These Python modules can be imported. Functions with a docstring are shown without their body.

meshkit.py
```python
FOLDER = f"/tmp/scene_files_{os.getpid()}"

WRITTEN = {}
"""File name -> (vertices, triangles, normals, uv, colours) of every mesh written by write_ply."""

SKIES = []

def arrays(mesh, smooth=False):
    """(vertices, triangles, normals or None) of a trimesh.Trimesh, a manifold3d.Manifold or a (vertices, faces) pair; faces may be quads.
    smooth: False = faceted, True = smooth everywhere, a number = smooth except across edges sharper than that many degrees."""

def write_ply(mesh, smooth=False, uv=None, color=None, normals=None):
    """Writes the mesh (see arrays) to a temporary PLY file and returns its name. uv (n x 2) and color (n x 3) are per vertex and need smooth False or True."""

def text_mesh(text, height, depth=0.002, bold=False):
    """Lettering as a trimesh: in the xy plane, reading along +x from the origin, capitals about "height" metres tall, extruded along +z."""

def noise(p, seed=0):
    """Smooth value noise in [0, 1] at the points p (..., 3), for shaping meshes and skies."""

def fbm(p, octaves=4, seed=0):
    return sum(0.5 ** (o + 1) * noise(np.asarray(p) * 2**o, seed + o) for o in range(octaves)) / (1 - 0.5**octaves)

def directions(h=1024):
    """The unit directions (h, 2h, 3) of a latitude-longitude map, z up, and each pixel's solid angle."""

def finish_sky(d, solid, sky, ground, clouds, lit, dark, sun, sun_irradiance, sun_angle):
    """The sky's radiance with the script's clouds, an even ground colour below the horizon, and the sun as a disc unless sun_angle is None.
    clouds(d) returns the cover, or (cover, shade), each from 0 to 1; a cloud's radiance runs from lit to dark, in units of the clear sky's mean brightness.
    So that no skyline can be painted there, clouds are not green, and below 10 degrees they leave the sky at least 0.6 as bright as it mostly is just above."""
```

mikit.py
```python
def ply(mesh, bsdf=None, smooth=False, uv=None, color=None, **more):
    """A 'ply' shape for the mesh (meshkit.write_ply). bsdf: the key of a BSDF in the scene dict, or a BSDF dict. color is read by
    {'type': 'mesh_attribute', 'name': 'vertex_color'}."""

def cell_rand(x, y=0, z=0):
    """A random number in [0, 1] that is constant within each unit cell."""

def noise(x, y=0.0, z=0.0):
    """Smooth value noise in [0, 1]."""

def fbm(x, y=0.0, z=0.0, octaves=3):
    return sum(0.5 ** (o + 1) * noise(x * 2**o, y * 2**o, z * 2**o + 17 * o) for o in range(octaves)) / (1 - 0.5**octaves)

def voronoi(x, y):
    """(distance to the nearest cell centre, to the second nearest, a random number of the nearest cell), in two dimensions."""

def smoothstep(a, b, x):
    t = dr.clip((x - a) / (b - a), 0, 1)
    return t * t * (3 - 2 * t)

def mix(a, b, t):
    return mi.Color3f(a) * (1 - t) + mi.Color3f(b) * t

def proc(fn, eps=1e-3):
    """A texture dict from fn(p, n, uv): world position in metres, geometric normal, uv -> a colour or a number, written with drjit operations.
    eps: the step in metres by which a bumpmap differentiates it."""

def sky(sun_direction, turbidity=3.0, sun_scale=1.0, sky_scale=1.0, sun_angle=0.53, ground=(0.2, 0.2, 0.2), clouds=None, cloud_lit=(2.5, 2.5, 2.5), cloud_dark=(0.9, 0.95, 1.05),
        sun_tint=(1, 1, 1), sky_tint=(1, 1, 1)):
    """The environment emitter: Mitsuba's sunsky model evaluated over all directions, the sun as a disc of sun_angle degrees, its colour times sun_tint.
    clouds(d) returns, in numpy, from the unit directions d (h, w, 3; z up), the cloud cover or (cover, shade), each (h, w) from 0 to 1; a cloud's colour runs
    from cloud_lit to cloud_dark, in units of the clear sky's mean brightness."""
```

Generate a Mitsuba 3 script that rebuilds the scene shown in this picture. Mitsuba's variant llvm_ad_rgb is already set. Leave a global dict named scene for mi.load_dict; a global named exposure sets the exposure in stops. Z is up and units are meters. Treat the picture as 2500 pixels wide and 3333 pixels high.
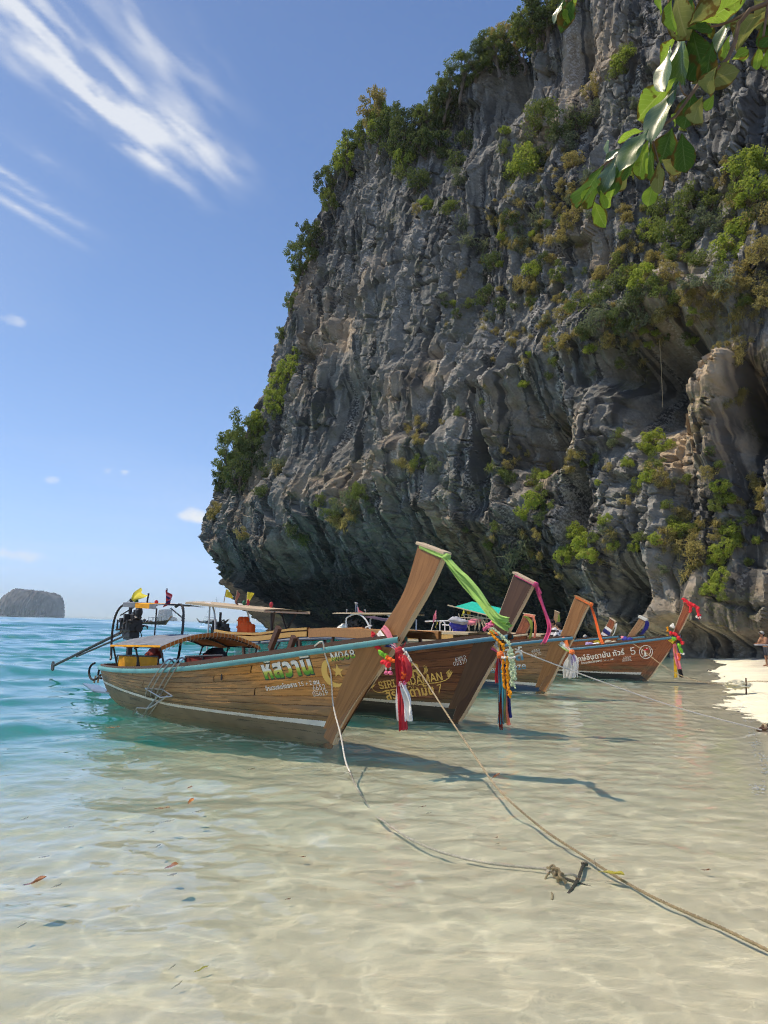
import math, random
import numpy as np, trimesh, mitsuba as mi, drjit as dr
import mikit, meshkit
from mikit import proc, noise, fbm, smoothstep, mix

T = mi.ScalarTransform4f
scene, labels = {'type': 'scene'}, {}
A = np.asarray

# ---------------------------------------------------------------- camera, sun, sky, exposure
EYE = A([0, 0, 1.55])
PITCH, ROLL, FOC, PW, PH = math.radians(9.568), math.radians(1.627), 2200.0, 2500, 3333
FWD = A([0, math.cos(PITCH), math.sin(PITCH)])
_u = A([0, -math.sin(PITCH), math.cos(PITCH)])
RIGHT = math.cos(ROLL) * A([1.0, 0, 0]) + math.sin(ROLL) * _u
UP = math.cos(ROLL) * _u - math.sin(ROLL) * A([1.0, 0, 0])
scene['air'] = {'type': 'homogeneous', 'albedo': {'type': 'rgb', 'value': (.90, .95, .985)}, 'sigma_t': .00012}
scene['camera'] = {'type': 'perspective', 'fov': 2 * math.degrees(math.atan(PW / 2 / FOC)), 'fov_axis': 'x', 'near_clip': .1, 'far_clip': 20000,
                   'to_world': T().look_at(origin=EYE.tolist(), target=(EYE + FWD).tolist(), up=UP.tolist()), 'medium': {'type': 'ref', 'id': 'air'}}
exposure = 1.5
SUN = A([-.54, .05, .84])


def ray(x, y):
    return FWD + (x - PW / 2) / FOC * RIGHT - (y - PH / 2) / FOC * UP


def at_z(x, y, z=0.0):
    d = ray(x, y)
    return EYE + (z - EYE[2]) / d[2] * d


def at_depth(x, y, Y):
    d = ray(x, y)
    return EYE + Y / d[1] * d


def proj(P):
    q = np.asarray(P, float) - EYE
    z = q @ FWD
    return np.stack([PW / 2 + FOC * (q @ RIGHT) / z, PH / 2 - FOC * (q @ UP) / z], -1)


_c0, _c1 = ray(40, 30), ray(650, 560)
CLOUD_TH = math.atan2(_c1[1] / _c1[2] - _c0[1] / _c0[2], _c1[0] / _c1[2] - _c0[0] / _c0[2])


def clouds(d):
    """Thin cirrus drawn out along the wind on the left, a few small puffs low over the sea."""
    x, y, z = d[..., 0], d[..., 1], np.maximum(d[..., 2], .02)
    px, py = x / z, y / z                                     # a flat layer overhead
    th = CLOUD_TH
    a, b = px * math.cos(th) + py * math.sin(th), -px * math.sin(th) + py * math.cos(th)
    w = meshkit.fbm(np.stack([a * 1.3, b * 1.8, a * 0], -1), 3, 5) - .5
    streak = meshkit.fbm(np.stack([a * 2.0 + w, b * 7.5 + 1.6 * w, a * 0 + 3], -1), 5, 11)
    fine = meshkit.fbm(np.stack([a * 10 + 3 * w, b * 30 + 5 * w, a * 0 + 9], -1), 4, 21)
    env = 0
    for (a0, b0), wa, wb, k in CIRRUS:
        env = np.maximum(env, k * np.exp(-np.abs((b - b0) / wb) ** 2.2 - np.abs((a - a0) / wa) ** 2.4))
    c = np.clip(env * (-.20 + 2.7 * (streak - .36) + 2.1 * (fine - .45)), 0, 1)
    c = np.maximum(c ** 1.25 * .80, .16 * np.clip(env, 0, 1) * streak)
    # puffs of cumulus near the horizon
    az, el = np.degrees(np.arctan2(x, y)), np.degrees(np.arcsin(np.clip(d[..., 2], -1, 1)))
    n = meshkit.fbm(np.stack([az * .8, el * 1.3, az * 0], -1), 4, 31)
    for a0, e0, wa, we, k in PUFFS:
        q = 1.25 - ((az - a0) / wa) ** 2 - ((el - e0) / we) ** 2
        c = np.maximum(c, np.clip((q * .75 + n * 1.5 - 1.15) * 1.6, 0, 1) * k)
    veil = np.clip((meshkit.fbm(np.stack([px * .6, py * .6, px * 0], -1), 3, 41) - .45) * .3, 0, .12)
    return np.clip(c + veil, 0, 1)


def _ab(x, y):
    d = ray(x, y)
    d = d / np.linalg.norm(d)
    px, py, th = d[0] / d[2], d[1] / d[2], CLOUD_TH
    return px * math.cos(th) + py * math.sin(th), -px * math.sin(th) + py * math.cos(th)


def _ae(x, y):
    d = ray(x, y)
    d = d / np.linalg.norm(d)
    return math.degrees(math.atan2(d[0], d[1])), math.degrees(math.asin(d[2]))


CIRRUS = [(_ab(90, 70), .34, .085, 1.5), (_ab(290, 280), .26, .080, 1.45), (_ab(400, 430), .20, .055, 1.1), (_ab(590, 440), .16, .085, .95), (_ab(30, 590), .20, .030, .9), (_ab(90, 700), .14, .020, .7), (_ab(410, 40), .22, .07, .75), (_ab(160, 520), .12, .03, .45)]
PUFFS = [(*_ae(630, 1682), 1.6, .75, .9), (*_ae(50, 1808), 3.2, .6, .6), (*_ae(352, 1532), .35, .25, .5), (*_ae(402, 1537), .5, .25, .6),
         (*_ae(168, 1562), .6, .25, .4), (*_ae(30, 1040), 1.2, .5, .4)]
scene['sky_light'] = mikit.sky(SUN, turbidity=2.6, sun_scale=1.0, sky_scale=1.55, clouds=clouds, cloud_lit=(2.2, 2.25, 2.3), cloud_dark=(1, 1.05, 1.1), sky_tint=(.99, 1.0, 1.08))


# ---------------------------------------------------------------- helpers
def number(key):
    if key not in scene and key not in labels:
        return key
    i = 1
    while f'{key}_{i:03d}' in scene or f'{key}_{i:03d}' in labels:
        i += 1
    return f'{key}_{i:03d}'


def thing(name, label, category, group=None, kind=None):
    key = number(name)
    labels[key] = {'label': label, 'category': category}
    if group:
        labels[key]['group'] = group
    if kind:
        labels[key]['kind'] = kind
    return key


def put(name, mesh, mat, parent=None, smooth=30, label=None, category=None, group=None, kind=None, **kw):
    """One mesh as one entry of the scene: a part when it has a parent."""
    key = number(f'{parent}__{name}' if parent else name)
    scene[key] = mikit.ply(mesh, mat, smooth=smooth, **kw)
    said = {k: v for k, v in dict(label=label, category=category, group=group, kind=kind).items() if v}
    if said:
        labels[key] = said
    return key


def cat(*ms):
    ms = [m for m in ms if m is not None]
    return trimesh.util.concatenate([m if isinstance(m, trimesh.Trimesh) else trimesh.Trimesh(*m, process=False) for m in ms])


def quads(q):
    q = np.asarray(q).reshape(-1, 4)
    return np.vstack([q[:, [0, 1, 2]], q[:, [0, 2, 3]]])


def gridmesh(P, closed_j=False, flip=False):
    """A (n, m, 3) net of points as a mesh."""
    n, m = P.shape[:2]
    i, j = np.meshgrid(np.arange(n - 1), np.arange(m if closed_j else m - 1), indexing='ij')
    j2 = (j + 1) % m
    q = np.stack([i * m + j, i * m + j2, (i + 1) * m + j2, (i + 1) * m + j], -1).reshape(-1, 4)
    if flip:
        q = q[:, ::-1]
    return trimesh.Trimesh(P.reshape(-1, 3), quads(q), process=False)


def griduv(us, vs):
    U, V = np.meshgrid(us, vs, indexing='ij')
    return np.stack([U, V], -1).reshape(-1, 2)


def curve(pts, n=24):
    """A smooth line through the points."""
    from scipy.interpolate import PchipInterpolator, CubicSpline
    p = A(pts, float)
    t = np.r_[0, np.cumsum(np.linalg.norm(np.diff(p, axis=0), axis=1))]
    keep = np.r_[True, np.diff(t) > 1e-9]
    return (CubicSpline if len(p) > 3 else PchipInterpolator)(t[keep], p[keep])(np.linspace(0, t[-1], n))


def tube(pts, r, sides=8, cap=True):
    p = A(pts, float)
    n = len(p)
    r = np.broadcast_to(A(r, float), (n,))
    t = np.gradient(p, axis=0)
    t /= np.linalg.norm(t, axis=1, keepdims=True) + 1e-12
    ref = A([0, 0, 1.0]) if abs(t[0, 2]) < .9 else A([1.0, 0, 0])
    a = np.cross(t[0], ref)
    a /= np.linalg.norm(a)
    fr = []
    for k in range(n):
        a = a - t[k] * (a @ t[k])
        a /= np.linalg.norm(a) + 1e-12
        fr.append(a)
    a = A(fr)
    b = np.cross(t, a)
    g = np.arange(sides) * 2 * np.pi / sides
    V = p[:, None] + r[:, None, None] * (np.cos(g)[None, :, None] * a[:, None] + np.sin(g)[None, :, None] * b[:, None])
    m = gridmesh(V, closed_j=True)
    if cap:
        v = np.vstack([m.vertices, p[:1], p[-1:]])
        k = np.arange(sides)
        o = (n - 1) * sides
        f = np.vstack([m.faces, np.stack([k * 0 + len(v) - 2, (k + 1) % sides, k], 1), np.stack([k * 0 + len(v) - 1, o + k, o + (k + 1) % sides], 1)])
        m = trimesh.Trimesh(v, f, process=False)
    m.fix_normals() if n < 40 and cap else None
    return m


def bar(p, q, w, h, up=(0, 0, 1)):
    """A straight timber from p to q, w wide and h high, its edges chamfered."""
    p, q = A(p, float), A(q, float)
    d = q - p
    L = np.linalg.norm(d)
    d /= L
    s = np.cross(d, A(up, float))
    s /= np.linalg.norm(s) + 1e-12
    u = np.cross(s, d)
    c = min(w, h) * .12
    prof = [(-w / 2 + c, -h / 2), (w / 2 - c, -h / 2), (w / 2, -h / 2 + c), (w / 2, h / 2 - c), (w / 2 - c, h / 2), (-w / 2 + c, h / 2), (-w / 2, h / 2 - c), (-w / 2, -h / 2 + c)]
    V = A([[o + a * s + b * u for a, b in prof] for o in (p, q)])
    m = gridmesh(V, closed_j=True)
    f = np.vstack([m.faces, [[0, k, k + 1] for k in range(1, 7)], [[8, 9 + k, 8 + k] for k in range(1, 7)]])
    m = trimesh.Trimesh(m.vertices, f, process=False)
    m.fix_normals()
    return m


def box(c, size, R=None, bevel=.08):
    """A box with chamfered edges; R has its three axes as rows."""
    s = A(size, float) / 2
    b = min(s) * bevel * 2
    pts = []
    for sg in np.ndindex(2, 2, 2):
        g = 1 - 2 * A(sg)
        for k in range(3):
            e = s.copy() - b
            e[k] = s[k]
            pts.append(g * e)
    m = trimesh.convex.convex_hull(A(pts))
    v = A(m.vertices)
    if R is not None:
        v = v @ A(R)
    return trimesh.Trimesh(v + A(c, float), m.faces, process=False)


def ball(c, r, sub=2, squash=(1, 1, 1)):
    m = trimesh.creation.icosphere(sub, r)
    return trimesh.Trimesh(m.vertices * A(squash) + A(c, float), m.faces, process=False)


def ribbon(pts, widths, side, thick=.006, ripple=0.0, seed=0, n=None, across=13):
    """A strip of cloth along a line; side gives its width direction (one for all or one per point)."""
    p = curve(pts, n or max(12, 6 * len(pts)))
    k = len(p)
    w = np.interp(np.linspace(0, 1, k), np.linspace(0, 1, len(widths)), widths)
    side = A(side, float)
    if side.ndim == 2:
        t0 = np.linspace(0, 1, len(side))
        side = np.stack([np.interp(np.linspace(0, 1, k), t0, side[:, c]) for c in range(3)], -1)
    else:
        side = np.broadcast_to(side, (k, 3))
    side = side / np.linalg.norm(side, axis=1, keepdims=True)
    t = np.gradient(p, axis=0)
    nrm = np.cross(t, side)
    nrm /= np.linalg.norm(nrm, axis=1, keepdims=True) + 1e-12
    c = np.linspace(-.5, .5, across)
    rng = np.random.default_rng(seed)
    ph = rng.uniform(0, 6.3, 3)
    s = np.linspace(0, 1, k)
    fold = (np.sin(c[None] * 11 + ph[0] + 2.0 * s[:, None]) + .7 * np.sin(c[None] * 21 + ph[1] - 3 * s[:, None]) + .35 * np.sin(c[None] * 37 + 5 * s[:, None])) * ripple * 1.35
    wob = np.sin(s * 7 + ph[2]) * ripple * .6
    P = p[:, None] + c[None, :, None] * w[:, None, None] * side[:, None] + (fold + wob[:, None])[..., None] * nrm[:, None]
    ends = P[-1] + (t[-1] / np.linalg.norm(t[-1]))[None] * rng.uniform(-.5, .5, across)[:, None] * w[-1] * .25
    P[-1] = ends
    m1 = gridmesh(P)
    m2 = gridmesh(P - nrm[:, None] * thick, flip=True)
    return cat(m1, m2)


def blob(c, r, seed=0, rough=.25, sub=3, squash=(1, 1, 1), f=1.6):
    m = trimesh.creation.icosphere(sub, 1.0)
    v = A(m.vertices)
    v = v * (1 + rough * (meshkit.fbm(v * f + seed * 3.7, 3, seed) - .5) * 2)[:, None]
    return trimesh.Trimesh(v * r * A(squash) + A(c, float), m.faces, process=False)


# ---------------------------------------------------------------- materials
def rgb(c):
    return {'type': 'rgb', 'value': list(map(float, c))}


def mat(name, color, rough=.6, metal=0.0, spec=.4, two=True, bump=None, scale=1.0, **kw):
    b = {'type': 'principled', 'base_color': color if isinstance(color, dict) else rgb(color), 'roughness': rough, 'metallic': metal, 'specular': spec, **kw}
    if bump is not None:
        b = {'type': 'bumpmap', 'arbitrary': bump, 'scale': scale, 'bsdf': b}
    scene[name] = {'type': 'twosided', 'bsdf': b} if two else b
    return name


def wood_fn(light, dark, grey=0.0, stain=0.0, slime=0.0):
    """Planks: u runs along the grain in metres; whole tens of v number the plank."""
    lt, dk = list(light), list(dark)

    def fn(p, n, uv):
        u, v = uv.x, uv.y
        k = dr.floor(v / 10)
        a = v - k * 10
        r = mikit.cell_rand(k, 7, 3)
        warp = fbm(u * .9 + 13 * r, a * 3 + 5 * r, 0, 2)
        g = fbm(u * 1.6 + 31 * r, a * 38 + warp * 9, k * 3.1, 3)
        fine = noise(u * 7 + 11 * r, a * 170, k)
        t = dr.clip(.15 + .9 * g + .25 * (fine - .5) + .45 * (r - .5), 0, 1)
        c = mix(dk, lt, t)
        if stain:
            s = smoothstep(.52, .75, fbm(u * 1.1 + 3 * r, a * 4, p.z * 1.3 + 5, 3)) * stain
            c = mix(c, [v * .55 for v in dk], s)
        if grey:
            w = smoothstep(.30, .75, fbm(p.x * .8, p.y * .8, p.z * 2.2, 3) + .45 * smoothstep(-1.6, -4.2, p.x)) * grey
            c = mix(c, (.21, .20, .15), w)
        if slime:                                              # weed and salt along the water, pale scuffs and scratches above
            q = fbm(p.x * 1.7, p.y * 1.7, p.z * 5, 3)
            c = mix(c, (.085, .085, .045), smoothstep(.50, .20, p.z + .5 * (q - .5)) * slime)
            sc = smoothstep(.60, .70, fbm(u * 2.3 + 5 * r, a * 26, k * 1.7 + 9, 3)) * smoothstep(.45, .6, q)
            c = mix(c, [v * 1.15 + .05 for v in lt], sc * .5)
            c = mix(c, [v * .45 for v in dk], smoothstep(.66, .74, fbm(u * 5, a * 60, k, 2)) * .5)
        return c
    return proc(fn)


def cloth_fn(c, v=.25, f=9.0):
    c = list(c)

    def fn(p, n, uv):
        return mi.Color3f(c) * (1 - v + 2 * v * fbm(p.x * f, p.y * f, p.z * f, 2))
    return proc(fn)

# ---------------------------------------------------------------- the seabed and beach, one sheet
def shore(x, y):
    """Metres seaward of the waterline."""
    return (x - 5.9) * -.91 + (y - 10.4) * .414


def sand_z(x, y):
    d = shore(x, y) + .9 * (meshkit.fbm(np.stack([x * .13, y * .13, x * 0], -1), 2, 3) - .5)
    base = np.interp(d, [-60, -14, -6, 0, 2.5, 5, 8, 12, 20, 40, 100, 300], [1.5, 1.0, .42, 0, -.11, -.24, -.44, -.95, -2.0, -3.4, -6, -12])
    return base


def polar(zones, n_a, a0, a1):
    """A fan of rings about the shore: zones are (rows, from, to) in metres, each evenly graded."""
    r = np.concatenate([np.exp(np.linspace(math.log(p), math.log(q), n + 1))[:-1] for n, p, q in zones] + [[zones[-1][2]]])
    a = np.radians(np.linspace(a0, a1, n_a))
    R, G = np.meshgrid(r, a, indexing='ij')
    S = np.gradient(r)[:, None] + 0 * R
    return R * np.sin(G), R * np.cos(G) - .8, R, S


def ridge(v):
    return 1 - np.abs(2 * v - 1)


X, Y, R, _ = polar([(480, 1.3, 26), (110, 26, 9000)], 380, -46, 46)
Z = sand_z(X, Y)
d = shore(X, Y)
near = np.clip(1.6 - R / 22, 0, 1)
wx = X + .5 * (meshkit.fbm(np.stack([X * .9, Y * .9, X * 0], -1), 2, 8) - .5)
wy = Y + .5 * (meshkit.fbm(np.stack([X * .9, Y * .9, X * 0 + 7], -1), 2, 9) - .5)
rip = ridge(meshkit.noise(np.stack([wx * 1.5 - wy * .5, wy * 4.2 + wx * .8, X * 0], -1), 4)) ** 2
rip2 = ridge(meshkit.noise(np.stack([wx * 3.2 + 5, wy * 8.5 + wx * 1.2, X * 0], -1), 5)) ** 2
wet = np.clip((d + .4) / 1.2, 0, 1)
Z = Z + wet * near * (.026 * rip + .012 * rip2 + .02 * (meshkit.fbm(np.stack([X * .7, Y * .7, X * 0], -1), 3, 12) - .5))
lump = meshkit.fbm(np.stack([X * 1.6, Y * 1.6, X * 0], -1), 4, 14) - .5
Z = Z + (1 - wet) * (.16 * lump * np.clip(1.7 - R / 60, 0, 1))
bed = gridmesh(np.stack([X, Y, Z], -1))


def sand_fn(p, n, uv):
    d = (p.x - 5.9) * -.91 + (p.y - 10.4) * .414
    big = fbm(p.x * .7, p.y * .7, 0, 3)
    grain = noise(p.x * 260, p.y * 260, p.z * 260)
    mid = fbm(p.x * 11, p.y * 19, 0, 3)
    c = mix((.58, .55, .39), (.73, .69, .51), .25 * grain + .45 * mid + .3 * big)
    dry = smoothstep(-.3, -3.6, d + 1.6 * (big - .5))
    c = mix(c, mix((.29, .262, .205), (.37, .335, .27), mid), dry)
    return c


mat('sand', proc(sand_fn), rough=.9, spec=.15, bump=proc(lambda p, n, uv: .6 * fbm(p.x * 16, p.y * 30, 0, 3) + .25 * noise(p.x * 120, p.y * 120, 0), eps=.004), scale=.012)
put('seabed', bed, 'sand', smooth=True, kind='structure', label='pale sandy seabed rising into the beach')

# ---------------------------------------------------------------- the sea: a closed body of faintly turbid water under a rippled surface
X, Y, R, step = polar([(520, 1.2, 28), (380, 28, 150), (150, 150, 700), (40, 700, 8900)], 400, -45, 45)
rng = np.random.default_rng(5)
Z = X * 0
for k in range(46):
    lam = .10 * 1.17 ** k
    if lam > 60:
        break
    th = math.radians(98) + rng.normal(0, .75)
    if lam > 3:
        th = math.radians(140) + rng.normal(0, .5)
    kk = 2 * math.pi / lam
    amp = lam * (.0042 if lam < .3 else .0042 if lam < 1.5 else .0040 if lam < 5 else .0042 if lam < 14 else .0050) * (1 + .9 * (lam < 4) * np.clip((shore(X, Y) - 9) / 14, 0, 1))
    ok = np.clip(lam / (step * 4.0) - .6, 0, 1)
    deep = np.clip(shore(X, Y) / (lam * 3) - .1, .12, 1)
    ph = kk * (X * math.cos(th) + Y * math.sin(th)) + rng.uniform(0, 6.3) + 1.6 * np.sin(kk * .21 * (X * math.sin(th) - Y * math.cos(th)) + rng.uniform(0, 6.3))
    Z = Z + amp * ok * deep * (np.sin(ph) + .25 * np.sin(2 * ph + .6))
sw = np.clip(1.5 - R / 14, 0, 1)
q = meshkit.fbm(np.stack([X * 2.2 + .4 * Y, Y * 4.6, X * 0], -1), 3, 77)
Z = Z + sw * .010 * (ridge(q) ** 3 - .4) * np.clip((shore(X, Y) + .2) / 2, .15, 1)
# the swash: little broken ripples where the water runs thin over the sand
patch = np.clip((meshkit.fbm(np.stack([X * .55, Y * .55, X * 0 + 4], -1), 3, 66) - .50) * 6, 0, 1)
Z = Z + sw * patch * .006 * (ridge(meshkit.fbm(np.stack([X * 10, Y * 13, X * 0], -1), 2, 67)) ** 2 - .4)
sea = gridmesh(np.stack([X, Y, Z], -1))


def painted_caustics_fn(p, n, uv):
    """Painted caustics: a network of bright lines put into the water sheet transmittance."""
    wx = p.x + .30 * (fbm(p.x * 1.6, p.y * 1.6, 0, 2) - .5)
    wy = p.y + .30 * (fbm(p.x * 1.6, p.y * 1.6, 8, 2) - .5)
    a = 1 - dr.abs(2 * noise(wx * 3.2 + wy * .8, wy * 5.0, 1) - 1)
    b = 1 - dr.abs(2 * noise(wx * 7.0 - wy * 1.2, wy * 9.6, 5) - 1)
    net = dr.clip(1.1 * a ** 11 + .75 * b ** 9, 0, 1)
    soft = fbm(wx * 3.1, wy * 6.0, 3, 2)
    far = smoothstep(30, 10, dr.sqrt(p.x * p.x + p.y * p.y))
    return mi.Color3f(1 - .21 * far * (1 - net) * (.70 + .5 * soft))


scene['water_medium'] = {'type': 'homogeneous', 'albedo': rgb((.03, .46, .435)), 'sigma_t': .25}
scene['water_skin'] = {'type': 'thindielectric', 'int_ior': 1.19, 'specular_transmittance': proc(painted_caustics_fn)}  # caustic light lines are painted into this transmittance
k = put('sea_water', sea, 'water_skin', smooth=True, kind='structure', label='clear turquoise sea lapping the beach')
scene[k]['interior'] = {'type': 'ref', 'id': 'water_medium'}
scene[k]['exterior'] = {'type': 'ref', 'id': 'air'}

# ---------------------------------------------------------------- the cliff
CA, CD, CN = A([40.55, 24.2, 0]), A([-.65, .76, 0]), A([-.76, -.65, 0])     # a point, along the face to the left, out of the face
CA, LEAN = CA - .0 * CN, math.tan(math.radians(9))


def face_uz(x, y):
    """Where the line of sight through a point of the photograph meets the leaning mean plane of the cliff: metres along and up."""
    d = ray(x * 1.507, y * 1.507)
    n = CN + A([0, 0, LEAN])                                   # plane: (P - CA).CN = -LEAN z
    t = ((CA - EYE) @ CN - LEAN * EYE[2]) / (d @ CN + LEAN * d[2])
    P = EYE + t * d
    return (P - CA) @ CD, P[2]


# the left edge of the rock against the sky, read off the photograph (in 1659ths of its width)
EDGE = [(620, 1395), (575, 1345), (535, 1318), (512, 1285), (492, 1258), (482, 1225), (468, 1200), (455, 1165), (453, 1140), (470, 1090), (490, 1035), (505, 990), (545, 935), (570, 890), (588, 850),
        (600, 790), (612, 735), (628, 690), (640, 645), (655, 605), (675, 560), (694, 520), (697, 470), (705, 430), (722, 395), (748, 362), (770, 335), (800, 300), (860, 300), (925, 290), (968, 266), (992, 235),
        (1042, 190), (1098, 140), (1165, 96), (1215, 60), (1268, 5), (1340, -80), (1400, -180), (1500, -300)]
_e = A([face_uz(*p) for p in EDGE])
_k = int(np.argmax(_e[:, 1] > 62))                          # below this the outline is the cliff's side, above it its top
_o = np.argsort(_e[:_k, 1])
EZ, EU = _e[:_k, 1][_o], _e[:_k, 0][_o]
_t = np.argsort(_e[_k - 1:, 0])
TU, TZ = _e[_k - 1:, 0][_t], _e[_k - 1:, 1][_t]


def edge_u(z):
    return np.interp(z, EZ, EU)


def top_z(u):
    return np.interp(u, TU, TZ)


FEATURES = [  # x, y, radius x, radius y (1659ths), metres out of the face
    (770, 905, 26, 75, -5.0), (822, 985, 75, 40, -.9), (772, 640, 14, 60, -1.6), (735, 720, 70, 14, .7), (848, 712, 9, 24, -1.3), (885, 838, 34, 22, .8), (735, 800, 55, 40, .7),
    (940, 700, 16, 160, .9), (905, 900, 60, 70, .9), (935, 985, 90, 22, 1.7), (900, 1040, 60, 26, 1.1), (720, 1090, 75, 34, 1.6), (660, 890, 60, 60, .8),
    (1195, 975, 54, 54, -8.0), (1072, 965, 8, 42, -3.5), (1150, 880, 34, 44, -1.7), (1112, 840, 40, 20, .8), (1275, 1095, 20, 62, -7.0), (1238, 930, 16, 110, 1.6), (1262, 1010, 18, 50, 1.8),
    (1320, 960, 46, 90, 1.9), (1210, 1040, 45, 18, 1.2), (1440, 850, 56, 76, -10.0), (1385, 812, 70, 26, -2.6), (1500, 782, 90, 30, -2.6), (1400, 700, 190, 50, 3.4), (1560, 690, 60, 36, 1.0),
    (1550, 890, 72, 90, 3.2), (1352, 880, 44, 50, 1.9), (1648, 900, 18, 70, -6.0), (1610, 830, 30, 34, 1.6), (1590, 960, 30, 60, 1.2), (1350, 1120, 40, 130, 1.4), (1460, 1210, 22, 130, 2.0), (1430, 1330, 18, 34, 1.6),
    (1500, 1180, 60, 90, 1.0), (1385, 1290, 52, 46, -5.0), (1320, 1240, 90, 30, .9), (1235, 1180, 80, 60, 1.6), (1150, 1210, 60, 60, .8), (1560, 1300, 80, 50, 1.2),
    (1115, 200, 30, 60, -5.0), (1010, 175, 50, 60, 1.5), (1270, 140, 22, 46, -3.2), (1060, 300, 80, 40, -1.2), (1160, 300, 90, 50, 1.4), (1250, 560, 60, 120, .8), (1060, 600, 40, 160, -1.3), (1350, 420, 80, 80, 1.0),
    (1290, 250, 14, 80, -1.2), (1180, 420, 60, 40, 1.2), (1540, 560, 90, 60, 1.4), (1620, 420, 60, 60, 1.0), (1060, 880, 30, 100, .8), (960, 1120, 30, 120, .7), (1060, 1060, 24, 60, -1.2), (560, 1150, 60, 90, .9), (640, 1060, 50, 40, 1.0)]
FUZ = [(*face_uz(x, y), rx * abs(face_uz(x + 1, y)[0] - face_uz(x, y)[0]), ry * abs(face_uz(x, y + 1)[1] - face_uz(x, y)[1]), a) for x, y, rx, ry, a in FEATURES]


def nz(u, v, w, seed, o=3):
    return meshkit.fbm(np.stack(np.broadcast_arrays(u, v, w), -1).astype(float), o, seed)


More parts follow.
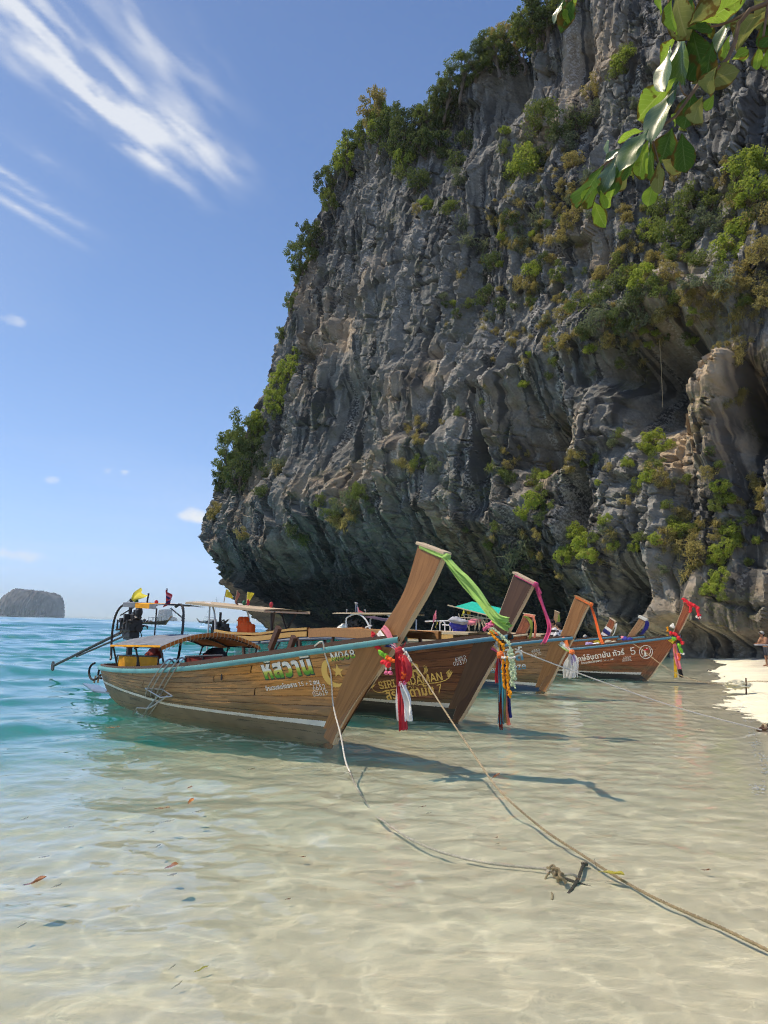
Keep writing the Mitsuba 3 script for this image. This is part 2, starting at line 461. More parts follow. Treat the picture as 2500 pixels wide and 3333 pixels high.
NU, NB, NZ = 640, 90, 720
zz = np.concatenate([np.linspace(-1.2, 79, 660), np.linspace(79.4, 112, NZ - 660)])
zz = zz[:, None]
s = np.concatenate([np.linspace(0, 1, NU), 1 + np.linspace(.004, 1, NB)])[None, :]
uc = edge_u(zz)
U0 = 17.0
u = U0 + np.minimum(s, 1) * (uc - U0)
back = np.maximum(s - 1, 0)
edge = np.clip((uc - u) / 5.0, 0, 1)                                   # 0 at the corner
warp = nz(u * .22, zz * .10, 0, 1, 2) - .5
uw = u + 1.0 * warp
D = 3.4 * (nz(u / 15, zz / 22, 0, 2) - .5) + 2.0 * (nz(uw / 5, zz / 12, 0, 3) - .5)
for fu, fz, ru, rz, a in FUZ:
    wob = 1 + .5 * (nz(u * .5 + fu, zz * .35, 0, 4, 2) - .5)
    e = (np.abs((u - fu) / ru) ** 2.0 + np.abs((zz - fz) / rz) ** 2.0) * wob
    D = D + a * np.exp(-e * .7)
fl = ridge(nz(uw / 1.9, zz / 13, 0, 5, 2)) ** 1.5
fl2 = ridge(nz((uw + .4 * np.sin(zz * .4)) / .75, zz / 5.0, 0, 6, 2)) ** 1.5
fl3 = ridge(nz(uw / .30, zz / 2.2, 0, 7, 2))
D = D + .75 * fl + .46 * fl2 + .16 * fl3 + 1.25 * ridge(nz(uw / 2.7, zz / 42, 0, 25, 2)) ** 2 + .55 * ridge(nz(uw / 1.1, zz / 24, 0, 26, 2)) ** 2
# hangings of dripstone: eaves with ragged lower edges, one below the other
for k in range(9):
    zb = 4 + 5.2 * k + 3.2 * (nz(u / 11, 0 * zz, k * 3.0, 90 + k, 2) - .5) * 2 + 2.6 * (ridge(nz(uw / 1.5, 0 * zz, k * 5.0, 190 + k, 2)) - .5) + 1.0 * (ridge(nz(uw / .5, 0 * zz, k * 7.0, 290 + k, 1)) - .5)
    on = np.clip(nz(u / 7, zz / 30, k * 2.0, 390 + k, 2) * 4.2 - 1.9, 0, 1)
    h_ = zz - zb
    D = D + .95 * on * np.clip(h_ / .35 + .5, 0, 1) * np.exp(-np.maximum(h_, 0) / 4.5)
rough = nz(u / 1.5, zz / 1.5, D * .5, 8, 4) - .5
D = D + .32 * rough + .20 * (nz(u / .38, zz / .45, D, 9, 2) - .5)
# fractured blocks: every cell a little plane of its own
from scipy.spatial import cKDTree


def blocks(size, squash, seed, tilt):
    r_ = np.random.default_rng(seed)
    n = int(113 / size * 86 / (size * squash))
    c = np.stack([r_.uniform(12, 125, n), r_.uniform(-3, 85, n)], -1)
    q = np.stack(np.broadcast_arrays(uw + .25 * size * np.sin(zz / size * 1.7 + uw), zz), -1)
    i = cKDTree(c / A([1, squash])).query(q / A([1, squash]))[1]
    o, t = r_.normal(0, 1, n), r_.normal(0, tilt, (n, 2))
    return o[i] * size * .16 + ((q - c[i]) * t[i]).sum(-1)


D = D + .40 * blocks(3.4, 3.2, 1, .16) + .26 * blocks(1.15, 3.2, 2, .24) + .36 * blocks(.45, 2.2, 3, .26)
# bedding: broken level seams, stronger low down and to the left
bedz = zz + .8 * (nz(u / 6, zz / 6, 0, 10, 2) - .5) + .04 * u
sel = np.clip(nz(u / 9, zz / 7, 0, 11, 2) * 2.6 - .75, 0, 1) * np.clip(1.25 - zz / 40, .25, 1)
D = D + sel * (.34 * ridge(nz(u / 5, bedz / .55, 0, 12, 1)) + .5 * ridge(nz(u / 8, bedz / 1.7, 0, 13, 1)) - .4)
crack = np.clip(1 - np.abs(nz(uw / 2.6, zz / 6, 0, 14, 3) - .5) * 26, 0, 1) + .8 * np.clip(1 - np.abs(nz(u / 1.2, zz / 1.0, 0, 15, 2) - .5) * 18, 0, 1) * np.clip(nz(u / 7, zz / 9, 0, 16, 2) * 3 - 1.2, 0, 1)
D = D - .75 * crack
pit = np.clip(nz(u / .9, zz / 1.6, 0, 17, 2) - .68, 0, 1)
D = D - 5.0 * pit * np.clip(nz(u / 8, zz / 8, 3, 18, 2) * 3 - 1.1, 0, 1)
# the sea has eaten the foot away: a deep belly of shade on the left, a low notch by the beach
left = np.clip((u - 36) / 9, 0, 1)
belly = np.clip(1 - np.maximum(zz - .5, 0) / (12.5 + 1.2 * np.sin(u * .35) + 2.5 * (nz(u / 4, 0 * zz, 0, 33, 2) - .5)), 0, 1)
D = D - left * 11 * belly ** 1.0 - (1 - left) * (3.6 * np.clip((2.3 + .5 * np.sin(u * .9) - zz) / 1.1, 0, 1))
D = D - left * .8 * np.clip((2.2 - zz) / 1.0, 0, 1)
fade = np.clip((uc - u) / 3.0, 0, 1)
fine = .5 * fl2 + .6 * fl3 + .9 * rough + 1.1 * (nz(u / .8, zz / .9, 5, 51, 3) - .5)
D = D * fade + (1 - fade) * fine
jag = (.55 + .012 * np.maximum(zz - 20, 0)) * (nz(zz / 1.5, 0 * u, 0, 19, 4) - .5) * 2.4                  # the skyline is ragged
nrm = CN[None, None] * np.cos(back * 1.9)[..., None] + CD[None, None] * np.sin(back * 1.9)[..., None]
P = CA + u[..., None] * CD - CN * LEAN * zz[..., None]
P = P + nrm * (D)[..., None]
P = P + CD * (jag * (1 - fade))[..., None]
# round the corner and away
rd = 4.0
g = back * 1.35
turn = CD * (rd * np.sin(np.minimum(g, 1) * 1.57) * .35)[..., None] - CN * (rd * (1 - np.cos(np.minimum(g, 1) * 1.57)) + 40 * np.maximum(back - .12, 0))[..., None]
P = P + turn * (back > 0)[..., None]
P = P + (CD * 1.0 + -CN * .3) * ((back > 0) * .8 * (nz(back * 25, zz / 1.4, 0, 21, 3) - .5))[..., None]
zt = top_z(u) + 1.6 * (nz(u / 2.6, 0 * zz, 0, 71, 3) - .5)
over = np.maximum(zz - zt, 0)
P = P - CN * (over * .95)[..., None] + CN * LEAN * over[..., None] * 1.0
P[..., 2] = np.minimum(zz, zt) + .10 * over
CLIFF_P = P
cliff = gridmesh(P)
CLIFF_PX = proj(P.reshape(-1, 3))
from scipy.spatial import cKDTree
_front = np.nonzero((CLIFF_PX[:, 0] > -200) & (CLIFF_PX[:, 0] < 2700) & (CLIFF_PX[:, 1] > -400) & (CLIFF_PX[:, 1] < 2300))[0]
_tree = cKDTree(CLIFF_PX[_front])
_cn = np.cross(np.gradient(P, axis=0), np.gradient(P, axis=1)).reshape(-1, 3)
_cn /= np.linalg.norm(_cn, axis=1, keepdims=True) + 1e-12
_cn *= np.sign(_cn @ CN)[:, None] + 1e-9


def on_cliff(x, y):
    """The nearest point of the rock seen at a point of the photograph (1659ths), and its outward direction."""
    i = _front[_tree.query([x * 1.507, y * 1.507], 12)[1]]
    pts = CLIFF_P.reshape(-1, 3)[i]
    k = np.argmin(np.linalg.norm(pts - EYE, axis=1))
    return pts[k], _cn[i[k]]


_tan = [(*face_uz(x, y), r, k) for x, y, r, k in [(1555, 905, 5.5, 1.0), (1630, 830, 3.5, .95), (1600, 960, 3, .8), (770, 738, 3.2, .8), (1270, 130, 5, .5), (1200, 1050, 2.2, .8), (1500, 690, 4.0, .5), (900, 1010, 5, .45), (1290, 1130, 2.5, .4), (1240, 500, 3, .3), (1560, 1330, 5, .45), (1090, 900, 4, .4)]]


def rock_fn(p, n, uv):
    u = (p.x - 40.55) * -.65 + (p.y - 24.2) * .76
    z = p.z
    w = fbm(u * .35, z * .12, 3, 2) - .5
    uw = u + 1.5 * w
    st = fbm(uw * .9, z * .07, 1, 3)
    st2 = fbm(uw * 3.4, z * .22, 5, 3)
    mot = fbm(p.x * .9, p.y * .9, z * .9, 4)
    fine = fbm(p.x * 6, p.y * 6, z * 6, 3)
    c = mix((.085, .088, .080), (.365, .355, .315), dr.clip(.05 + .55 * mot + .55 * (fine - .35) + .3 * (st2 - .4), 0, 1))
    tan = smoothstep(.56, .74, fbm(u * .13 + 3, z * .11, 2, 3)) * .55
    for tu, tz, r, k in _tan:
        q = dr.sqrt(dr.square(u - tu) + dr.square(z - tz)) / r + 1.1 * (mot - .5)
        tan = dr.maximum(tan, k * smoothstep(1.15, .35, q))
    c = mix(c, mix((.30, .215, .13), (.56, .45, .30), dr.clip(.2 + mot * .5 + .5 * (st2 - .3), 0, 1)), dr.clip(tan * (.55 + .9 * fine), 0, 1))
    black = smoothstep(.40, .58, st) * smoothstep(.34, .56, st2)
    c = mix(c, (.040, .042, .043), black * .85)
    pale = smoothstep(.58, .74, fbm(uw * 1.7 + 9, z * .10, 7, 3)) * smoothstep(.45, .6, fine)
    c = mix(c, (.50, .48, .43), pale * .6)
    damp_shade = smoothstep(13.5, 5.0, z + 5 * (mot - .5)) * smoothstep(34, 44, u)
    c = mix(c, mix((.012, .015, .014), (.038, .042, .036), fine), damp_shade * .95)  # damp rock, darkened further so the undercut shade is painted in
    moss = smoothstep(.58, .72, fbm(p.x * .35, p.y * .35, z * .35 + 20, 3)) * smoothstep(.4, .6, fine)
    return mix(c, (.085, .095, .035), moss * .6)


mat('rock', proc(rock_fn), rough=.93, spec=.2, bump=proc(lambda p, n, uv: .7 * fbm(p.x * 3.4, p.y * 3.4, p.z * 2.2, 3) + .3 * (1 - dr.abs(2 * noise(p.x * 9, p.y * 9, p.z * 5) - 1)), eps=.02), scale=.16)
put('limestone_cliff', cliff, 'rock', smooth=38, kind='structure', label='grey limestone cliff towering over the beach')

# ---------------------------------------------------------------- far islands, two sea stacks some kilometres out
def island(name, outline, Y0, depth, label, seed):
    """outline: the skyline in the photograph (source pixels), left to right; the stack is as deep as DEPTH."""
    pts = A([at_depth(x, y, Y0) for x, y in outline])
    xs, hs = pts[:, 0], np.maximum(pts[:, 2], 0)
    n, m, h = 150, 60, 46
    x = np.linspace(xs[0], xs[-1], n)
    H = np.interp(x, xs, hs)
    half = depth * np.sqrt(np.clip(1 - ((x - x.mean()) / (x[-1] - x[0]) * 2) ** 2, .02, 1))
    v = np.linspace(0, 1, h)
    wall = []
    for side in (-1, 1):
        g = np.stack(np.broadcast_arrays(x[:, None], Y0 + side * half[:, None] * (1 - .38 * v[None] ** 3), H[:, None] * v[None]), -1).copy()
        sc = (x[-1] - x[0]) / 300
        nn = nz(g[..., 0] / (9 * sc), g[..., 2] / (40 * sc), side, seed, 4) - .5 + .5 * (ridge(nz(g[..., 0] / (22 * sc), g[..., 2] / (90 * sc), side, seed + 1, 2)) - .5)
        g[..., 1] += side * 26 * sc * nn
        g[..., 2] *= 1 + .05 * (nz(g[..., 0] / (6 * sc), 0, side, seed + 2, 3) - .5) * 2
        wall.append(g)
    top = np.stack([wall[0][:, -1] * (1 - t) + wall[1][:, -1] * t for t in np.linspace(0, 1, 14)], 1)
    top[..., 2] += .10 * hs.max() * (nz(top[..., 0] / 18, top[..., 1] / 18, 0, seed + 3, 3) - .5) * np.sin(np.linspace(0, np.pi, 14))[None]
    # the flat ends
    m0 = cat(gridmesh(wall[0]), gridmesh(wall[1], flip=True), gridmesh(top))
    ends = [gridmesh(np.stack([wall[0][i], wall[1][i]], 0), flip=f) for i, f in ((0, True), (-1, False))]
    key = put(name, cat(m0, *ends), 'island_rock', smooth=40, kind='structure', label=label)
    return key


def isl_fn(p, n, uv):
    s = fbm(p.x * .05, p.y * .05, p.z * .012, 3)
    f = fbm(p.x * .2, p.y * .2, p.z * .1, 3)
    c = mix((.05, .05, .052), (.22, .20, .185), dr.clip(s * 1.1 + .5 * f - .35, 0, 1))
    g = smoothstep(.25, .75, n.z + 1.2 * (fbm(p.x * .06, p.y * .06, p.z * .06, 3) - .5) + .2)
    return mix(c, mix((.03, .05, .02), (.08, .10, .04), f), g)


mat('island_rock', proc(isl_fn), rough=.95, spec=.1)
HZ0 = lambda x: 2001.2 + .0288 * x
island('far_island', [(4, HZ0(4) + 3), (12, 1985), (30, 1950), (58, 1934), (84, 1920), (102, 1921), (118, 1928), (130, 1929), (146, 1927), (166, 1932), (182, 1945), (190, 1962), (194, 1980), (193, 1995), (194, HZ0(194) + 3)], 2300, 120,
       'broad round-topped limestone islet on the horizon at left', 60)
island('far_island', [(514, HZ0(514) + 2), (518, 1996), (522, 1986), (535, 1984), (552, 1984), (553, 2000), (557, 2010), (564, 2008), (570, 2011), (576, HZ0(576) + 2)], 3600, 60,
       'small square limestone stack on the horizon with a low rock at its foot', 70)

# ---------------------------------------------------------------- boat materials
mat('wood_gold', wood_fn((.68, .305, .070), (.21, .078, .018), grey=.48, stain=.65, slime=.75), rough=.5, spec=.3)
mat('wood_brown', wood_fn((.25, .095, .038), (.085, .030, .013), stain=.35, slime=.75), rough=.45, spec=.35)
mat('wood_tan', wood_fn((.42, .225, .090), (.17, .078, .03), grey=.35, stain=.3, slime=.75), rough=.5, spec=.3)
mat('wood_red', wood_fn((.37, .115, .042), (.14, .038, .015), stain=.25, slime=.75), rough=.42, spec=.35)
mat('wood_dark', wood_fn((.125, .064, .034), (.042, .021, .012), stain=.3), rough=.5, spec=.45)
mat('wood_honey', wood_fn((.46, .24, .085), (.22, .10, .035)), rough=.4, spec=.5)
mat('wood_stem', wood_fn((.40, .20, .075), (.15, .066, .024), stain=.2), rough=.48, spec=.3)
mat('wood_pale', wood_fn((.56, .45, .30), (.34, .25, .15)), rough=.6)
mat('wood_yellow', wood_fn((.62, .38, .11), (.40, .21, .05)), rough=.4, spec=.5)
mat('bamboo', wood_fn((.50, .40, .26), (.26, .19, .12)), rough=.6)


def paint_fn(c, chip=(.20, .15, .10), amount=.5):
    def fn(p, n, uv):
        w = fbm(p.x * 7, p.y * 7, p.z * 7, 3)
        s = fbm(uv.x * 2.5, uv.y * 20, p.z * 9, 3)
        return mix(mix([v * .72 for v in c], [v * 1.1 for v in c], w), chip, smoothstep(.63, .75, s) * amount)
    return proc(fn)


mat('paint_turquoise', paint_fn((.12, .34, .335), amount=.8), rough=.45)
mat('paint_blue', paint_fn((.075, .23, .32), amount=.7), rough=.4)
mat('paint_white', paint_fn((.62, .62, .55), (.25, .22, .16), .6), rough=.5)
mat('paint_black', paint_fn((.030, .032, .030), (.07, .07, .05), .6), rough=.5)
mat('paint_keel', paint_fn((.17, .14, .085), (.03, .035, .03), .8), rough=.6)
mat('paint_navy', paint_fn((.02, .06, .13)), rough=.5)
mat('steel', (.40, .40, .40), rough=.28, metal=1.0)
mat('white_metal', paint_fn((.70, .70, .68), (.35, .25, .18), .4), rough=.4)
mat('dark_metal', paint_fn((.045, .042, .040), (.14, .07, .035), .6), rough=.5, spec=.5)
mat('grease', cloth_fn((.035, .034, .033), .5, 25), rough=.45, spec=.6)
mat('rubber', (.02, .02, .02), rough=.7)
mat('red_plastic', (.45, .02, .03), rough=.3, clearcoat=.6)
mat('green_plastic', (.02, .16, .06), rough=.3, clearcoat=.6)
for nm_, c_ in dict(lime=(.34, .55, .14), magenta=(.58, .09, .20), orange=(.78, .20, .055), crimson=(.42, .035, .045), white=(.72, .71, .66), teal=(.05, .27, .36), yellow=(.70, .50, .04), flagyellow=(.62, .55, .06), tarp=(.17, .19, .215),
                    tarporange=(.44, .13, .02), amber=(.72, .33, .02), maroon=(.20, .03, .02), net=(.02, .42, .30), violet=(.35, .27, .48), skyblue=(.10, .36, .62), pink=(.70, .22, .26), navyflag=(.025, .03, .13), brownflag=(.34, .15, .12),
                    black=(.02, .02, .02), grey=(.33, .34, .36), jacket=(.78, .14, .03), olive=(.25, .30, .06), salmon=(.72, .26, .16), indigo=(.05, .05, .28), khaki=(.38, .34, .24)).items():
    mat('cloth_' + nm_, cloth_fn(c_), rough=.85, spec=.2, sheen=.4)
mat('rope_pale', cloth_fn((.66, .62, .52), .3, 60), rough=.9, spec=.1)
mat('rope_tan', cloth_fn((.42, .33, .20), .4, 60), rough=.9, spec=.1)
mat('flower_marigold', cloth_fn((.80, .33, .015), .4, 45), rough=.8, spec=.2)
mat('flower_pale', cloth_fn((.50, .60, .38), .5, 45), rough=.8, spec=.2)
mat('flower_red', cloth_fn((.72, .04, .05), .4, 45), rough=.8, spec=.2)
mat('flower_green', cloth_fn((.22, .56, .05), .4, 45), rough=.8, spec=.2)
mat('flower_white', cloth_fn((.74, .72, .64), .3, 45), rough=.8, spec=.2)
mat('flower_pink', cloth_fn((.72, .18, .30), .4, 45), rough=.8, spec=.2)
mat('flower_orange', cloth_fn((.80, .16, .03), .4, 45), rough=.8, spec=.2)
mat('paint_gold', (.78, .50, .12), rough=.4, spec=.5)
mat('paint_letter', (.80, .78, .70), rough=.45)
mat('paint_shadow', (.05, .06, .045), rough=.5)
mat('paint_letter_green', proc(lambda p, n, uv: mix(mix((.10, .33, .03), (.62, .62, .10), smoothstep(.08, .34, uv.y)), (.80, .80, .74), smoothstep(.34, .48, uv.y))), rough=.4)
mat('paint_letter_blue', proc(lambda p, n, uv: mix((.08, .25, .36), (.72, .74, .70), smoothstep(.2, .6, uv.y))), rough=.4)
scene['clear_plastic'] = {'type': 'thindielectric', 'int_ior': 1.35, 'specular_transmittance': rgb((.80, .82, .85))}

THAI = {'name_a': "335,24 335,87 360,87 360,35 363,23 369,20 374,20 379,22 384,31 386,44 386,87 411,87 411,0 392,0 390,10 388,13 383,5 376,0 369,-2 352,-1 346,2 341,7 338,12|342,100 342,110 355,117 389,118 390,129 411,129 411,100|263,66 263,85 271,89 296,90 306,86 311,81 315,72 315,0 290,0 290,61 288,67 282,70 275,70|188,5 194,23 205,19 216,19 220,21 224,26 227,38 227,51 222,65 215,69 202,69 190,65 190,85 206,90 222,90 238,84 246,75 252,57 252,32 247,15 243,9 236,3 222,-2 202,-1|98,17 99,33 101,38 107,45 123,52 147,55 145,66 137,70 119,68 106,62 107,84 128,90 143,90 155,86 158,93 179,93 179,88 176,80 169,73 172,65 172,-1 147,-1 146,36 130,34 124,29 123,24 124,19 127,16 137,16 139,4 138,-1 113,-1 107,2 102,7|41,111 41,120 44,127 58,126 62,125 61,120 65,116 96,116 96,100 54,100 45,104|11,88 36,88 36,58 37,57 58,88 86,88 66,62 79,54 84,44 85,0 60,0 59,35 56,41 51,43 36,25 36,0 11,0", 'capacity': "1002,6 1008,24 1027,17 1039,17 1045,22 1045,28 1042,31 1018,41 1009,48 1004,59 1004,70 1007,78 1016,86 1030,90 1046,90 1061,86 1062,67 1044,72 1034,72 1027,68 1027,63 1034,57 1057,48 1065,40 1068,31 1068,20 1063,8 1052,0 1043,-2 1020,-1|936,66 936,85 943,88 955,90 968,89 978,85 982,81 985,76 987,67 986,-1 964,-1 964,62 962,68 955,71 948,71|848,17 848,29 850,36 858,46 872,52 898,55 898,61 896,67 887,72 872,71 855,64 856,84 877,90 893,90 904,87 906,88 907,93 927,93 927,88 924,81 917,74 921,61 921,-1 898,-1 897,37 878,35 871,27 871,20 873,16 878,14 887,15 889,2 888,-1 868,-2 861,0 852,7|759,20 760,36 762,40 771,47 761,56 759,62 759,72 761,78 766,84 778,89 792,89 800,87 797,71 788,72 782,67 782,60 786,55 797,54 797,39 790,39 783,35 782,32 783,22 789,17 799,16 805,18 809,25 809,87 832,88 832,23 830,15 823,5 816,1 804,-2 780,-1 766,6 761,13|664,53 666,64 670,74 679,84 685,87 708,90 720,88 730,83 736,76 740,64 740,0 717,0 717,61 714,68 707,71 700,71 694,69 691,66 687,54 687,33 689,25 696,17 706,17 708,4 708,0 706,-1 685,-1 677,3 672,8 668,15 665,26|607,116 607,126 621,133 659,133 659,116 636,115 641,109 643,100 643,18 646,15 653,15 653,0 646,-2 635,-2 627,1 622,6 620,12 620,104 618,111 614,115|519,23 519,87 542,87 542,28 545,21 551,18 557,18 562,20 568,31 569,87 592,87 592,0 575,0 573,11 571,12 563,2 557,-1 536,-1 530,2 524,8|424,60 426,69 430,77 437,84 443,87 465,90 477,88 486,84 493,77 498,64 499,0 476,0 476,57 474,65 469,70 465,71 458,71 450,67 447,59 447,42 449,41 451,45 458,48 467,48 467,31 456,30 450,26 447,18 447,0 424,0|329,23 329,87 352,87 352,28 355,21 361,18 367,18 372,20 378,31 379,87 402,87 402,0 385,0 383,11 381,12 373,2 367,-1 346,-1 340,2 334,8|249,5 255,22 266,17 277,17 285,24 289,37 288,56 283,67 275,71 263,71 251,66 251,85 266,90 281,90 294,86 306,74 311,59 311,30 305,13 294,2 282,-2 262,-1|158,23 158,87 181,87 181,28 184,21 190,18 196,18 201,20 207,31 208,87 231,87 231,0 214,0 212,11 210,12 202,2 196,-1 175,-1 169,2 163,8|87,66 87,85 91,87 106,90 120,89 126,87 134,80 138,69 138,-1 115,0 115,63 113,68 107,71 99,71|6,64 6,83 17,88 27,90 44,90 53,88 65,81 73,68 76,54 75,29 73,21 68,12 60,5 50,1 17,0 17,36 9,37 9,52 37,52 37,19 41,18 49,23 52,31 53,53 50,63 44,69 38,71 23,71|38,108 38,116 40,121 44,125 51,128 62,128 69,125 73,121 75,116 75,108 73,103 69,99 62,96 51,96 44,99 40,103/51,109 55,105 61,106 63,110 62,117 58,119 52,118 50,114", 'people': "105,87 128,87 128,28 132,20 137,18 143,18 151,23 155,35 155,87 178,87 178,0 161,0 159,11 158,12 149,2 139,-2 122,-1 116,2 110,8 105,23|10,60 12,69 16,77 23,84 29,87 51,90 63,88 72,84 79,77 84,64 85,0 62,0 62,57 60,65 55,70 51,71 44,71 36,67 33,59 33,42 35,41 37,45 44,48 53,48 53,31 42,30 36,26 33,18 33,0 10,0", 'name_b': "612,23 612,87 635,87 635,28 638,21 644,18 650,18 655,20 661,31 662,87 685,87 685,0 668,0 666,11 664,12 656,2 650,-1 629,-1 623,2 617,8|551,111 551,120 554,126 568,125 570,124 570,118 573,115 606,115 606,100 563,100 556,103|519,88 542,88 543,31 549,20 560,18 566,21 569,29 569,88 592,88 592,23 587,8 580,1 571,-2 555,-1 547,3 539,12 538,11 536,0 519,0|446,66 446,85 453,88 465,90 478,89 488,85 492,81 495,76 497,67 496,-1 474,-1 474,62 472,68 465,71 458,71|355,53 357,64 361,74 370,84 376,87 399,90 411,88 421,83 427,76 431,64 431,0 408,0 408,61 405,68 398,71 391,71 385,69 382,66 378,54 378,33 380,25 387,17 397,17 399,4 399,0 397,-1 376,-1 368,3 363,8 359,15 356,26|263,23 263,87 286,87 286,28 289,21 295,18 301,18 306,20 312,31 313,87 336,87 336,0 319,0 317,11 315,12 307,2 301,-1 280,-1 274,2 268,8|202,111 202,120 205,126 219,125 221,124 221,118 224,115 257,115 257,100 214,100 207,103|173,28 174,52 209,52 209,37 195,36 196,23 200,17 204,15 215,16 220,21 223,31 223,52 220,63 217,67 208,71 195,71 177,65 177,84 191,89 214,90 229,85 237,78 243,67 245,59 246,34 242,17 232,4 216,-2 201,-2 192,0 186,3 179,10 175,18|95,6 101,24 120,17 132,17 138,22 138,28 135,31 111,41 102,48 97,59 97,70 100,78 109,86 123,90 139,90 154,86 155,67 137,72 127,72 120,68 120,63 127,57 150,48 158,40 161,31 161,20 156,8 145,0 136,-2 113,-1|87,110 101,116 154,116 154,100 87,100|6,17 6,29 8,36 16,46 30,52 56,55 56,61 54,67 45,72 30,71 13,64 14,84 35,90 51,90 62,87 64,88 65,93 85,93 85,88 82,81 75,74 79,61 79,-1 56,-1 55,37 36,35 29,27 29,20 31,16 36,14 45,15 47,2 46,-1 26,-2 19,0 10,7|11,110 25,116 78,116 78,100 11,100", 'name_c': "307,104 307,114 312,122 319,125 346,125 346,109 329,109 326,105 327,99 312,96 309,97|265,29 268,38 275,46 289,52 315,55 315,61 313,67 304,72 289,71 272,64 273,84 294,90 310,90 321,87 323,88 324,93 344,93 344,88 341,81 334,74 338,61 338,-1 315,-1 315,37 296,35 288,28 288,20 290,16 295,14 304,15 306,0 299,-2 285,-2 274,2 269,7 266,13|188,6 194,24 213,17 225,17 231,22 231,28 228,31 204,41 195,48 190,59 190,70 193,78 202,86 216,90 232,90 247,86 248,67 230,72 220,72 213,68 213,63 220,57 243,48 251,40 254,31 254,20 249,8 238,0 229,-2 206,-1|180,110 194,116 227,116 228,128 247,128 247,100 180,100|100,27 100,88 123,88 123,28 127,19 132,17 144,18 148,22 150,28 150,88 173,88 173,27 167,10 161,4 145,-2 129,-2 117,1 106,10|6,77 6,88 22,88 22,84 25,80 30,80 34,88 45,88 45,68 44,63 34,45 34,26 38,18 49,17 55,21 57,27 57,50 54,56 49,57 49,69 52,69 56,71 59,81 59,88 82,88 79,70 76,66 71,63 77,59 79,55 80,25 75,10 68,3 53,-2 37,-2 29,0 18,7 12,18 11,42 14,51 23,62 24,66 15,66 11,68|11,110 25,116 58,116 59,128 78,128 78,100 11,100", 'name_d': "1039,104 1039,114 1044,122 1051,125 1078,125 1078,109 1061,109 1058,105 1059,99 1044,96 1041,97|1010,6 1016,24 1035,17 1047,17 1053,22 1053,28 1050,31 1026,41 1017,48 1012,59 1012,70 1015,78 1024,86 1038,90 1054,90 1069,86 1070,67 1052,72 1042,72 1035,68 1035,63 1042,57 1065,48 1073,40 1076,31 1076,20 1071,8 1060,0 1051,-2 1028,-1|935,5 941,22 952,17 963,17 971,24 975,37 974,56 969,67 961,71 949,71 937,66 937,85 952,90 967,90 980,86 992,74 997,59 997,30 991,13 980,2 968,-2 948,-1|878,120 881,126 887,126 897,124 897,118 900,115 933,115 933,100 887,101 883,103 879,108|845,88 862,88 864,76 865,75 874,85 884,89 901,88 906,86 913,79 918,64 918,0 895,0 895,59 892,66 886,69 875,67 869,56 868,0 845,0|713,87 736,87 736,28 740,20 745,18 751,18 759,23 763,35 763,87 786,87 786,0 769,0 767,11 766,12 757,2 747,-2 730,-1 724,2 718,8 713,23|652,111 652,120 655,126 669,125 671,124 671,118 674,115 707,115 707,100 664,100 657,103|620,0 620,88 643,88 643,35 648,22 656,18 661,18 666,20 670,29 670,88 693,88 693,23 688,8 679,0 672,-2 660,-2 648,3 640,12 639,11 637,0|547,66 547,85 554,88 566,90 579,89 589,85 593,81 596,76 598,67 597,-1 575,-1 575,62 573,68 566,71 559,71|456,33 456,53 458,64 462,74 471,84 484,89 508,89 519,85 528,76 532,64 532,0 509,0 509,61 506,68 503,70 492,71 486,69 483,66 479,54 479,33 481,24 488,17 498,17 500,0 494,-2 481,-2 469,3 460,15|364,87 387,87 387,28 391,20 396,18 402,18 410,23 414,35 414,87 437,87 437,0 420,0 418,11 417,12 408,2 398,-2 381,-1 375,2 369,8 364,23|303,111 303,120 306,126 320,125 322,124 322,118 325,115 358,115 358,100 315,100 308,103|274,28 275,52 310,52 310,37 296,36 297,23 299,19 305,15 316,16 321,21 324,31 324,52 321,63 318,67 309,71 296,71 278,65 278,84 292,89 315,90 330,85 338,78 344,67 346,59 347,34 343,17 333,4 317,-2 302,-2 293,0 287,3 280,10 276,18|225,104 225,114 230,122 237,125 264,125 264,109 247,109 244,105 245,99 230,96 227,97|178,28 178,88 201,88 201,28 203,22 211,17 225,18 229,22 231,34 216,36 209,42 207,47 207,56 209,62 223,60 222,54 223,51 231,50 231,88 254,88 254,51 262,50 262,35 254,35 251,17 244,6 236,1 224,-2 208,-2 196,1 185,9 181,16|84,57 84,66 88,76 94,82 103,87 124,90 139,87 148,82 156,70 158,61 158,0 135,0 135,59 132,67 124,71 117,71 112,69 108,62 109,59 120,54 120,49 119,43 113,42 108,33 108,0 85,0 86,37 88,42 94,48 99,50|25,111 25,120 28,126 42,125 44,124 44,118 47,115 80,115 80,100 37,100 30,103|5,6 11,24 30,17 42,17 48,22 48,28 45,31 21,41 12,48 7,59 7,70 10,78 19,86 33,90 49,90 64,86 65,67 47,72 37,72 30,68 30,63 37,57 60,48 68,40 71,31 71,20 66,8 55,0 46,-2 23,-1"}


def thai_poly(key):
    """Thai lettering: outlines in 1/116 of the letter height."""
    from shapely import Polygon
    out = []
    for s in THAI[key].split('|'):
        rings = [[tuple(float(v) / 116 for v in p.split(',')) for p in r.split()] for r in s.split('/')]
        out.append(Polygon(rings[0], rings[1:]).buffer(0))
    return out


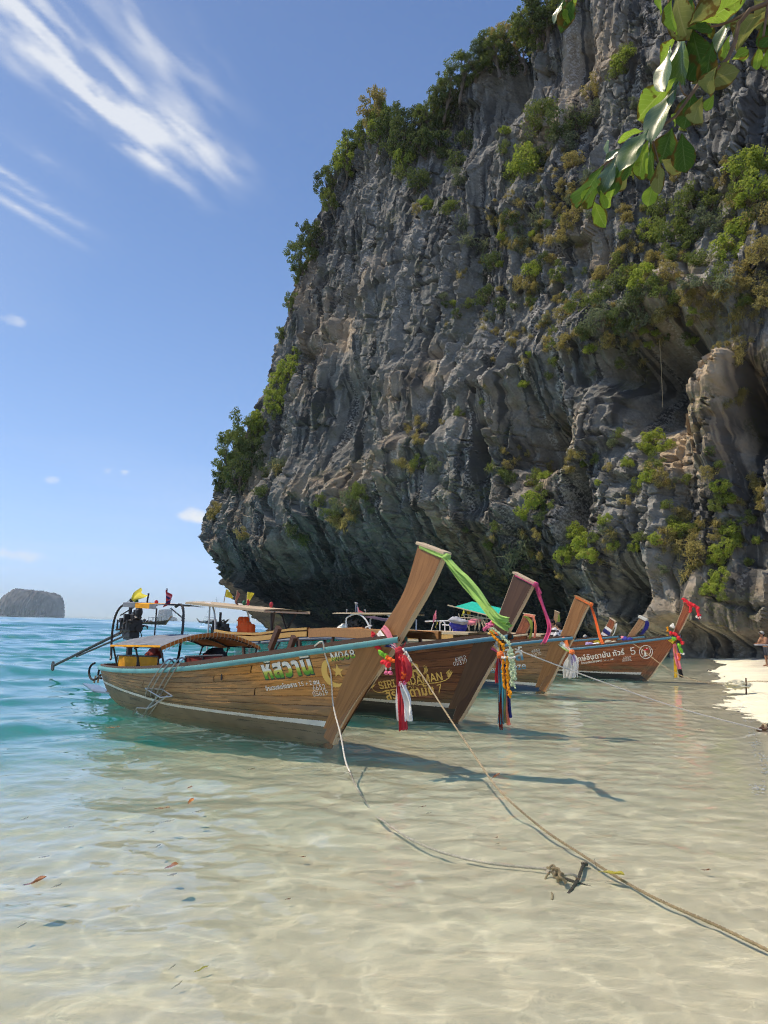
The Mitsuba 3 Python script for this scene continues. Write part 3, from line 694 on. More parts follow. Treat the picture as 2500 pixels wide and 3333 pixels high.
def flat(polys, fine=.0):
    """Flat outlines as one sheet of triangles in the xy plane."""
    ms = []
    for g in polys:
        for h in getattr(g, 'geoms', [g]):
            if h.is_empty or h.area < 1e-6:
                continue
            v, f = trimesh.creation.triangulate_polygon(h, engine='earcut')
            ms.append(trimesh.Trimesh(np.c_[v, np.zeros(len(v))], f, process=False))
    m = cat(*ms)
    # triangles wound to face +z
    nz_ = np.cross(m.vertices[m.faces[:, 1]] - m.vertices[m.faces[:, 0]], m.vertices[m.faces[:, 2]] - m.vertices[m.faces[:, 0]])[:, 2]
    f = np.where((nz_ < 0)[:, None], m.faces[:, ::-1], m.faces)
    return trimesh.Trimesh(m.vertices, f, process=False)


def latin(text, h, bold=True):
    m = meshkit.text_mesh(text, h, .001, bold)
    v, f = A(m.vertices), A(m.faces)
    top = (v[f][:, :, 2] > .0005).all(1)
    return trimesh.Trimesh(v, f[top], process=False)


class Boat:
    """A longtail boat. Its own axes: a forward from the foot of the stem, l towards the camera's side, z up from the water."""

    def __init__(self, key, foot, deg, L=7.4, B=.95, sheer=((0, .60), (.2, .64), (.4, .72), (.6, .87), (.75, 1.05), (.88, 1.24), (1, 1.43)), rake=.87, white=((0, .30), (.2, .26), (.5, .17), (.8, .19), (1, .22)), trim=0.0):
        self.key, self.L, self.B, self.rake = key, L, B, rake
        self.foot = A([foot[0], foot[1], trim])
        g = math.radians(deg)
        self.h, self.n = A([math.cos(g), math.sin(g), 0]), A([math.sin(g), -math.cos(g), 0])
        self.sheer, self.white = A(sheer, float), A(white, float)
        from scipy.interpolate import PchipInterpolator
        xx = np.linspace(0, 1, 1601)
        self._x, self._zs = xx, PchipInterpolator(self.sheer[:, 0], self.sheer[:, 1])(xx)
        self._b = B * PchipInterpolator([0, .008, .025, .06, .14, .32, .48, .64, .79, .9, 1], [0, .26, .45, .63, .80, .97, 1, .90, .63, .35, .045])(xx)

    def zs(self, s):
        return np.interp(s, self._x, self._zs)

    def zk(self, s):
        return np.interp(s, [0, .12, .5, .8, 1], [-.10, -.24, -.27, -.16, -.06])

    def half(self, s):
        return np.interp(s, self._x, self._b)

    def local(self, s, t, side=1, off=0.0):
        """A point of the hull's skin: s from stern to stem, t from keel to sheer."""
        s, t = np.broadcast_arrays(A(s, float), A(t, float))
        zk, zs = self.zk(s), self.zs(s)
        z = zk + t * (zs - zk)
        a = -self.L + s * (self.L + self.rake * np.maximum(z, -.06))
        p = np.interp(s, [0, .55, .85, 1], [.40, .42, .66, .8])
        b = self.half(s) * np.maximum(t, 0) ** p
        return np.stack([a, side * (b + off), z], -1)

    def world(self, q):
        q = A(q, float)
        return self.foot + q[..., :1] * self.h + q[..., 1:2] * self.n + q[..., 2:] * A([0, 0, 1.0])

    def mesh(self, m):
        return trimesh.Trimesh(self.world(m.vertices), m.faces if (np.cross(self.h, self.n)[2] > 0) else m.faces[:, ::-1], process=False)

    def at(self, x, y, l=0.0):
        """The point at l beside the boat's middle line that the photograph shows at x, y (its own axes)."""
        d = ray(x, y)
        t = ((self.foot - EYE) @ self.n + l) / (d @ self.n)
        q = EYE + t * d - self.foot
        return A([q @ self.h, l, q[2]])

    def skin_l(self, a, z):
        """How far out the hull's near side lies at a, z."""
        s = np.clip((a + self.L) / (self.L + self.rake * np.maximum(z, -.06)), 0, 1)
        zk, zs = self.zk(s), self.zs(s)
        t = np.clip((z - zk) / (zs - zk), 0, 1.2)
        p = np.interp(s, [0, .55, .85, 1], [.40, .42, .66, .8])
        return self.half(s) * t ** p

    def on_skin(self, x, y):
        """The point of the near side that the photograph shows at x, y."""
        l = .3
        for _ in range(40):
            q = self.at(x, y, l)
            l = .5 * l + .5 * float(self.skin_l(q[0], q[2]))
        return self.at(x, y, l)

    def put(self, name, m, mt, parent=None, smooth=30, **kw):
        return put(name, self.mesh(m), mt, parent or self.key, smooth, **kw)

    def strip(self, s0, s1, t0, t1, n=30, off=(0.0, 0.0), m=2, side=1):
        s = np.linspace(s0, s1, n)
        v = np.linspace(0, 1, m)
        t = np.array([t0(s), t1(s)])
        return A([[self.local(a, t[0, i] + (t[1, i] - t[0, i]) * b, side, off[0] + (off[1] - off[0]) * b) for b in v] for i, a in enumerate(s)]), s, v

    def t_at(self, s, z):
        return (z - self.zk(s)) / (self.zs(s) - self.zk(s))

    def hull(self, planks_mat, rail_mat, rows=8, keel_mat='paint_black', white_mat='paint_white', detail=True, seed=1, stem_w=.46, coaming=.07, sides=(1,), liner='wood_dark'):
        rng = np.random.default_rng(seed)
        tw = lambda s: self.t_at(s, np.interp(s, self.white[:, 0], self.white[:, 1]))
        s = np.r_[0, .004, .012, .025, .045, np.linspace(.07, 1, 44)]
        t = np.linspace(0, 1, 14)
        # the shell, seen from inside and on the far side
        P = A([[self.local(a, b, -1, -.022) for b in t[::-1]] + [self.local(a, b, 1, -.022) for b in t[1:]] for a in s])
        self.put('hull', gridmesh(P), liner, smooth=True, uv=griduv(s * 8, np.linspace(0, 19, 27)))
        H = f'{self.key}__hull'
        ts = stem_w
        # planks on the near side, from the white line up
        for side in sides:
            for r in range(rows if detail else 1):
                R_ = rows if detail else 1
                lo = lambda x, r=r: tw(x) + (1 - tw(x)) * r / R_
                hi = lambda x, r=r: tw(x) + (1 - tw(x)) * (r + 1) / R_
                cuts = [0.0] + sorted(rng.uniform(.25, .8, 2 if detail else 0)) + [1.0]
                if len(cuts) == 4 and cuts[2] - cuts[1] < .12:
                    cuts.pop(2)
                for c0, c1 in zip(cuts[:-1], cuts[1:]):
                    k = int(rng.integers(0, 90))
                    ss = np.linspace(c0 + (.0011 if c0 else 0), c1 - (.0011 if c1 < 1 else 0), max(8, int(46 * (c1 - c0))))
                    if c0 == 0:
                        ss = np.r_[0, .004, .012, .025, .045, ss[ss > .06]]
                    vv, oo = [.010, .04, .09, .5, .91, .96, .990], [-.006, .001, .004, .006, .004, .001, -.006]
                    Q = A([[self.local(x, lo(x) + (hi(x) - lo(x)) * v, side, o) for v, o in zip(vv, oo)] for x in ss])
                    self.put('plank', gridmesh(Q, flip=side < 0), planks_mat, H, smooth=True, uv=griduv(ss * 8, k * 10 + A(vv) * .17 + rng.uniform(0, 5)))
            # bottom paint and white line
            Q, a, v = self.strip(0, 1, lambda x: x * 0, tw, 50, (.0, .004), 8, side)
            self.put('bottom', gridmesh(Q, flip=side < 0), keel_mat, smooth=True, uv=griduv(a * 8, v))
            wd = lambda x: tw(x) + np.interp(x, [0, .5, .8, 1], [.05, .045, .05, .085]) / (self.zs(x) - self.zk(x))
            Q, a, v = self.strip(0, 1, tw, wd, 50, (.007, .007), 3, side)
            self.put('waterline_stripe', gridmesh(Q, flip=side < 0), white_mat, smooth=True, uv=griduv(a * 8, v * .05))
            # the wide stem timber the planks butt into
            tt = np.linspace(float(tw(1.0)), 1.0, 20)
            Q = []
            for b in tt:
                row = []
                for w in np.linspace(1, 0, 6):
                    s_ = 1 - w * (ts * (.75 + .25 * b)) / (self.L + self.rake)
                    row.append(self.local(s_, b, side, .010))
                Q.append(row)
            self.put('stem_cheek', gridmesh(A(Q), flip=side > 0), 'wood_stem' if self.stem_mat is None else self.stem_mat, smooth=True, uv=griduv(tt * 1.7, np.linspace(0, .45, 6) + 20))
        # rails on both sides
        for side in (1, -1):
            ss = np.r_[0, .004, .012, .025, .045, np.linspace(.07, 1.0, 50)]
            prof = [(.004, -.075), (.034, -.07), (.042, -.045), (.042, -.018), (.030, -.002), (.0, 0), (-.02, -.0)]
            Q = A([[self.local(x, 1, side, o) + A([0, 0, dz]) for o, dz in prof] for x in ss])
            self.put('rub_rail', gridmesh(Q, flip=side < 0), rail_mat, smooth=40, )
            hgt = lambda x: coaming * np.interp(x, [0, .06, .3, .7, .95, 1], [.25, .3, .5, 1, .8, .3])
            Q = A([[self.local(x, 1, side, o) + A([0, 0, dz * (hgt(x) if dz > .5 else 1)]) for o, dz in [(-.012, -.002), (-.012, 1.0), (-.075, 1.02), (-.085, -.05)]] for x in ss])
            self.put('coaming', gridmesh(Q, flip=side < 0), 'wood_dark', smooth=False, )

    stem_mat = None

    def prow(self, front, back, thick=.095, mt=None, cap='wood_pale', cap_h=.035):
        """The tall prow in the boat's middle plane: front and back edges from the stem up."""
        f, b = curve(front, 26), curve(back, 26)
        k = len(f)
        V = []
        for i in range(k):
            d = (b[i] - f[i]) / np.linalg.norm(b[i] - f[i])
            c = .014
            th = thick * (1 - .12 * i / k) / 2
            pr = [(f[i] + d * 0, -th + c), (f[i] + d * 0, th - c), (f[i] + d * c, th), (b[i] - d * c, th), (b[i], th - c), (b[i], -th + c), (b[i] - d * c, -th), (f[i] + d * c, -th)]
            V.append([[p[0], l, p[1]] for p, l in pr])
        V = A(V)
        L_ = np.r_[0, np.cumsum(np.linalg.norm(np.diff(f, axis=0), axis=1))]
        # wide cheeks (with their grain along the prow), and the narrow edges
        m = self.mt_prow = mt or self.stem_mat or 'wood_stem'
        w = np.linalg.norm(b - f, axis=1).mean()
        self.put('prow', cat(gridmesh(V[:, 2:4]), gridmesh(V[:, 6:8])), m, smooth=True, uv=np.vstack([griduv(L_, [.0, w]), griduv(L_, [w, 0])]) + A([0, 31.0]))
        P = f'{self.key}__prow'
        self.put('edge', cat(gridmesh(V[:, [7, 0, 1, 2]]), gridmesh(V[:, [3, 4, 5, 6]])), 'wood_pale' if mt is None else 'wood_tan', P, smooth=False, uv=np.vstack([griduv(L_, [0, .02, .07, .09])] * 2) + A([0, 45.0]))
        e = (f[-1] - f[-2]) / np.linalg.norm(f[-1] - f[-2])
        d = (b[-1] - f[-1]) / np.linalg.norm(b[-1] - f[-1])
        up = A([-d[1], d[0]]) if A([-d[1], d[0]]) @ e > 0 else A([d[1], -d[0]])
        c0 = (f[-1] + b[-1]) / 2 + up * cap_h / 2
        W_ = np.linalg.norm(b[-1] - f[-1]) + .03
        Rm = A([[d[0], 0, d[1]], [0, 1, 0], [up[0], 0, up[1]]])
        self.put('cap', box([c0[0], 0, c0[1]], (W_, thick * 1.05 + .03, cap_h), Rm, .12), cap, P)
        self.top_f, self.top_b, self.f, self.b = f[-1], b[-1], f, b

    def letters(self, name, m, x0, y0, x1, y1, mt, height=None, shear=0.0, off=.0085, uvy=False):
        """Flat lettering (unit capital height, reading along +x) laid on the near side between two points of the photograph."""
        p, q = self.on_skin(x0, y0), self.on_skin(x1, y1)
        v = A(m.vertices)
        w = v[:, 0].max() - v[:, 0].min()
        t = (v[:, 0] - v[:, 0].min()) / w
        L_ = math.hypot(q[0] - p[0], q[2] - p[2])
        k = height if height else L_ / w
        # cut long edges so the sheet bends with the planks
        v3, f3 = trimesh.remesh.subdivide_to_size(np.c_[t * L_, v[:, 1] * k, v[:, 1] * 0], m.faces, .07, max_iter=6)
        t = v3[:, 0] / L_
        a = p[0] + (q[0] - p[0]) * t
        z = p[2] + (q[2] - p[2]) * t + v3[:, 1]
        a = a + shear * v3[:, 1]
        l = self.skin_l(a, z) + off
        mm = trimesh.Trimesh(np.stack([a, l, z], -1), f3, process=False)
        kw = dict(uv=np.c_[t, v3[:, 1] / k]) if uvy else {}
        return put(name, trimesh.Trimesh(self.world(mm.vertices), mm.faces, process=False), mt, self.key, smooth=True if uvy else False, **kw)


def flower_chain(pts, r, seed=0, spacing=.8, jit=.25, petals=6):
    """A garland: little ruffled flowers strung close along a line."""
    rng = np.random.default_rng(seed)
    p = A(pts, float)
    t = np.r_[0, np.cumsum(np.linalg.norm(np.diff(p, axis=0), axis=1))]
    n = max(3, int(t[-1] / (r * spacing)))
    c = np.stack([np.interp(np.linspace(0, t[-1], n), t, p[:, k]) for k in range(3)], -1)
    base = trimesh.creation.icosphere(1, 1.0)
    ms = []
    for q in c:
        v = A(base.vertices)
        ph = rng.uniform(0, 6.3, 2)
        an = np.arctan2(v[:, 1], v[:, 0])
        v = v * (1 + .28 * np.sin(an * petals + ph[0]) * np.cos(v[:, 2] * 3 + ph[1]))[:, None] * rng.uniform(.8, 1.15)
        R3 = trimesh.transformations.random_rotation_matrix(rng.random(3))[:3, :3]
        ms.append(trimesh.Trimesh((v * A([1, 1, .7])) @ R3 * r + q + rng.normal(0, r * jit, 3), base.faces, process=False))
    return cat(*ms)

# ================================================================ the boats in front, bows to the beach
def lerp_pts(b, pts, l):
    return [b.at(x, y, l) for x, y in pts]


def inside(b, floor=.14, thwarts=(.12, .3, .45, .6, .74), deck=True, mt='wood_tan', seed=0, ribs=True):
    """Floor boards, thwarts and ribs."""
    rng = np.random.default_rng(seed)
    s = np.linspace(.03, .93, 30)
    tf = lambda x: b.t_at(x, floor + .25 * np.clip(x - .7, 0, 1))
    for j in range(5):
        Q = []
        for x in s:
            w = b.local(x, float(tf(x)), 1)[1] - .05
            q0 = b.local(x, float(tf(x)), 1)
            Q.append([[q0[0], -w + 2 * w * (j + .03) / 5, q0[2]], [q0[0], -w + 2 * w * (j + .97) / 5, q0[2]]])
        b.put('floor_board', gridmesh(A(Q)), mt, smooth=True, uv=griduv(s * 8, [0, .25]) + A([0, 10 * (j + seed)]))
    for x in thwarts:
        q = b.local(x, .84, 1)
        b.put('thwart', bar((q[0], -q[1] + .03, q[2]), (q[0], q[1] - .03, q[2]), .24, .035), 'wood_tan')
    if ribs:
        ms = []
        for x in np.linspace(.06, .93, 22):
            t = np.linspace(.25, .97, 9)
            for side in (1, -1):
                c = A([b.local(x, v, side, -.04) for v in t])
                ms.append(tube(c, .02, 4))
        b.put('ribs', cat(*ms), 'wood_dark', kind='stuff')
    if deck:
        s = np.r_[.004, .02, .05, .08, .10]
        Q = A([[b.local(x, .88, -1, -.03), b.local(x, .88, 1, -.03)] for x in s])
        b.put('stern_deck', gridmesh(Q), mt, smooth=True, uv=griduv(s * 8, [0, 1.2]) + A([0, 130]))
    s = np.linspace(.86, .985, 8)
    Q = A([[b.local(x, .93, -1, -.03), b.local(x, .93, 1, -.03)] for x in s])
    b.put('fore_deck', gridmesh(Q), mt, smooth=True, uv=griduv(s * 8, [0, .6]) + A([0, 170]))


def engine(parent_boat, c, R0=.28, shaft=None, seed=0, label=None, exhaust=True, stand=True, mesh_only=False):
    """A car engine on a swivel with its long propeller shaft."""
    rng = np.random.default_rng(seed)
    b, c = parent_boat, A(c, float)
    k = R0 / .28
    b.put('engine', cat(box(c, (.46 * k, .26 * k, .24 * k)), box(c + A([.02, 0, .17 * k]), (.42 * k, .16 * k, .10 * k)), box(c - A([0, 0, .17 * k]), (.38 * k, .2 * k, .12 * k))), 'grease')
    E = None
    E = max([q for q in scene if q.startswith(f'{b.key}__engine') and q.count('__') == 1])
    ms = [tube([c + A([.16 * k * i - .2 * k, .13 * k, .05 * k]), c + A([.16 * k * i - .2 * k, .2 * k, .10 * k]), c + A([.16 * k * i - .2 * k, .2 * k, -.08 * k])], .02 * k, 6) for i in range(4)]
    for _ in range(16):
        p = c + rng.uniform(-1, 1, 3) * A([.25, .16, .2]) * k
        q = p + rng.normal(0, .13, 3) * k
        ms.append(tube(curve([p, (p + q) / 2 + rng.normal(0, .06, 3) * k, q], 8), rng.uniform(.009, .02) * k, 5))
    for _ in range(9):
        p = c + rng.uniform(-1, 1, 3) * A([.24, .14, .2]) * k
        ms.append(box(p, rng.uniform(.05, .13, 3) * k))
    b.put('hoses', cat(*ms), 'dark_metal', E)
    w = [trimesh.creation.cylinder(.07 * k, .03, sections=20), trimesh.creation.cylinder(.045 * k, .03, sections=16), trimesh.creation.cylinder(.11 * k, .025, sections=24)]
    for m, o in zip(w, ((.26, -.05, -.05), (.26, .06, .09), (-.25, 0, 0))):
        m.apply_transform(trimesh.transformations.rotation_matrix(math.pi / 2, [0, 1, 0]))
        m.apply_translation(c + A(o) * k)
    for m in w:
        b.put('pulley', m, 'dark_metal', E)
    if exhaust:
        b.put('exhaust', cat(tube([c + A([-.12, 0, .2]) * k, c + A([-.12, 0, .52]) * k], .035 * k, 8), tube([c + A([.1, .0, .2]) * k, c + A([.1, 0, .3]) * k], .03 * k, 8)), 'dark_metal', E)
    if stand:
        b.put('swivel', cat(bar(c - A([0, 0, .24 * k]), c - A([0, 0, .75 * k]), .1, .1, (1, 0, 0)), bar(c + A([-.2 * k, 0, -.25 * k]), c + A([.25 * k, 0, -.25 * k]), .14, .06)), 'dark_metal', E)
    if shaft is not None:
        sh = A(shaft, float)
        b.put('propeller_shaft', cat(tube([c + A([-.2 * k, 0, -.08 * k]), sh], .035, 8), tube([c + A([-.3, 0, -.22]), c * .35 + sh * .65 + A([0, 0, -.07])], .022, 6)), 'dark_metal', E)
        d = (sh - c) / np.linalg.norm(sh - c)
        s1 = np.cross(d, [0, 0, 1])
        s1 /= np.linalg.norm(s1)
        u1 = np.cross(s1, d)
        fin = trimesh.creation.cylinder(.13, .03, sections=20)
        fin.apply_transform(np.vstack([np.c_[A([u1, d, s1]).T, sh + d * .12], [0, 0, 0, 1]]))
        b.put('propeller_guard', fin, 'dark_metal', E)


def flag(b, foot, top, fly, drop, mt, pole_mt='dark_metal', seed=0, r=.012, stripes=None, label=None):
    """A flag on a short staff: fly is the free edge's offset, drop the depth of the hoist."""
    foot, top = A(foot, float), A(top, float)
    b.put('flag_staff', tube([foot, top], r, 6), pole_mt)
    f = max(q for q in scene if q.startswith(f'{b.key}__flag_staff') and q.count('__') == 1)
    n, m = 16, 10
    d = (foot - top) / np.linalg.norm(foot - top)
    U = np.linspace(0, 1, n)[:, None]
    V = np.linspace(0, 1, m)[None]
    rng = np.random.default_rng(seed)
    side = np.cross(A(fly, float), d)
    side /= np.linalg.norm(side)
    P = top + d * (V * drop)[..., None] + A(fly, float) * U[..., None] + side * (.09 * U * np.sin(U * 6 + V * 2.2 + rng.uniform(0, 6)))[..., None] + A([0, 0, -1.0]) * (.10 * U * U * drop * 2)[..., None]
    if not stripes:
        b.put('flag', gridmesh(P), mt, f, smooth=True, label=label)
    else:
        for i, sm in enumerate(stripes):
            k0, k1 = int(i * (m - 1) / len(stripes)), int((i + 1) * (m - 1) / len(stripes))
            b.put('flag', gridmesh(P[:, k0:k1 + 1]), sm, f, smooth=True)


# ---------------------------------------------------------------- the nearest boat
b1 = Boat(thing('longtail_boat', 'nearest longtail boat, golden brown planks, with a crescent and star on its bow', 'boat', 'longtail boats beached with bows to the sand'), at_z(1088, 2424), -48)
b1.hull('wood_gold', 'paint_turquoise', 8, 'paint_keel', seed=3)
b1.prow([b1.at(*p) for p in []] or [(b1.at(x, y)[0], b1.at(x, y)[2]) for x, y in [(1092, 2425), (1113, 2377), (1172, 2280), (1241, 2183), (1312, 2074), (1360, 1992), (1395, 1932), (1430, 1860), (1453, 1806)]],
        [(b1.at(x, y)[0], b1.at(x, y)[2]) for x, y in [(1060, 2395), (1082, 2350), (1120, 2275), (1180, 2180), (1238, 2065), (1265, 2020), (1290, 1982), (1317, 1933), (1339, 1874), (1355, 1818), (1367, 1774)]], thick=.10)
inside(b1, mt='wood_tan', seed=2)
# lettering
b1.letters('lettering', flat([g.buffer(.035) for g in thai_poly('name_a')]), 866, 2213, 1027, 2195, 'paint_shadow', off=.0085)
b1.letters('lettering', flat([g.buffer(.012) for g in thai_poly('name_a')]), 867, 2210, 1024, 2192, 'paint_letter_green', off=.0115, uvy=True)
b1.letters('lettering', flat(thai_poly('capacity')), 869, 2249, 970, 2235, 'paint_letter')
b1.letters('lettering', latin('15 + 2', 1.0, False), 976, 2234, 1018, 2229, 'paint_letter')
b1.letters('lettering', flat(thai_poly('people')), 1024, 2229, 1042, 2226, 'paint_letter')
b1.letters('lettering', latin('6652', 1.0, False), 1022, 2248, 1062, 2243, 'paint_letter')
b1.letters('lettering', latin('03619', 1.0, False), 1022, 2267, 1070, 2261, 'paint_letter')
b1.letters('lettering', latin('M068', 1.0, True), 1084, 2153, 1162, 2143, 'paint_shadow', off=.0085)
b1.letters('lettering', latin('M068', 1.0), 1083, 2151, 1160, 2140, 'paint_letter_green', off=.0115, uvy=True)


def crescent_star():
    from shapely import Polygon
    from shapely.geometry import Point
    big = Point(0, 0).buffer(1, 48)
    moon = big.difference(Point(.30, .04).buffer(.80, 48))
    star = Polygon([((.52 if i % 2 == 0 else .21) * math.sin(i * math.pi / 5 + .1) + .42, (.52 if i % 2 == 0 else .21) * math.cos(i * math.pi / 5 + .1) + .10) for i in range(10)])
    return [moon, star]


cs = flat(crescent_star())
p_, q_ = b1.on_skin(1050, 2195), b1.on_skin(1121, 2187)
b1.letters('emblem', cs, 1050, 2194, 1122, 2187, 'paint_gold', off=.009)
# stern frame with its little awning, flags and lamps
post = lambda b, p, q, r=.02, m='dark_metal', n='post': b.put(n, tube([p, q], r, 8), m)
A1, B1_, C1 = b1.at(360, 2147, .5), b1.at(503, 2075, -.3), b1.at(572, 2140, 0)
At, Bt, Ct = b1.at(389, 1973, .5), b1.at(510, 1980, -.3), b1.at(599, 1984, 0)
b1.put('canopy_frame', cat(tube(curve([A1, A1 * .05 + At * .95, At + A([.1, -.05, .035]), A([At[0] + .25, .3, At[2] + .05])], 20), .022), tube([A([At[0] + .2, .35, At[2] + .05]), Bt + A([-.3, -.1, .05])], .018),
                           tube(curve([C1 - A([0, 0, .5]), C1 * .06 + Ct * .94, Ct + A([-.05, 0, .03]), Ct + A([-.35, 0, .05])], 20), .024), tube([B1_ - A([0, 0, .6]), Bt], .016),
                           tube([b1.at(392, 2003, .5), A([At[0] + .45, .3, At[2] + .04])], .014), tube([b1.at(595, 2012, 0), Ct + A([-.35, .1, .02])], .012), tube([b1.at(592, 2020, 0), Ct + A([-.42, -.2, .02])], .012)), 'dark_metal')
x0, x1 = At[0] + .12, Ct[0] - .12
for i, (t0, t1, m_) in enumerate(((0, .38, 'cloth_tarp'), (.38, .80, 'cloth_amber'), (.80, 1.0, 'cloth_tarp'))):
    aa = np.linspace(x0 + (x1 - x0) * t0, x0 + (x1 - x0) * t1, 8)
    zc = lambda a: At[2] + .06 + (Ct[2] - At[2]) * (a - x0) / (x1 - x0)
    P_ = A([[(a, l, zc(a) + .03 * math.cos(l * 2.4) + .008 * math.sin(a * 9 + l * 5)) for l in np.linspace(-.5, .48, 9)] for a in aa])
    edge_ = A([[(a, l, zc(a) + .03 * math.cos(l * 2.4) - dz) for dz in (0, .085)] for a in aa for l in (.48,)])
    b1.put('awning', cat(gridmesh(P_), gridmesh(P_ - A([0, 0, .012]), flip=True), gridmesh(edge_)), m_, smooth=40)
b1.put('lamp', cat(ball(b1.at(445, 1957, .2), .035, 2, (1, 1, 1.2)), tube([b1.at(445, 1970, .2), b1.at(445, 1957, .2)], .02)), 'green_plastic', label='small green navigation lamp')
b1.put('lamp', cat(ball(b1.at(509, 1960, .2), .035, 2, (1, 1, 1.2)), tube([b1.at(509, 1972, .2), b1.at(509, 1960, .2)], .02)), 'red_plastic', label='small red navigation lamp')
ft, tp = b1.at(478, 1966, .1), b1.at(484, 1931, .1)
b1.put('flag_staff', cat(tube([ft, tp], .018, 6), tube([b1.at(415, 1960, .35), b1.at(456, 1915, .1)], .006, 4)), 'dark_metal')
n_ = 18
U_, V_ = np.linspace(0, 1, n_)[:, None], np.linspace(0, 1, n_)[None]
c00, c10, c01, c11 = b1.at(431, 1940, .3), b1.at(455, 1912, .1), b1.at(446, 1952, .25), b1.at(484, 1938, .08)
P_ = ((1 - U_) * (1 - V_))[..., None] * c00 + (U_ * (1 - V_))[..., None] * c10 + ((1 - U_) * V_)[..., None] * c01 + (U_ * V_)[..., None] * c11
P_ = P_ + A([0, 1.0, 0]) * (.10 * np.sin(U_ * 3.1) * np.sin(V_ * 3.1) + .03 * np.sin(V_ * 9 + U_ * 4))[..., None] - A([0, 0, 1.0]) * (.10 * np.sin(V_ * 3.1) * (1 - U_ * .5))[..., None]
b1.put('flag', gridmesh(P_), 'cloth_flagyellow', f'{b1.key}__flag_staff', smooth=True, label='yellow flag bellied by the wind')
flag(b1, b1.at(541, 1970, .2), b1.at(544, 1915, .2), (.20, .06, -.10), .22, None, seed=4, stripes=['cloth_crimson', 'cloth_pink', 'cloth_navyflag', 'cloth_crimson'])
# engine and shaft
ec = b1.at(428, 2036, 0)
engine(b1, ec, .30, shaft=b1.at(176, 2166, -.25), seed=5)
b1.put('silencer', cat(blob(b1.at(452, 1992, 0), .085, 3, .2, 3, (.9, .9, 1.5)), tube([b1.at(452, 1975, 0), b1.at(450, 2016, 0)], .03), blob(b1.at(449, 2011, 0), .075, 5, .3, 3, (1.1, 1, .7))), 'grease')
# the vaulted awning amidships
af, ab, zf, rise = -3.42, -5.55, 1.13, .19
vl = np.linspace(-1, 1, 21)
arch = lambda a, l: A([a, l * .93, zf + rise * (1 - np.abs(l) ** 2.2) - .035 * (af - a) + .02 * math.sin(5 * a + 3 * l)])
Pv = A([[arch(a, l) for l in vl] for a in np.linspace(ab, af, 18)])
b1.put('awning', gridmesh(Pv), 'cloth_tarp', smooth=True)
b1.put('awning_lining', gridmesh(Pv - A([0, 0, .02]), flip=True), 'cloth_tarporange', smooth=True)
rim = A([[arch(af, l) + A([.01, 0, .012]), arch(af, l) + A([.03, 0, -.05])] for l in vl])
b1.put('awning_edge', gridmesh(rim), 'cloth_tarporange', smooth=True)
rim2 = A([[A([a, .94, zf - .035 * (af - a) + .012]), A([a, .945, zf - .035 * (af - a) - .02])] for a in np.linspace(ab, af, 12)])
b1.put('awning_edge', gridmesh(rim2), 'cloth_amber', smooth=True)
b1.put('awning_frame', cat(*[tube([arch(a, l) - A([0, 0, .04]) for l in vl], .016, 6) for a in (ab + .04, (af + ab) / 2, af - .05)], *[tube([arch(a, l) - A([0, 0, .03]), A([a, l * .80, .62])], .017, 6) for a in (ab + .04, (af + ab) / 2, af - .05) for l in (-.97, .97)],
                          *[tube([arch(ab, l) - A([0, 0, .03]), arch(af, l) - A([0, 0, .03])], .012, 6) for l in (-.95, -.5, 0, .5, .95)]), 'dark_metal')
b1.put('lacing', cat(*[tube(curve([arch(af, l) + A([.02, 0, .02]), arch(af, l) + A([.04, 0, -.03]), arch(af, l + .03) + A([.03, 0, -.09])], 6), .006, 4) for l in np.linspace(-.95, .92, 26)]), 'rope_tan')
# side screens
for (x0_, y0_, x1_, y1_), m_, lb in (((384, 2134, 447, 2166), 'cloth_amber', None), ((450, 2136, 515, 2168), 'cloth_amber', None), ((606, 2138, 660, 2164), 'cloth_maroon', None), ((662, 2134, 722, 2158), 'cloth_maroon', None)):
    a0, a1 = b1.at(x0_, y0_, .70), b1.at(x1_, y1_, .70)
    aa, zz_ = np.linspace(a0[0], a1[0], 9), np.linspace(a0[2] + .02, a1[2] - .12, 7)
    b1.put('side_screen', gridmesh(A([[(a, .70 + .012 * math.sin(a * 7 + z * 9), z) for z in zz_] for a in aa])), m_, smooth=True)
b1.put('screen_rail', cat(tube([b1.at(382, 2133, .71), b1.at(516, 2137, .71)], .014), tube([b1.at(604, 2137, .71), b1.at(726, 2133, .71)], .014), *[tube([b1.at(x, y, .71), b1.at(x, y, .71) - A([0, 0, .35])], .014) for x, y in ((382, 2133), (449, 2135), (516, 2137), (605, 2137), (661, 2136), (726, 2133))]), 'dark_metal')
b1.put('bundle', cat(blob(b1.at(505, 2128, 0), .15, 2, .3, 3, (1.5, .8, .8)), blob(b1.at(487, 2136, 0), .10, 4, .3, 3, (1.2, 1, .8))), 'cloth_maroon', label='dark red bundle on the thwart')
b1.put('bundle', cat(*[blob(b1.at(x, y, -.2), r, i, .35, 3) for i, (x, y, r) in enumerate(((690, 2138, .14), (710, 2132, .12), (675, 2142, .10), (722, 2140, .10)))]), 'cloth_black', label='heap of dark gear amidships')
# the two raked struts forward and the boarding ladder
for p, q in (((908, 2042), (880, 2112)), ((958, 2072), (944, 2112))):
    b1.put('strut', bar(b1.at(*p, -.1), b1.at(*q, -.1), .07, .10), 'wood_dark')


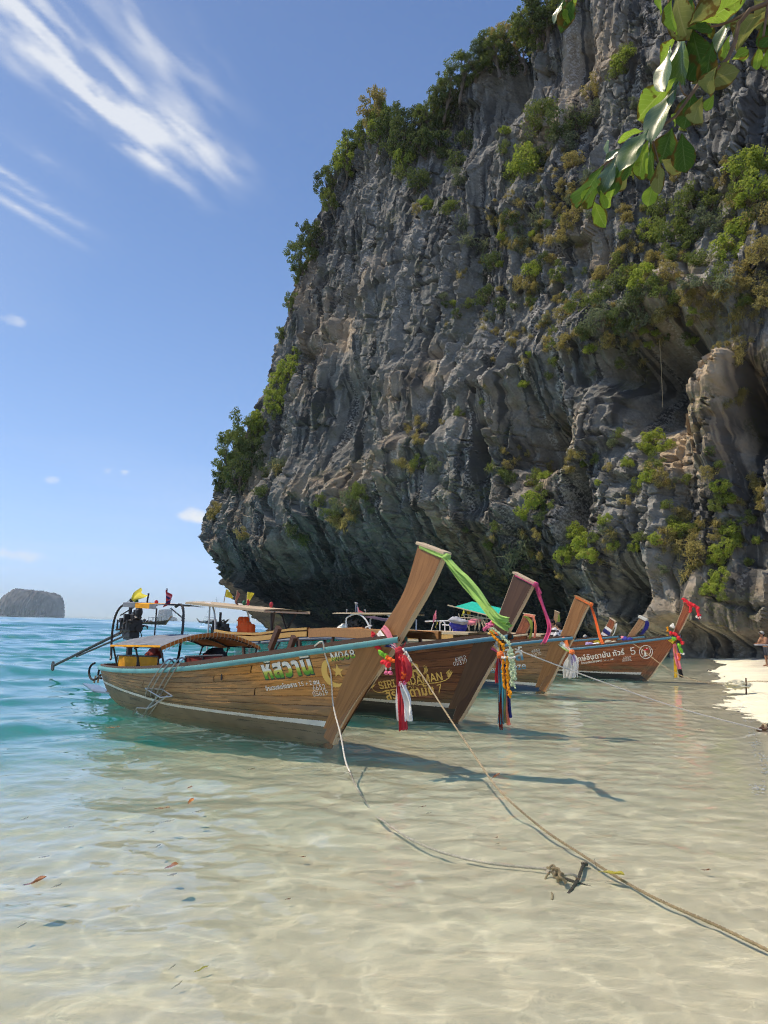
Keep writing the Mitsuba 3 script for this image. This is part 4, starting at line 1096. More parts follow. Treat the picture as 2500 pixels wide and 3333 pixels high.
def ladder():
    sk = lambda x, y, o: b1.on_skin(x, y) + A([0, o, 0])
    ms = []
    for xo in (0, 40):
        for xi in (0, 17):
            x = xo + xi
            top = b1.at(543 + x, 2150 - .12 * x, .92)
            ms.append(tube(curve([b1.at(568 + x, 2160, .62), b1.at(556 + x, 2146 - .1 * x, .78), top, sk(520 + x * .93, 2205, .10), sk(494 + x * .9, 2262 - x * .12, .10), sk(456 + x * .9, 2326 + (6 if xi else 0), .16)], 30), .011, 7))
    P = {}
    for nm, x, y, o in (('a', 494, 2240, .11), ('b', 548, 2242, .11), ('c', 610, 2264, .24), ('d', 570, 2268, .24), ('e', 455, 2326, .17), ('f', 497, 2330, .17), ('g', 540, 2300, .26), ('h', 470, 2302, .13), ('i', 503, 2304, .13)):
        P[nm] = sk(x, y, o)
    for a, b in ('ab', 'bc', 'cd', 'da', 'ef', 'hi', 'ig', 'eh', 'fi'):
        ms.append(tube([P[a], P[b]], .011, 7))
    ms.append(tube([P['g'], sk(590, 2262, .22)], .013, 7))
    ms.append(tube([P['i'], sk(552, 2258, .16)], .013, 7))
    treads = [gridmesh(A([[P['a'], P['b']], [P['d'], P['c']]]))]
    return cat(*ms), cat(*treads)


lad, tread = ladder()
b1.put('ladder', lad, 'steel')
# swim step and rope loops at the stern
sp = [b1.at(270, 2208, .25), b1.at(322, 2203, .1), b1.at(368, 2232, .45), b1.at(305, 2232, .62)]
zst = .10
q4 = A([[p[0], p[1], zst] for p in sp])
b1.put('swim_step', trimesh.convex.convex_hull(np.vstack([q4, q4 - A([0, 0, .03])])), 'steel')
b1.put('rope_loop', cat(tube(curve([b1.at(309, 2158, .45), b1.at(290, 2185, .5), b1.at(294, 2206, .5), b1.at(318, 2207, .45), b1.at(330, 2195, .4)], 20), .022), tube(curve([b1.at(326, 2172, .5), b1.at(320, 2195, .5), b1.at(330, 2208, .5)], 14), .022)), 'rubber')
b1.put('bracket', cat(tube([b1.at(312, 2200, .4), b1.at(306, 2222, .4)], .02), tube([b1.at(322, 2198, .4), b1.at(318, 2222, .4)], .02)), 'rope_tan')

# ---------------------------------------------------------------- second boat
b2 = Boat(thing('longtail_boat', 'dark brown longtail boat with gold lettering and rainbow ribbons round its prow', 'boat', 'longtail boats beached with bows to the sand'), at_z(1497, 2345), -45, L=7.7, B=.98,
          sheer=((0, .62), (.2, .68), (.4, .78), (.6, .93), (.75, 1.10), (.88, 1.29), (1, 1.47)), rake=.70, white=((0, .28), (.2, .24), (.5, .15), (.8, .17), (1, .20)))
b2.stem_mat = 'wood_dark'
b2.hull('wood_brown', 'paint_blue', 8, 'paint_black', seed=7)
f2 = lambda L_: [(b2.at(x, y)[0], b2.at(x, y)[2]) for x, y in L_]
b2.prow(f2([(1500, 2348), (1520, 2318), (1560, 2245), (1600, 2172), (1655, 2066), (1700, 1982), (1741, 1902)]), f2([(1478, 2335), (1500, 2275), (1545, 2170), (1596, 2072), (1615, 2030), (1640, 1966), (1662, 1908), (1676, 1868)]), thick=.10)
inside(b2, mt='wood_tan', seed=5)
b2.letters('lettering', latin('6852', 1.0, False), 1483, 2153, 1518, 2145, 'paint_letter')
b2.letters('lettering', latin('02374', 1.0, False), 1478, 2168, 1526, 2158, 'paint_letter')
b2.letters('lettering', latin('SIRI ANDAMAN', 1.0), 1238, 2243, 1443, 2213, 'paint_gold')
b2.letters('lettering', flat(thai_poly('name_b')), 1262, 2278, 1416, 2260, 'paint_gold')
b2.letters('lettering', latin('7', 1.0, False), 1427, 2257, 1441, 2253, 'paint_gold')
b2.letters('emblem', latin('SR', 1.0), 1312, 2207, 1372, 2200, 'paint_gold')


def stroke(b, pts, w, mt='paint_gold', name='scroll', off=.0095, n=30):
    """A painted line laid on the near side along points of the photograph."""
    q = curve([b.on_skin(x, y) for x, y in pts], n)
    t = np.gradient(q, axis=0)
    t /= np.linalg.norm(t, axis=1, keepdims=True)
    s = np.stack([-t[:, 2], 0 * t[:, 0], t[:, 0]], -1)
    ww = (np.interp(np.linspace(0, 1, n), np.linspace(0, 1, len(w)), w) if np.ndim(w) else np.full(n, w))[:, None]
    P = np.stack([q - s * ww / 2, q + s * ww / 2], 1)
    P[..., 1] = b.skin_l(P[..., 0], P[..., 2]) + off
    return gridmesh(P)


for m_ in (stroke(b2, [(1210, 2232), (1222, 2250), (1250, 2252), (1290, 2246)], .014), stroke(b2, [(1360, 2230), (1400, 2224), (1440, 2218), (1462, 2206), (1472, 2186)], .014), stroke(b2, [(1326, 2236), (1334, 2248), (1342, 2240), (1336, 2234), (1331, 2240)], .010), stroke(b2, [(1358, 2230), (1346, 2236), (1352, 2246), (1360, 2240), (1354, 2236)], .010),
                    *[stroke(b2, [(1460, 2204), (1456 + i * 5, 2192), (1462 + i * 4, 2176 + abs(i - 1) * 5)], (.006, .022, .004)) for i in range(4)], *[stroke(b2, [(1210, 2240), (1206 + i * 4, 2232), (1208 + i * 5, 2226)], (.006, .02, .004)) for i in range(4)],
                    *[stroke(b2, [(1376 + i * 5, 2196 - i), (1384 + i * 4, 2180), (1378 + i * 4, 2164)], (.005, .02, .004)) for i in range(3)]):
    b2.put('scroll', m_, 'paint_gold', smooth=False)
# stern roof on white posts with flags, lamps, life jackets
ra0, ra1, rz0, rz1 = -8.35, -5.0, 2.02, 1.83
roof = lambda b, a0, a1, z0, z1, w, mt, name='roof', th=.03, camber=.03: b.put(name, cat(*[gridmesh(A([[(a0 + (a1 - a0) * t, l, z0 + (z1 - z0) * t - dz + camber * (1 - (l / w) ** 2)) for l in np.linspace(-w, w, 9)] for t in np.linspace(0, 1, 12)]), flip=f) for dz, f in ((0, False), (th, True))],
                                                                *[gridmesh(A([[(a0 + (a1 - a0) * t, s * w, z0 + (z1 - z0) * t - dz) for dz in (0, th)] for t in np.linspace(0, 1, 12)])) for s in (-1, 1)]), mt, smooth=40)
roof(b2, ra0, ra1, rz0, rz1, .62, 'bamboo')
b2.put('roof_edge', cat(*[bar((ra0 - .05, s * .63, rz0 - .03), (ra1 + .05, s * .63, rz1 - .03), .03, .06) for s in (-1, 1)], bar((ra0, -.6, rz0 - .04), (ra0, .6, rz0 - .04), .03, .04), bar((ra1, -.6, rz1 - .04), (ra1, .6, rz1 - .04), .03, .04)), 'bamboo')
b2.put('roof_post', cat(*[tube(curve([(a + .25, s * .5, .55), (a + .22, s * .5, 1.3), (a, s * .48, rz0 - .12), (a - .45, s * .45, rz0 - .04)], 16), .022, 7) for a in (ra0 + 1.0,) for s in (-1, 1)], tube([(ra0 + .9, .5, .5), (ra0 + .9, .5, rz0 - .08)], .02)), 'white_metal')
b2.put('roof_post', cat(tube([(-5.35, .1, .5), (-5.4, .1, rz1)], .035, 7), tube([(-5.4, .1, rz1 - .55), (-4.9, .4, rz1 - .03)], .02), tube([(-5.4, .1, rz1 - .55), (-6.0, -.3, rz1 - .03)], .02), tube([(-5.2, -.4, .9), (-5.75, -.4, rz1)], .02), tube([(-5.9, -.4, .9), (-5.1, -.4, rz1)], .02)), 'dark_metal')
flag(b2, b2.at(729, 1960, .4), b2.at(737, 1918, .4), (.20, 0, -.03), .17, 'cloth_flagyellow', 'bamboo', 1)
flag(b2, b2.at(765, 1960, .2), b2.at(772, 1921, .2), (.12, 0, -.14), .2, 'cloth_brownflag', 'bamboo', 2)
flag(b2, b2.at(802, 1963, .1), b2.at(806, 1926, .1), (.25, 0, -.02), .18, 'cloth_flagyellow', 'bamboo', 3)
for x, y, m_ in ((794, 1962, 'green_plastic'), (808, 1958, 'red_plastic'), (883, 1967, 'red_plastic')):
    b2.put('lamp', cat(ball(b2.at(x, y, 0), .045, 2, (1, 1, 1.3)), tube([b2.at(x, y, 0), b2.at(x, y, 0) - A([0, 0, .09])], .03)), m_, label=('green' if m_[0] == 'g' else 'red') + ' lamp on the stern roof')
for x, y in ((792, 2028), (800, 2044), (812, 2052), (790, 2052)):
    c = b2.at(x, y, .2)
    b2.put('life_jacket', cat(*[box(c + A([o, 0, 0]), (.16, .12, .30), bevel=.3) for o in (-.10, .10)], *[box(c + A([0, .065, dz]), (.36, .01, .03)) for dz in (-.08, .06)]), 'cloth_jacket', smooth=40)
engine(b2, b2.at(722, 2056, 0), .26, shaft=None, seed=9)
b2.put('tiller', tube([b2.at(683, 2038, 0), b2.at(700, 2062, 0)], .03), 'steel')
b2.put('stern_post', cat(tube([b2.at(694, 2020, .3), b2.at(693, 2095, .3)], .03), tube([b2.at(718, 2028, -.3), b2.at(717, 2075, -.3)], .025)), 'dark_metal')
# the long low cabin roof of honey-coloured boards
za = lambda a: np.interp(a, [-7.2, -6.2, -5, -3.8, -2.6, -1.0], [1.22, 1.14, 1.15, 1.27, 1.34, 1.33])
for s, nm in ((1, 'wood_yellow'), (-1, 'wood_honey')):
    aa = np.linspace(-6.7, -3.25, 26)
    for dz, hh, o in ((.0, .10, 0), (.13, .045, .0)):
        Q = A([[(a, s * (.80 + o), za(a) + dz + (.04 if s < 0 else 0)), (a, s * (.80 + o), za(a) + dz + hh + (.04 if s < 0 else 0)), (a, s * (.72 + o), za(a) + dz + hh + (.04 if s < 0 else 0)), (a, s * (.72 + o), za(a) + dz)] for a in aa])
        b2.put('roof_board', gridmesh(Q), nm, smooth=False)
    aa = np.linspace(-3.2, -1.1, 16)
    Q = A([[(a, s * .80, za(a) - .02), (a, s * .80, za(a) + .15), (a, s * .70, za(a) + .15), (a, s * .70, za(a))] for a in aa])
    b2.put('roof_board', gridmesh(Q), 'wood_honey', smooth=False)
    b2.put('cabin_post', cat(*[bar((a, s * .76, .55), (a - .12, s * .76, za(a)), .05, .07) for a in (-6.4, -5.4, -4.4, -3.4, -2.4, -1.5)]), 'wood_dark')
for j in range(9):
    l0 = -.72 + j * 1.44 / 9
    aa = np.linspace(-6.6, -1.2, 30)
    Q = A([[(a, l0 + .006, za(a) + .10 + .05 * math.cos(l0 * 1.6)), (a, l0 + .154, za(a) + .10 + .05 * math.cos((l0 + .15) * 1.6))] for a in aa])
    b2.put('roof_slat', cat(gridmesh(Q), gridmesh(Q - A([0, 0, .02]), flip=True)), 'wood_honey', smooth=False)
for a0, a1 in ((-5.9, -4.9), (-4.8, -3.7), (-3.5, -2.5), (-2.4, -1.5)):
    Q = A([[(a, .735 + .02 * math.sin(a * 14 + z), z) for z in np.linspace(.75, 1.2, 8)] for a in np.linspace(a0, a1, 20)])
    b2.put('curtain', gridmesh(Q), 'clear_plastic', smooth=True)
    b2.put('curtain_roll', tube([(a0, .76, za(a0) - .04), (a1, .76, za(a1) - .04)], .035), 'cloth_grey')

# ---------------------------------------------------------------- third boat
b3 = Boat(thing('longtail_boat', 'tan longtail boat with blue keel and an orange ribbon on its prow', 'boat', 'longtail boats beached with bows to the sand'), at_z(1776, 2252), -45, L=8.3, B=1.0,
          sheer=((0, .62), (.2, .66), (.4, .74), (.6, .90), (.75, 1.06), (.88, 1.26), (1, 1.42)), rake=.60, white=((0, .28), (.2, .24), (.5, .16), (.8, .15), (1, .12)))
b3.stem_mat = 'wood_stem'
b3.hull('wood_tan', 'paint_blue', 8, 'paint_navy', seed=11)
f3 = lambda L_: [(b3.at(x, y)[0], b3.at(x, y)[2]) for x, y in L_]
b3.prow(f3([(1778, 2253), (1790, 2232), (1810, 2192), (1830, 2150), (1865, 2085), (1895, 2020), (1922, 1966)]), f3([(1756, 2243), (1775, 2205), (1800, 2130), (1823, 2075), (1845, 2020), (1862, 1972), (1874, 1942)]), thick=.11, cap='wood_tan')
inside(b3, mt='wood_pale', seed=6)
b3.letters('lettering', latin('6852', 1.0, False), 1732, 2125, 1758, 2119, 'paint_letter')
b3.letters('lettering', latin('08570', 1.0, False), 1730, 2138, 1763, 2130, 'paint_letter')
b3.letters('lettering', flat(thai_poly('name_c')), 1596, 2160, 1708, 2148, 'paint_letter_blue', uvy=True)
b3.letters('lettering', latin('Sea Breeze', 1.0), 1586, 2192, 1714, 2176, 'paint_letter_blue', uvy=True)
# stern roof, spread board roof with a blue sheet on it
roof(b3, -7.75, -4.7, 1.93, 1.94, .6, 'bamboo')
b3.put('roof_post', cat(*[tube(curve([(a, s * .55, .5), (a, s * .55, 1.75), (a + k, s * .5, 1.88)], 12), .025, 7) for a, k in ((-7.1, .25), (-5.0, -.25)) for s in (-1, 1)], tube(curve([(-6.9, .55, 1.86), (-6.2, .55, 1.75), (-5.9, .55, 1.3), (-5.8, .55, .9)], 14), .03), tube(curve([(-6.2, .55, .6), (-6.2, .55, 1.45), (-5.9, .55, 1.55)], 12), .025)), 'white_metal')
b3.put('sheet', gridmesh(A([[(a, l, 1.70 + .12 * (l + .5) + .03 * math.sin(a * 5)) for l in np.linspace(-.5, .5, 6)] for a in np.linspace(-6.3, -5.0, 9)])), 'cloth_violet', smooth=True, label='mauve cloth slung under the stern roof')
b3.put('mast_lamp', cat(tube([b3.at(1158, 1992, 0), b3.at(1157, 1964, 0)], .012), tube([b3.at(1163, 1992, 0), b3.at(1162, 1965, 0)], .012), ball(b3.at(1157, 1963, 0), .035), ball(b3.at(1162, 1964, 0), .035), ball(b3.at(1129, 1985, 0), .03), tube([b3.at(1129, 1985, 0), b3.at(1129, 1997, 0)], .01), ball(b3.at(1189, 1986, 0), .03), tube([b3.at(1189, 1986, 0), b3.at(1189, 1997, 0)], .01)), 'steel')
flag(b3, b3.at(1166, 1995, 0), b3.at(1163, 1974, 0), (.22, 0, -.16), .16, 'cloth_pink', 'steel', 5, label='small faded red flag')
engine(b3, b3.at(1140, 2044, 0), .30, seed=13, exhaust=False)
b3.put('bundle', cat(*[blob(b3.at(x, y, .2), r, i, .4, 3, (1.3, 1, .8)) for i, (x, y, r) in enumerate(((1112, 2047, .14), (1122, 2040, .13), (1105, 2052, .10)))]), 'cloth_white', label='pale bundle beside the engine')
za3 = lambda a: np.interp(a, [-7, -5.2, -3.6, -2.2], [1.22, 1.20, 1.28, 1.33])
for j in range(8):
    l0 = -.85 + j * 1.7 / 8
    aa = np.linspace(-6.6, -2.4, 20)
    Q = A([[(a, l0 + .008, za3(a) + .05 * math.cos(l0)), (a, l0 + .205, za3(a) + .05 * math.cos(l0 + .2))] for a in aa])
    b3.put('roof_slat', cat(gridmesh(Q), gridmesh(Q - A([0, 0, .025]), flip=True)), 'wood_pale', smooth=False)
for s in (-1, 1):
    aa = np.linspace(-6.6, -2.35, 20)
    b3.put('roof_board', gridmesh(A([[(a, s * .87, za3(a) - .07), (a, s * .87, za3(a) + .05), (a, s * .80, za3(a) + .05)] for a in aa])), 'wood_yellow', smooth=False)
    b3.put('cabin_post', cat(*[bar((a, s * .78, .6), (a, s * .82, za3(a) - .04), .05, .06) for a in (-6.3, -5.2, -4.1, -3.1, -2.4)]), 'wood_pale')
    b3.put('curtain_roll', tube([(-6.5, s * .84, za3(-6.5) - .12), (-4.5, s * .84, za3(-4.5) - .11), (-2.5, s * .84, za3(-2.5) - .12)], .05), 'cloth_khaki')
Q = A([[(a, .70 + .02 * math.sin(a * 9), z) for z in np.linspace(.75, 1.18, 6)] for a in np.linspace(-5.1, -3.2, 20)])
b3.put('curtain', gridmesh(Q), 'clear_plastic', smooth=True)
Q = A([[(a, l, za3(a) + .10 + .03 * math.sin(a * 6 + l * 9) + .02 * math.cos(l * 4)) for l in np.linspace(-.2, .75, 8)] for a in np.linspace(-5.2, -3.75, 14)])
b3.put('tarpaulin', cat(gridmesh(Q), gridmesh(Q - A([0, 0, .05]), flip=True)), 'cloth_skyblue', smooth=True, label='sky blue tarpaulin folded on the cabin roof')
b3.put('roof_board', box(b3.at(1370, 2078, .5), (1.0, .5, .05)), 'wood_red', label='reddish board lying on the cabin roof')

# ---------------------------------------------------------------- fourth boat, farthest along the beach
b4 = Boat(thing('longtail_boat', 'reddish brown longtail boat with white lettering and a round emblem, nearest the dry sand', 'boat', 'longtail boats beached with bows to the sand'), at_z(2108, 2212), -42, L=8.3, B=1.02,
          sheer=((0, .70), (.2, .70), (.4, .76), (.6, .90), (.75, 1.08), (.88, 1.30), (1, 1.52)), rake=.78, white=((0, .26), (.2, .22), (.5, .12), (.8, .12), (1, .16)))
b4.stem_mat = 'wood_red'
b4.hull('wood_red', 'paint_blue', 8, 'paint_black', seed=17)
f4 = lambda L_: [(b4.at(x, y)[0], b4.at(x, y)[2]) for x, y in L_]
b4.prow(f4([(2110, 2214), (2120, 2203), (2140, 2174), (2165, 2140), (2190, 2100), (2213, 2060), (2235, 2018), (2253, 1978)]), f4([(2090, 2200), (2108, 2165), (2140, 2110), (2165, 2082), (2190, 2060), (2205, 2025), (2218, 1992), (2226, 1965)]), thick=.11, cap='wood_red')
inside(b4, mt='wood_pale', seed=8)
b4.letters('lettering', flat(thai_poly('name_d')), 1872, 2155, 2034, 2130, 'paint_letter', shear=.0)
b4.letters('lettering', latin('5', 1.0, False), 2055, 2132, 2070, 2129, 'paint_letter')
b4.letters('lettering', flat(thai_poly('capacity')), 1893, 2162, 1960, 2153, 'paint_letter')
b4.letters('lettering', latin('18 + 2', 1.0, False), 1966, 2152, 1984, 2150, 'paint_letter')
b4.letters('lettering', flat(thai_poly('people')), 1989, 2149, 1998, 2148, 'paint_letter')
b4.letters('lettering', latin('6852', 1.0, False), 2030, 2146, 2054, 2142, 'paint_letter')
b4.letters('lettering', latin('00604', 1.0, False), 2027, 2154, 2056, 2150, 'paint_letter')
ring = [(2103 + 21 * math.cos(t), 2122 + 21 * math.sin(t)) for t in np.linspace(0, 2 * math.pi, 40)]
b4.put('emblem', cat(stroke(b4, ring, .022, n=60), stroke(b4, [(2094, 2112), (2089, 2122), (2094, 2132)], (.01, .03, .01)), stroke(b4, [(2112, 2108), (2118, 2119), (2113, 2130)], (.01, .03, .01)), stroke(b4, [(2094, 2135), (2101, 2135), (2108, 2133)], .03), stroke(b4, [(2101, 2134), (2101, 2124)], .06), stroke(b4, [(2101, 2124), (2099, 2117)], .04), stroke(b4, [(2106, 2113), (2106, 2108)], .05)), 'paint_letter', smooth=False)
b4.put('emblem', stroke(b4, [(2097, 2115), (2110, 2113)], .05, off=.011), 'flower_red', smooth=False)
for s in (-.35, .1, .5):
    b4.put('floor_board', bar((-5.5, s, .78), (-1.4, s, .92), .22, .03), 'wood_yellow')

# ================================================================ sashes, ribbons and garlands on the prows
def px(b, pts, l):
    l = np.broadcast_to(A(l, float), (len(pts),))
    return [b.at(x, y, q) for (x, y), q in zip(pts, l)]


LAT = A([0, 1.0, 0])
ALONG = A([1.0, 0, .15])


def bput(b, name, m, mt, parent, **kw):
    return put(name, b.mesh(m), mt, parent, smooth=40, **kw)


def decor(b, name, label, cat_, group=None):
    return thing(name, label, cat_, group)


G_ = 'cloths and garlands tied to the prows'
# nearest boat: tricolour sash with a red and a white cloth, flower frill, and the long lime scarf
k = decor(b1, 'tricolour_sash', 'pink, white and navy sash with long red and white cloths on the nearest prow', 'sash', G_)
for i, (m_, p0) in enumerate((('cloth_navyflag', (1219, 2072)), ('cloth_white', (1232, 2057)), ('cloth_pink', (1246, 2042)))):
    bput(b1, 'band', ribbon(px(b1, [p0, (p0[0] + 18, p0[1] + 22), (1270 + i * 4, 2100 - i * 4), (1299, 2120)], (.075, .085, .085, .085)), (.085, .085, .075, .03), (.75, 0, .65), .004, .004, i), m_, k)
bput(b1, 'band', ribbon(px(b1, [(1299, 2120), (1310, 2106), (1320, 2092)], (.085, .05, -.02)), (.05, .06, .07), (.7, .2, .6), .004, .003, 8), 'cloth_crimson', k)
bput(b1, 'knot', blob(b1.at(1299, 2122, .10), .055, 3, .35, 3, (1, .8, 1.1)), 'cloth_crimson', k)
bput(b1, 'streamer', ribbon(px(b1, [(1298, 2124), (1300, 2180), (1304, 2250), (1312, 2330), (1315, 2376)], (.11, .12, .12, .13, .13)), (.05, .09, .10, .11, .10), ALONG, .005, .016, 11), 'cloth_crimson', k)
bput(b1, 'streamer', ribbon(px(b1, [(1302, 2126), (1318, 2150), (1326, 2190), (1318, 2222)], (.10, .13, .13, .12)), (.05, .11, .12, .07), ALONG, .005, .014, 12), 'cloth_crimson', k)
bput(b1, 'streamer', ribbon(px(b1, [(1300, 2150), (1296, 2220), (1296, 2300), (1300, 2346)], (.09, .10, .10, .10)), (.03, .045, .05, .06), ALONG, .004, .010, 13), 'cloth_white', k)
bput(b1, 'streamer', ribbon(px(b1, [(1310, 2218), (1320, 2265), (1328, 2310), (1331, 2346)], (.10, .11, .11, .11)), (.04, .13, .16, .17), ALONG, .004, .022, 14), 'cloth_white', k)
k2 = decor(b1, 'flower_garland', 'red, green and orange frilled garland with pink tassels under the tricolour sash', 'garland', G_)
for m_, pts, r in (('flower_red', [(1213, 2062), (1217, 2085), (1230, 2108), (1238, 2118)], .026), ('flower_green', [(1240, 2120), (1248, 2132), (1257, 2140)], .03), ('flower_orange', [(1262, 2138), (1272, 2147), (1284, 2152)], .026), ('flower_red', [(1246, 2154), (1258, 2160), (1266, 2166)], .034),
                   ('flower_red', [(1306, 2136), (1316, 2155), (1314, 2180)], .026), ('flower_orange', [(1316, 2184), (1321, 2195), (1316, 2206)], .026), ('flower_pink', [(1304, 2226), (1318, 2222)], .024)):
    bput(b1, 'flowers', flower_chain(px(b1, pts, .12), r, len(pts) * 7 + int(r * 1000), .55), m_, k2)
for x in (1256, 1270):
    bput(b1, 'tassel', cat(tube(px(b1, [(x, 2166), (x + 1, 2186)], .12), .006, 5), blob(b1.at(x + 1, 2190, .12), .026, x, .4, 2)), 'flower_pink', k2)
    bput(b1, 'bead', tube(px(b1, [(x + 1, 2172), (x + 1, 2180)], .122), .010, 6), 'flower_white', k2)
k = decor(b1, 'lime_scarf', 'long lime green scarf flying from the top of the nearest prow', 'scarf', G_)
for off_ in (.056,):
    bput(b1, 'band', ribbon(px(b1, [(1366, 1777), (1400, 1793), (1435, 1808), (1455, 1814)], off_), (.06, .06, .055, .05), (.35, 0, .9), .004, .003, 3), 'cloth_lime', k)
bput(b1, 'knot', blob(b1.at(1454, 1814, .03), .045, 6, .35, 3), 'cloth_lime', k)
bput(b1, 'streamer', ribbon(px(b1, [(1455, 1815), (1478, 1848), (1520, 1898), (1570, 1958), (1610, 2005), (1640, 2032), (1660, 2042)], (.03, .04, .05, .05, .05, .05, .04)), (.04, .11, .20, .21, .16, .12, .11), (.72, .45, .62), .004, .020, 21, n=60, across=17), 'cloth_lime', k)
bput(b1, 'streamer', ribbon(px(b1, [(1585, 1976), (1610, 2003), (1632, 2018), (1654, 2026)], (.07, .08, .07, .06)), (.08, .10, .10, .12), (.5, .5, .75), .004, .014, 22, across=11), 'cloth_lime', k)

# second boat: rainbow ribbons and heavy flower chains
k = decor(b2, 'rainbow_ribbons', 'bundle of pink, white, yellow and orange ribbons with long teal and coral tails', 'ribbons', G_)
cols = ['cloth_magenta', 'cloth_pink', 'cloth_yellow', 'cloth_white', 'cloth_grey', 'cloth_yellow', 'cloth_white', 'cloth_lime', 'cloth_orange']
for i, m_ in enumerate(cols):
    x0_, y0_ = 1571 + i * 3.6, 2086 - i * 5.0
    bput(b2, 'band', ribbon(px(b2, [(x0_, y0_), (x0_ + 18, y0_ + 18), (1612 + i * 1.5, 2116 - i * 3), (1628, 2130)], (.075, .09, .095, .10)), (.05, .05, .045, .02), (.6, 0, .8), .004, .004, i), m_, k)
bput(b2, 'knot', blob(b2.at(1629, 2132, .11), .06, 3, .4, 3), 'cloth_orange', k)
for m_, x0_, x1_, yb, w in (('cloth_crimson', 1618, 1619, 2222, .08), ('cloth_maroon', 1628, 1633, 2376, .07), ('cloth_teal', 1636, 1631, 2356, .12), ('cloth_teal', 1640, 1641, 2350, .08), ('cloth_olive', 1646, 1648, 2354, .05), ('cloth_salmon', 1650, 1658, 2360, .06), ('cloth_navyflag', 1655, 1662, 2336, .05), ('cloth_grey', 1643, 1645, 2352, .04), ('cloth_orange', 1632, 1628, 2146, .05)):
    bput(b2, 'streamer', ribbon(px(b2, [(1630, 2132), ((x0_ * 2 + 1630) / 3, 2132 + (yb - 2132) * .2), (x0_, 2132 + (yb - 2132) * .55), (x1_, yb)], (.11, .12, .12, .12)), (w * .6, w, w, w * 1.05), ALONG, .004, .011, int(x0_)), m_, k)
k = decor(b2, 'marigold_chain', 'heavy orange marigold chains hanging from the second prow', 'garland', G_)
for pts in ([(1595, 2055), (1606, 2070), (1622, 2086), (1636, 2100), (1641, 2116)], [(1638, 2140), (1638, 2180), (1640, 2220), (1643, 2238)], [(1650, 2140), (1652, 2190), (1655, 2240), (1656, 2262)], [(1657, 2246), (1664, 2256), (1660, 2268)]):
    bput(b2, 'flowers', flower_chain(px(b2, pts, .15), .022, int(pts[0][1]), .62), 'flower_marigold', k)
k = decor(b2, 'white_flower_chain', 'pale green and white flower chains draped over the marigolds', 'garland', G_)
for pts in ([(1601, 2044), (1620, 2058), (1638, 2075), (1652, 2090), (1664, 2110), (1670, 2130)], [(1664, 2112), (1671, 2150), (1676, 2190), (1677, 2215)], [(1656, 2120), (1662, 2160), (1666, 2200), (1664, 2232)], [(1662, 2144), (1668, 2180), (1670, 2226), (1676, 2236)]):
    bput(b2, 'flowers', flower_chain(px(b2, pts, .17), .021, int(pts[0][0]), .60, .4), 'flower_pale', k)
for pts in ([(1634, 2140), (1648, 2139)], [(1658, 2141), (1676, 2139)]):
    bput(b2, 'flowers', flower_chain(px(b2, pts, .18), .02, 5, .6), 'flower_white', k)
k = decor(b2, 'pink_posy', 'small posy of dusty pink flowers behind the second prow', 'flowers', G_)
bput(b2, 'flowers', flower_chain(px(b2, [(1582, 2046), (1590, 2036), (1600, 2030), (1606, 2024), (1596, 2042)], .03), .035, 3, .7, .5), 'flower_pink', k)
bput(b2, 'flowers', flower_chain(px(b2, [(1606, 2022), (1616, 2020)], .04), .022, 4, .7, .4), 'cloth_yellow', k)
k = decor(b2, 'magenta_scarf', 'magenta scarf bound round the top of the second prow and hanging behind it', 'scarf', G_)
bput(b2, 'band', ribbon(px(b2, [(1677, 1871), (1705, 1884), (1742, 1903)], .06), (.055, .055, .05), (.35, 0, .9), .004, .003, 3), 'cloth_magenta', k)
bput(b2, 'knot', blob(b2.at(1743, 1903, .02), .045, 6, .35, 3), 'cloth_magenta', k)
bput(b2, 'streamer', ribbon(px(b2, [(1744, 1903), (1752, 1925), (1764, 1965), (1780, 2010), (1789, 2040), (1784, 2070), (1772, 2093)], -.02), (.04, .07, .05, .06, .10, .15, .19), (.9, .3, .2), .004, .012, 21, n=50, across=11), 'cloth_magenta', k)
bput(b2, 'streamer', ribbon(px(b2, [(1745, 1904), (1753, 1918), (1758, 1934)], .02), (.05, .07, .06), (.9, .3, .2), .004, .008, 22), 'cloth_magenta', k)

# third boat
k = decor(b3, 'orange_scarf', 'orange ribbon tied to the tan prow and trailing down to its right', 'scarf', G_)
bput(b3, 'band', ribbon(px(b3, [(1873, 1944), (1895, 1954), (1923, 1969)], .07), (.05, .05, .05), (.35, 0, .9), .004, .003, 3), 'cloth_orange', k)
bput(b3, 'knot', blob(b3.at(1924, 1967, .02), .05, 6, .35, 3), 'cloth_orange', k)
bput(b3, 'streamer', ribbon(px(b3, [(1923, 1968), (1932, 1995), (1943, 2035), (1953, 2070), (1963, 2095)], -.04), (.05, .08, .08, .10, .12), (.95, .2, .1), .004, .010, 21, n=40), 'cloth_orange', k)
k = decor(b3, 'hull_sash', 'white, orange and green sash with a white skirt at the foot of the tan prow', 'sash', G_)
for i, (m_, p0, w) in enumerate((('cloth_white', (1813, 2082), .14), ('cloth_orange', (1828, 2076), .11), ('cloth_lime', (1822, 2096), .07))):
    bput(b3, 'band', ribbon(px(b3, [p0, (p0[0] + 15, p0[1] + 14), (1850, 2112 + (i == 2) * 6), (1861, 2124)], (.12, .13, .13, .13)), (w, w, w * .8, .05), (.75, 0, .65), .004, .004, i), m_, k)
bput(b3, 'knot', blob(b3.at(1862, 2124, .12), .07, 3, .4, 3), 'cloth_orange', k)
for j, (x0_, x1_, w) in enumerate(((1846, 1843, .14), (1856, 1853, .15), (1866, 1862, .15))):
    bput(b3, 'streamer', ribbon(px(b3, [(1858, 2128), (x0_, 2160), (x1_, 2205)], .13), (.06, w, w * 1.15), ALONG, .004, .03, 30 + j, across=13), 'cloth_white', k)
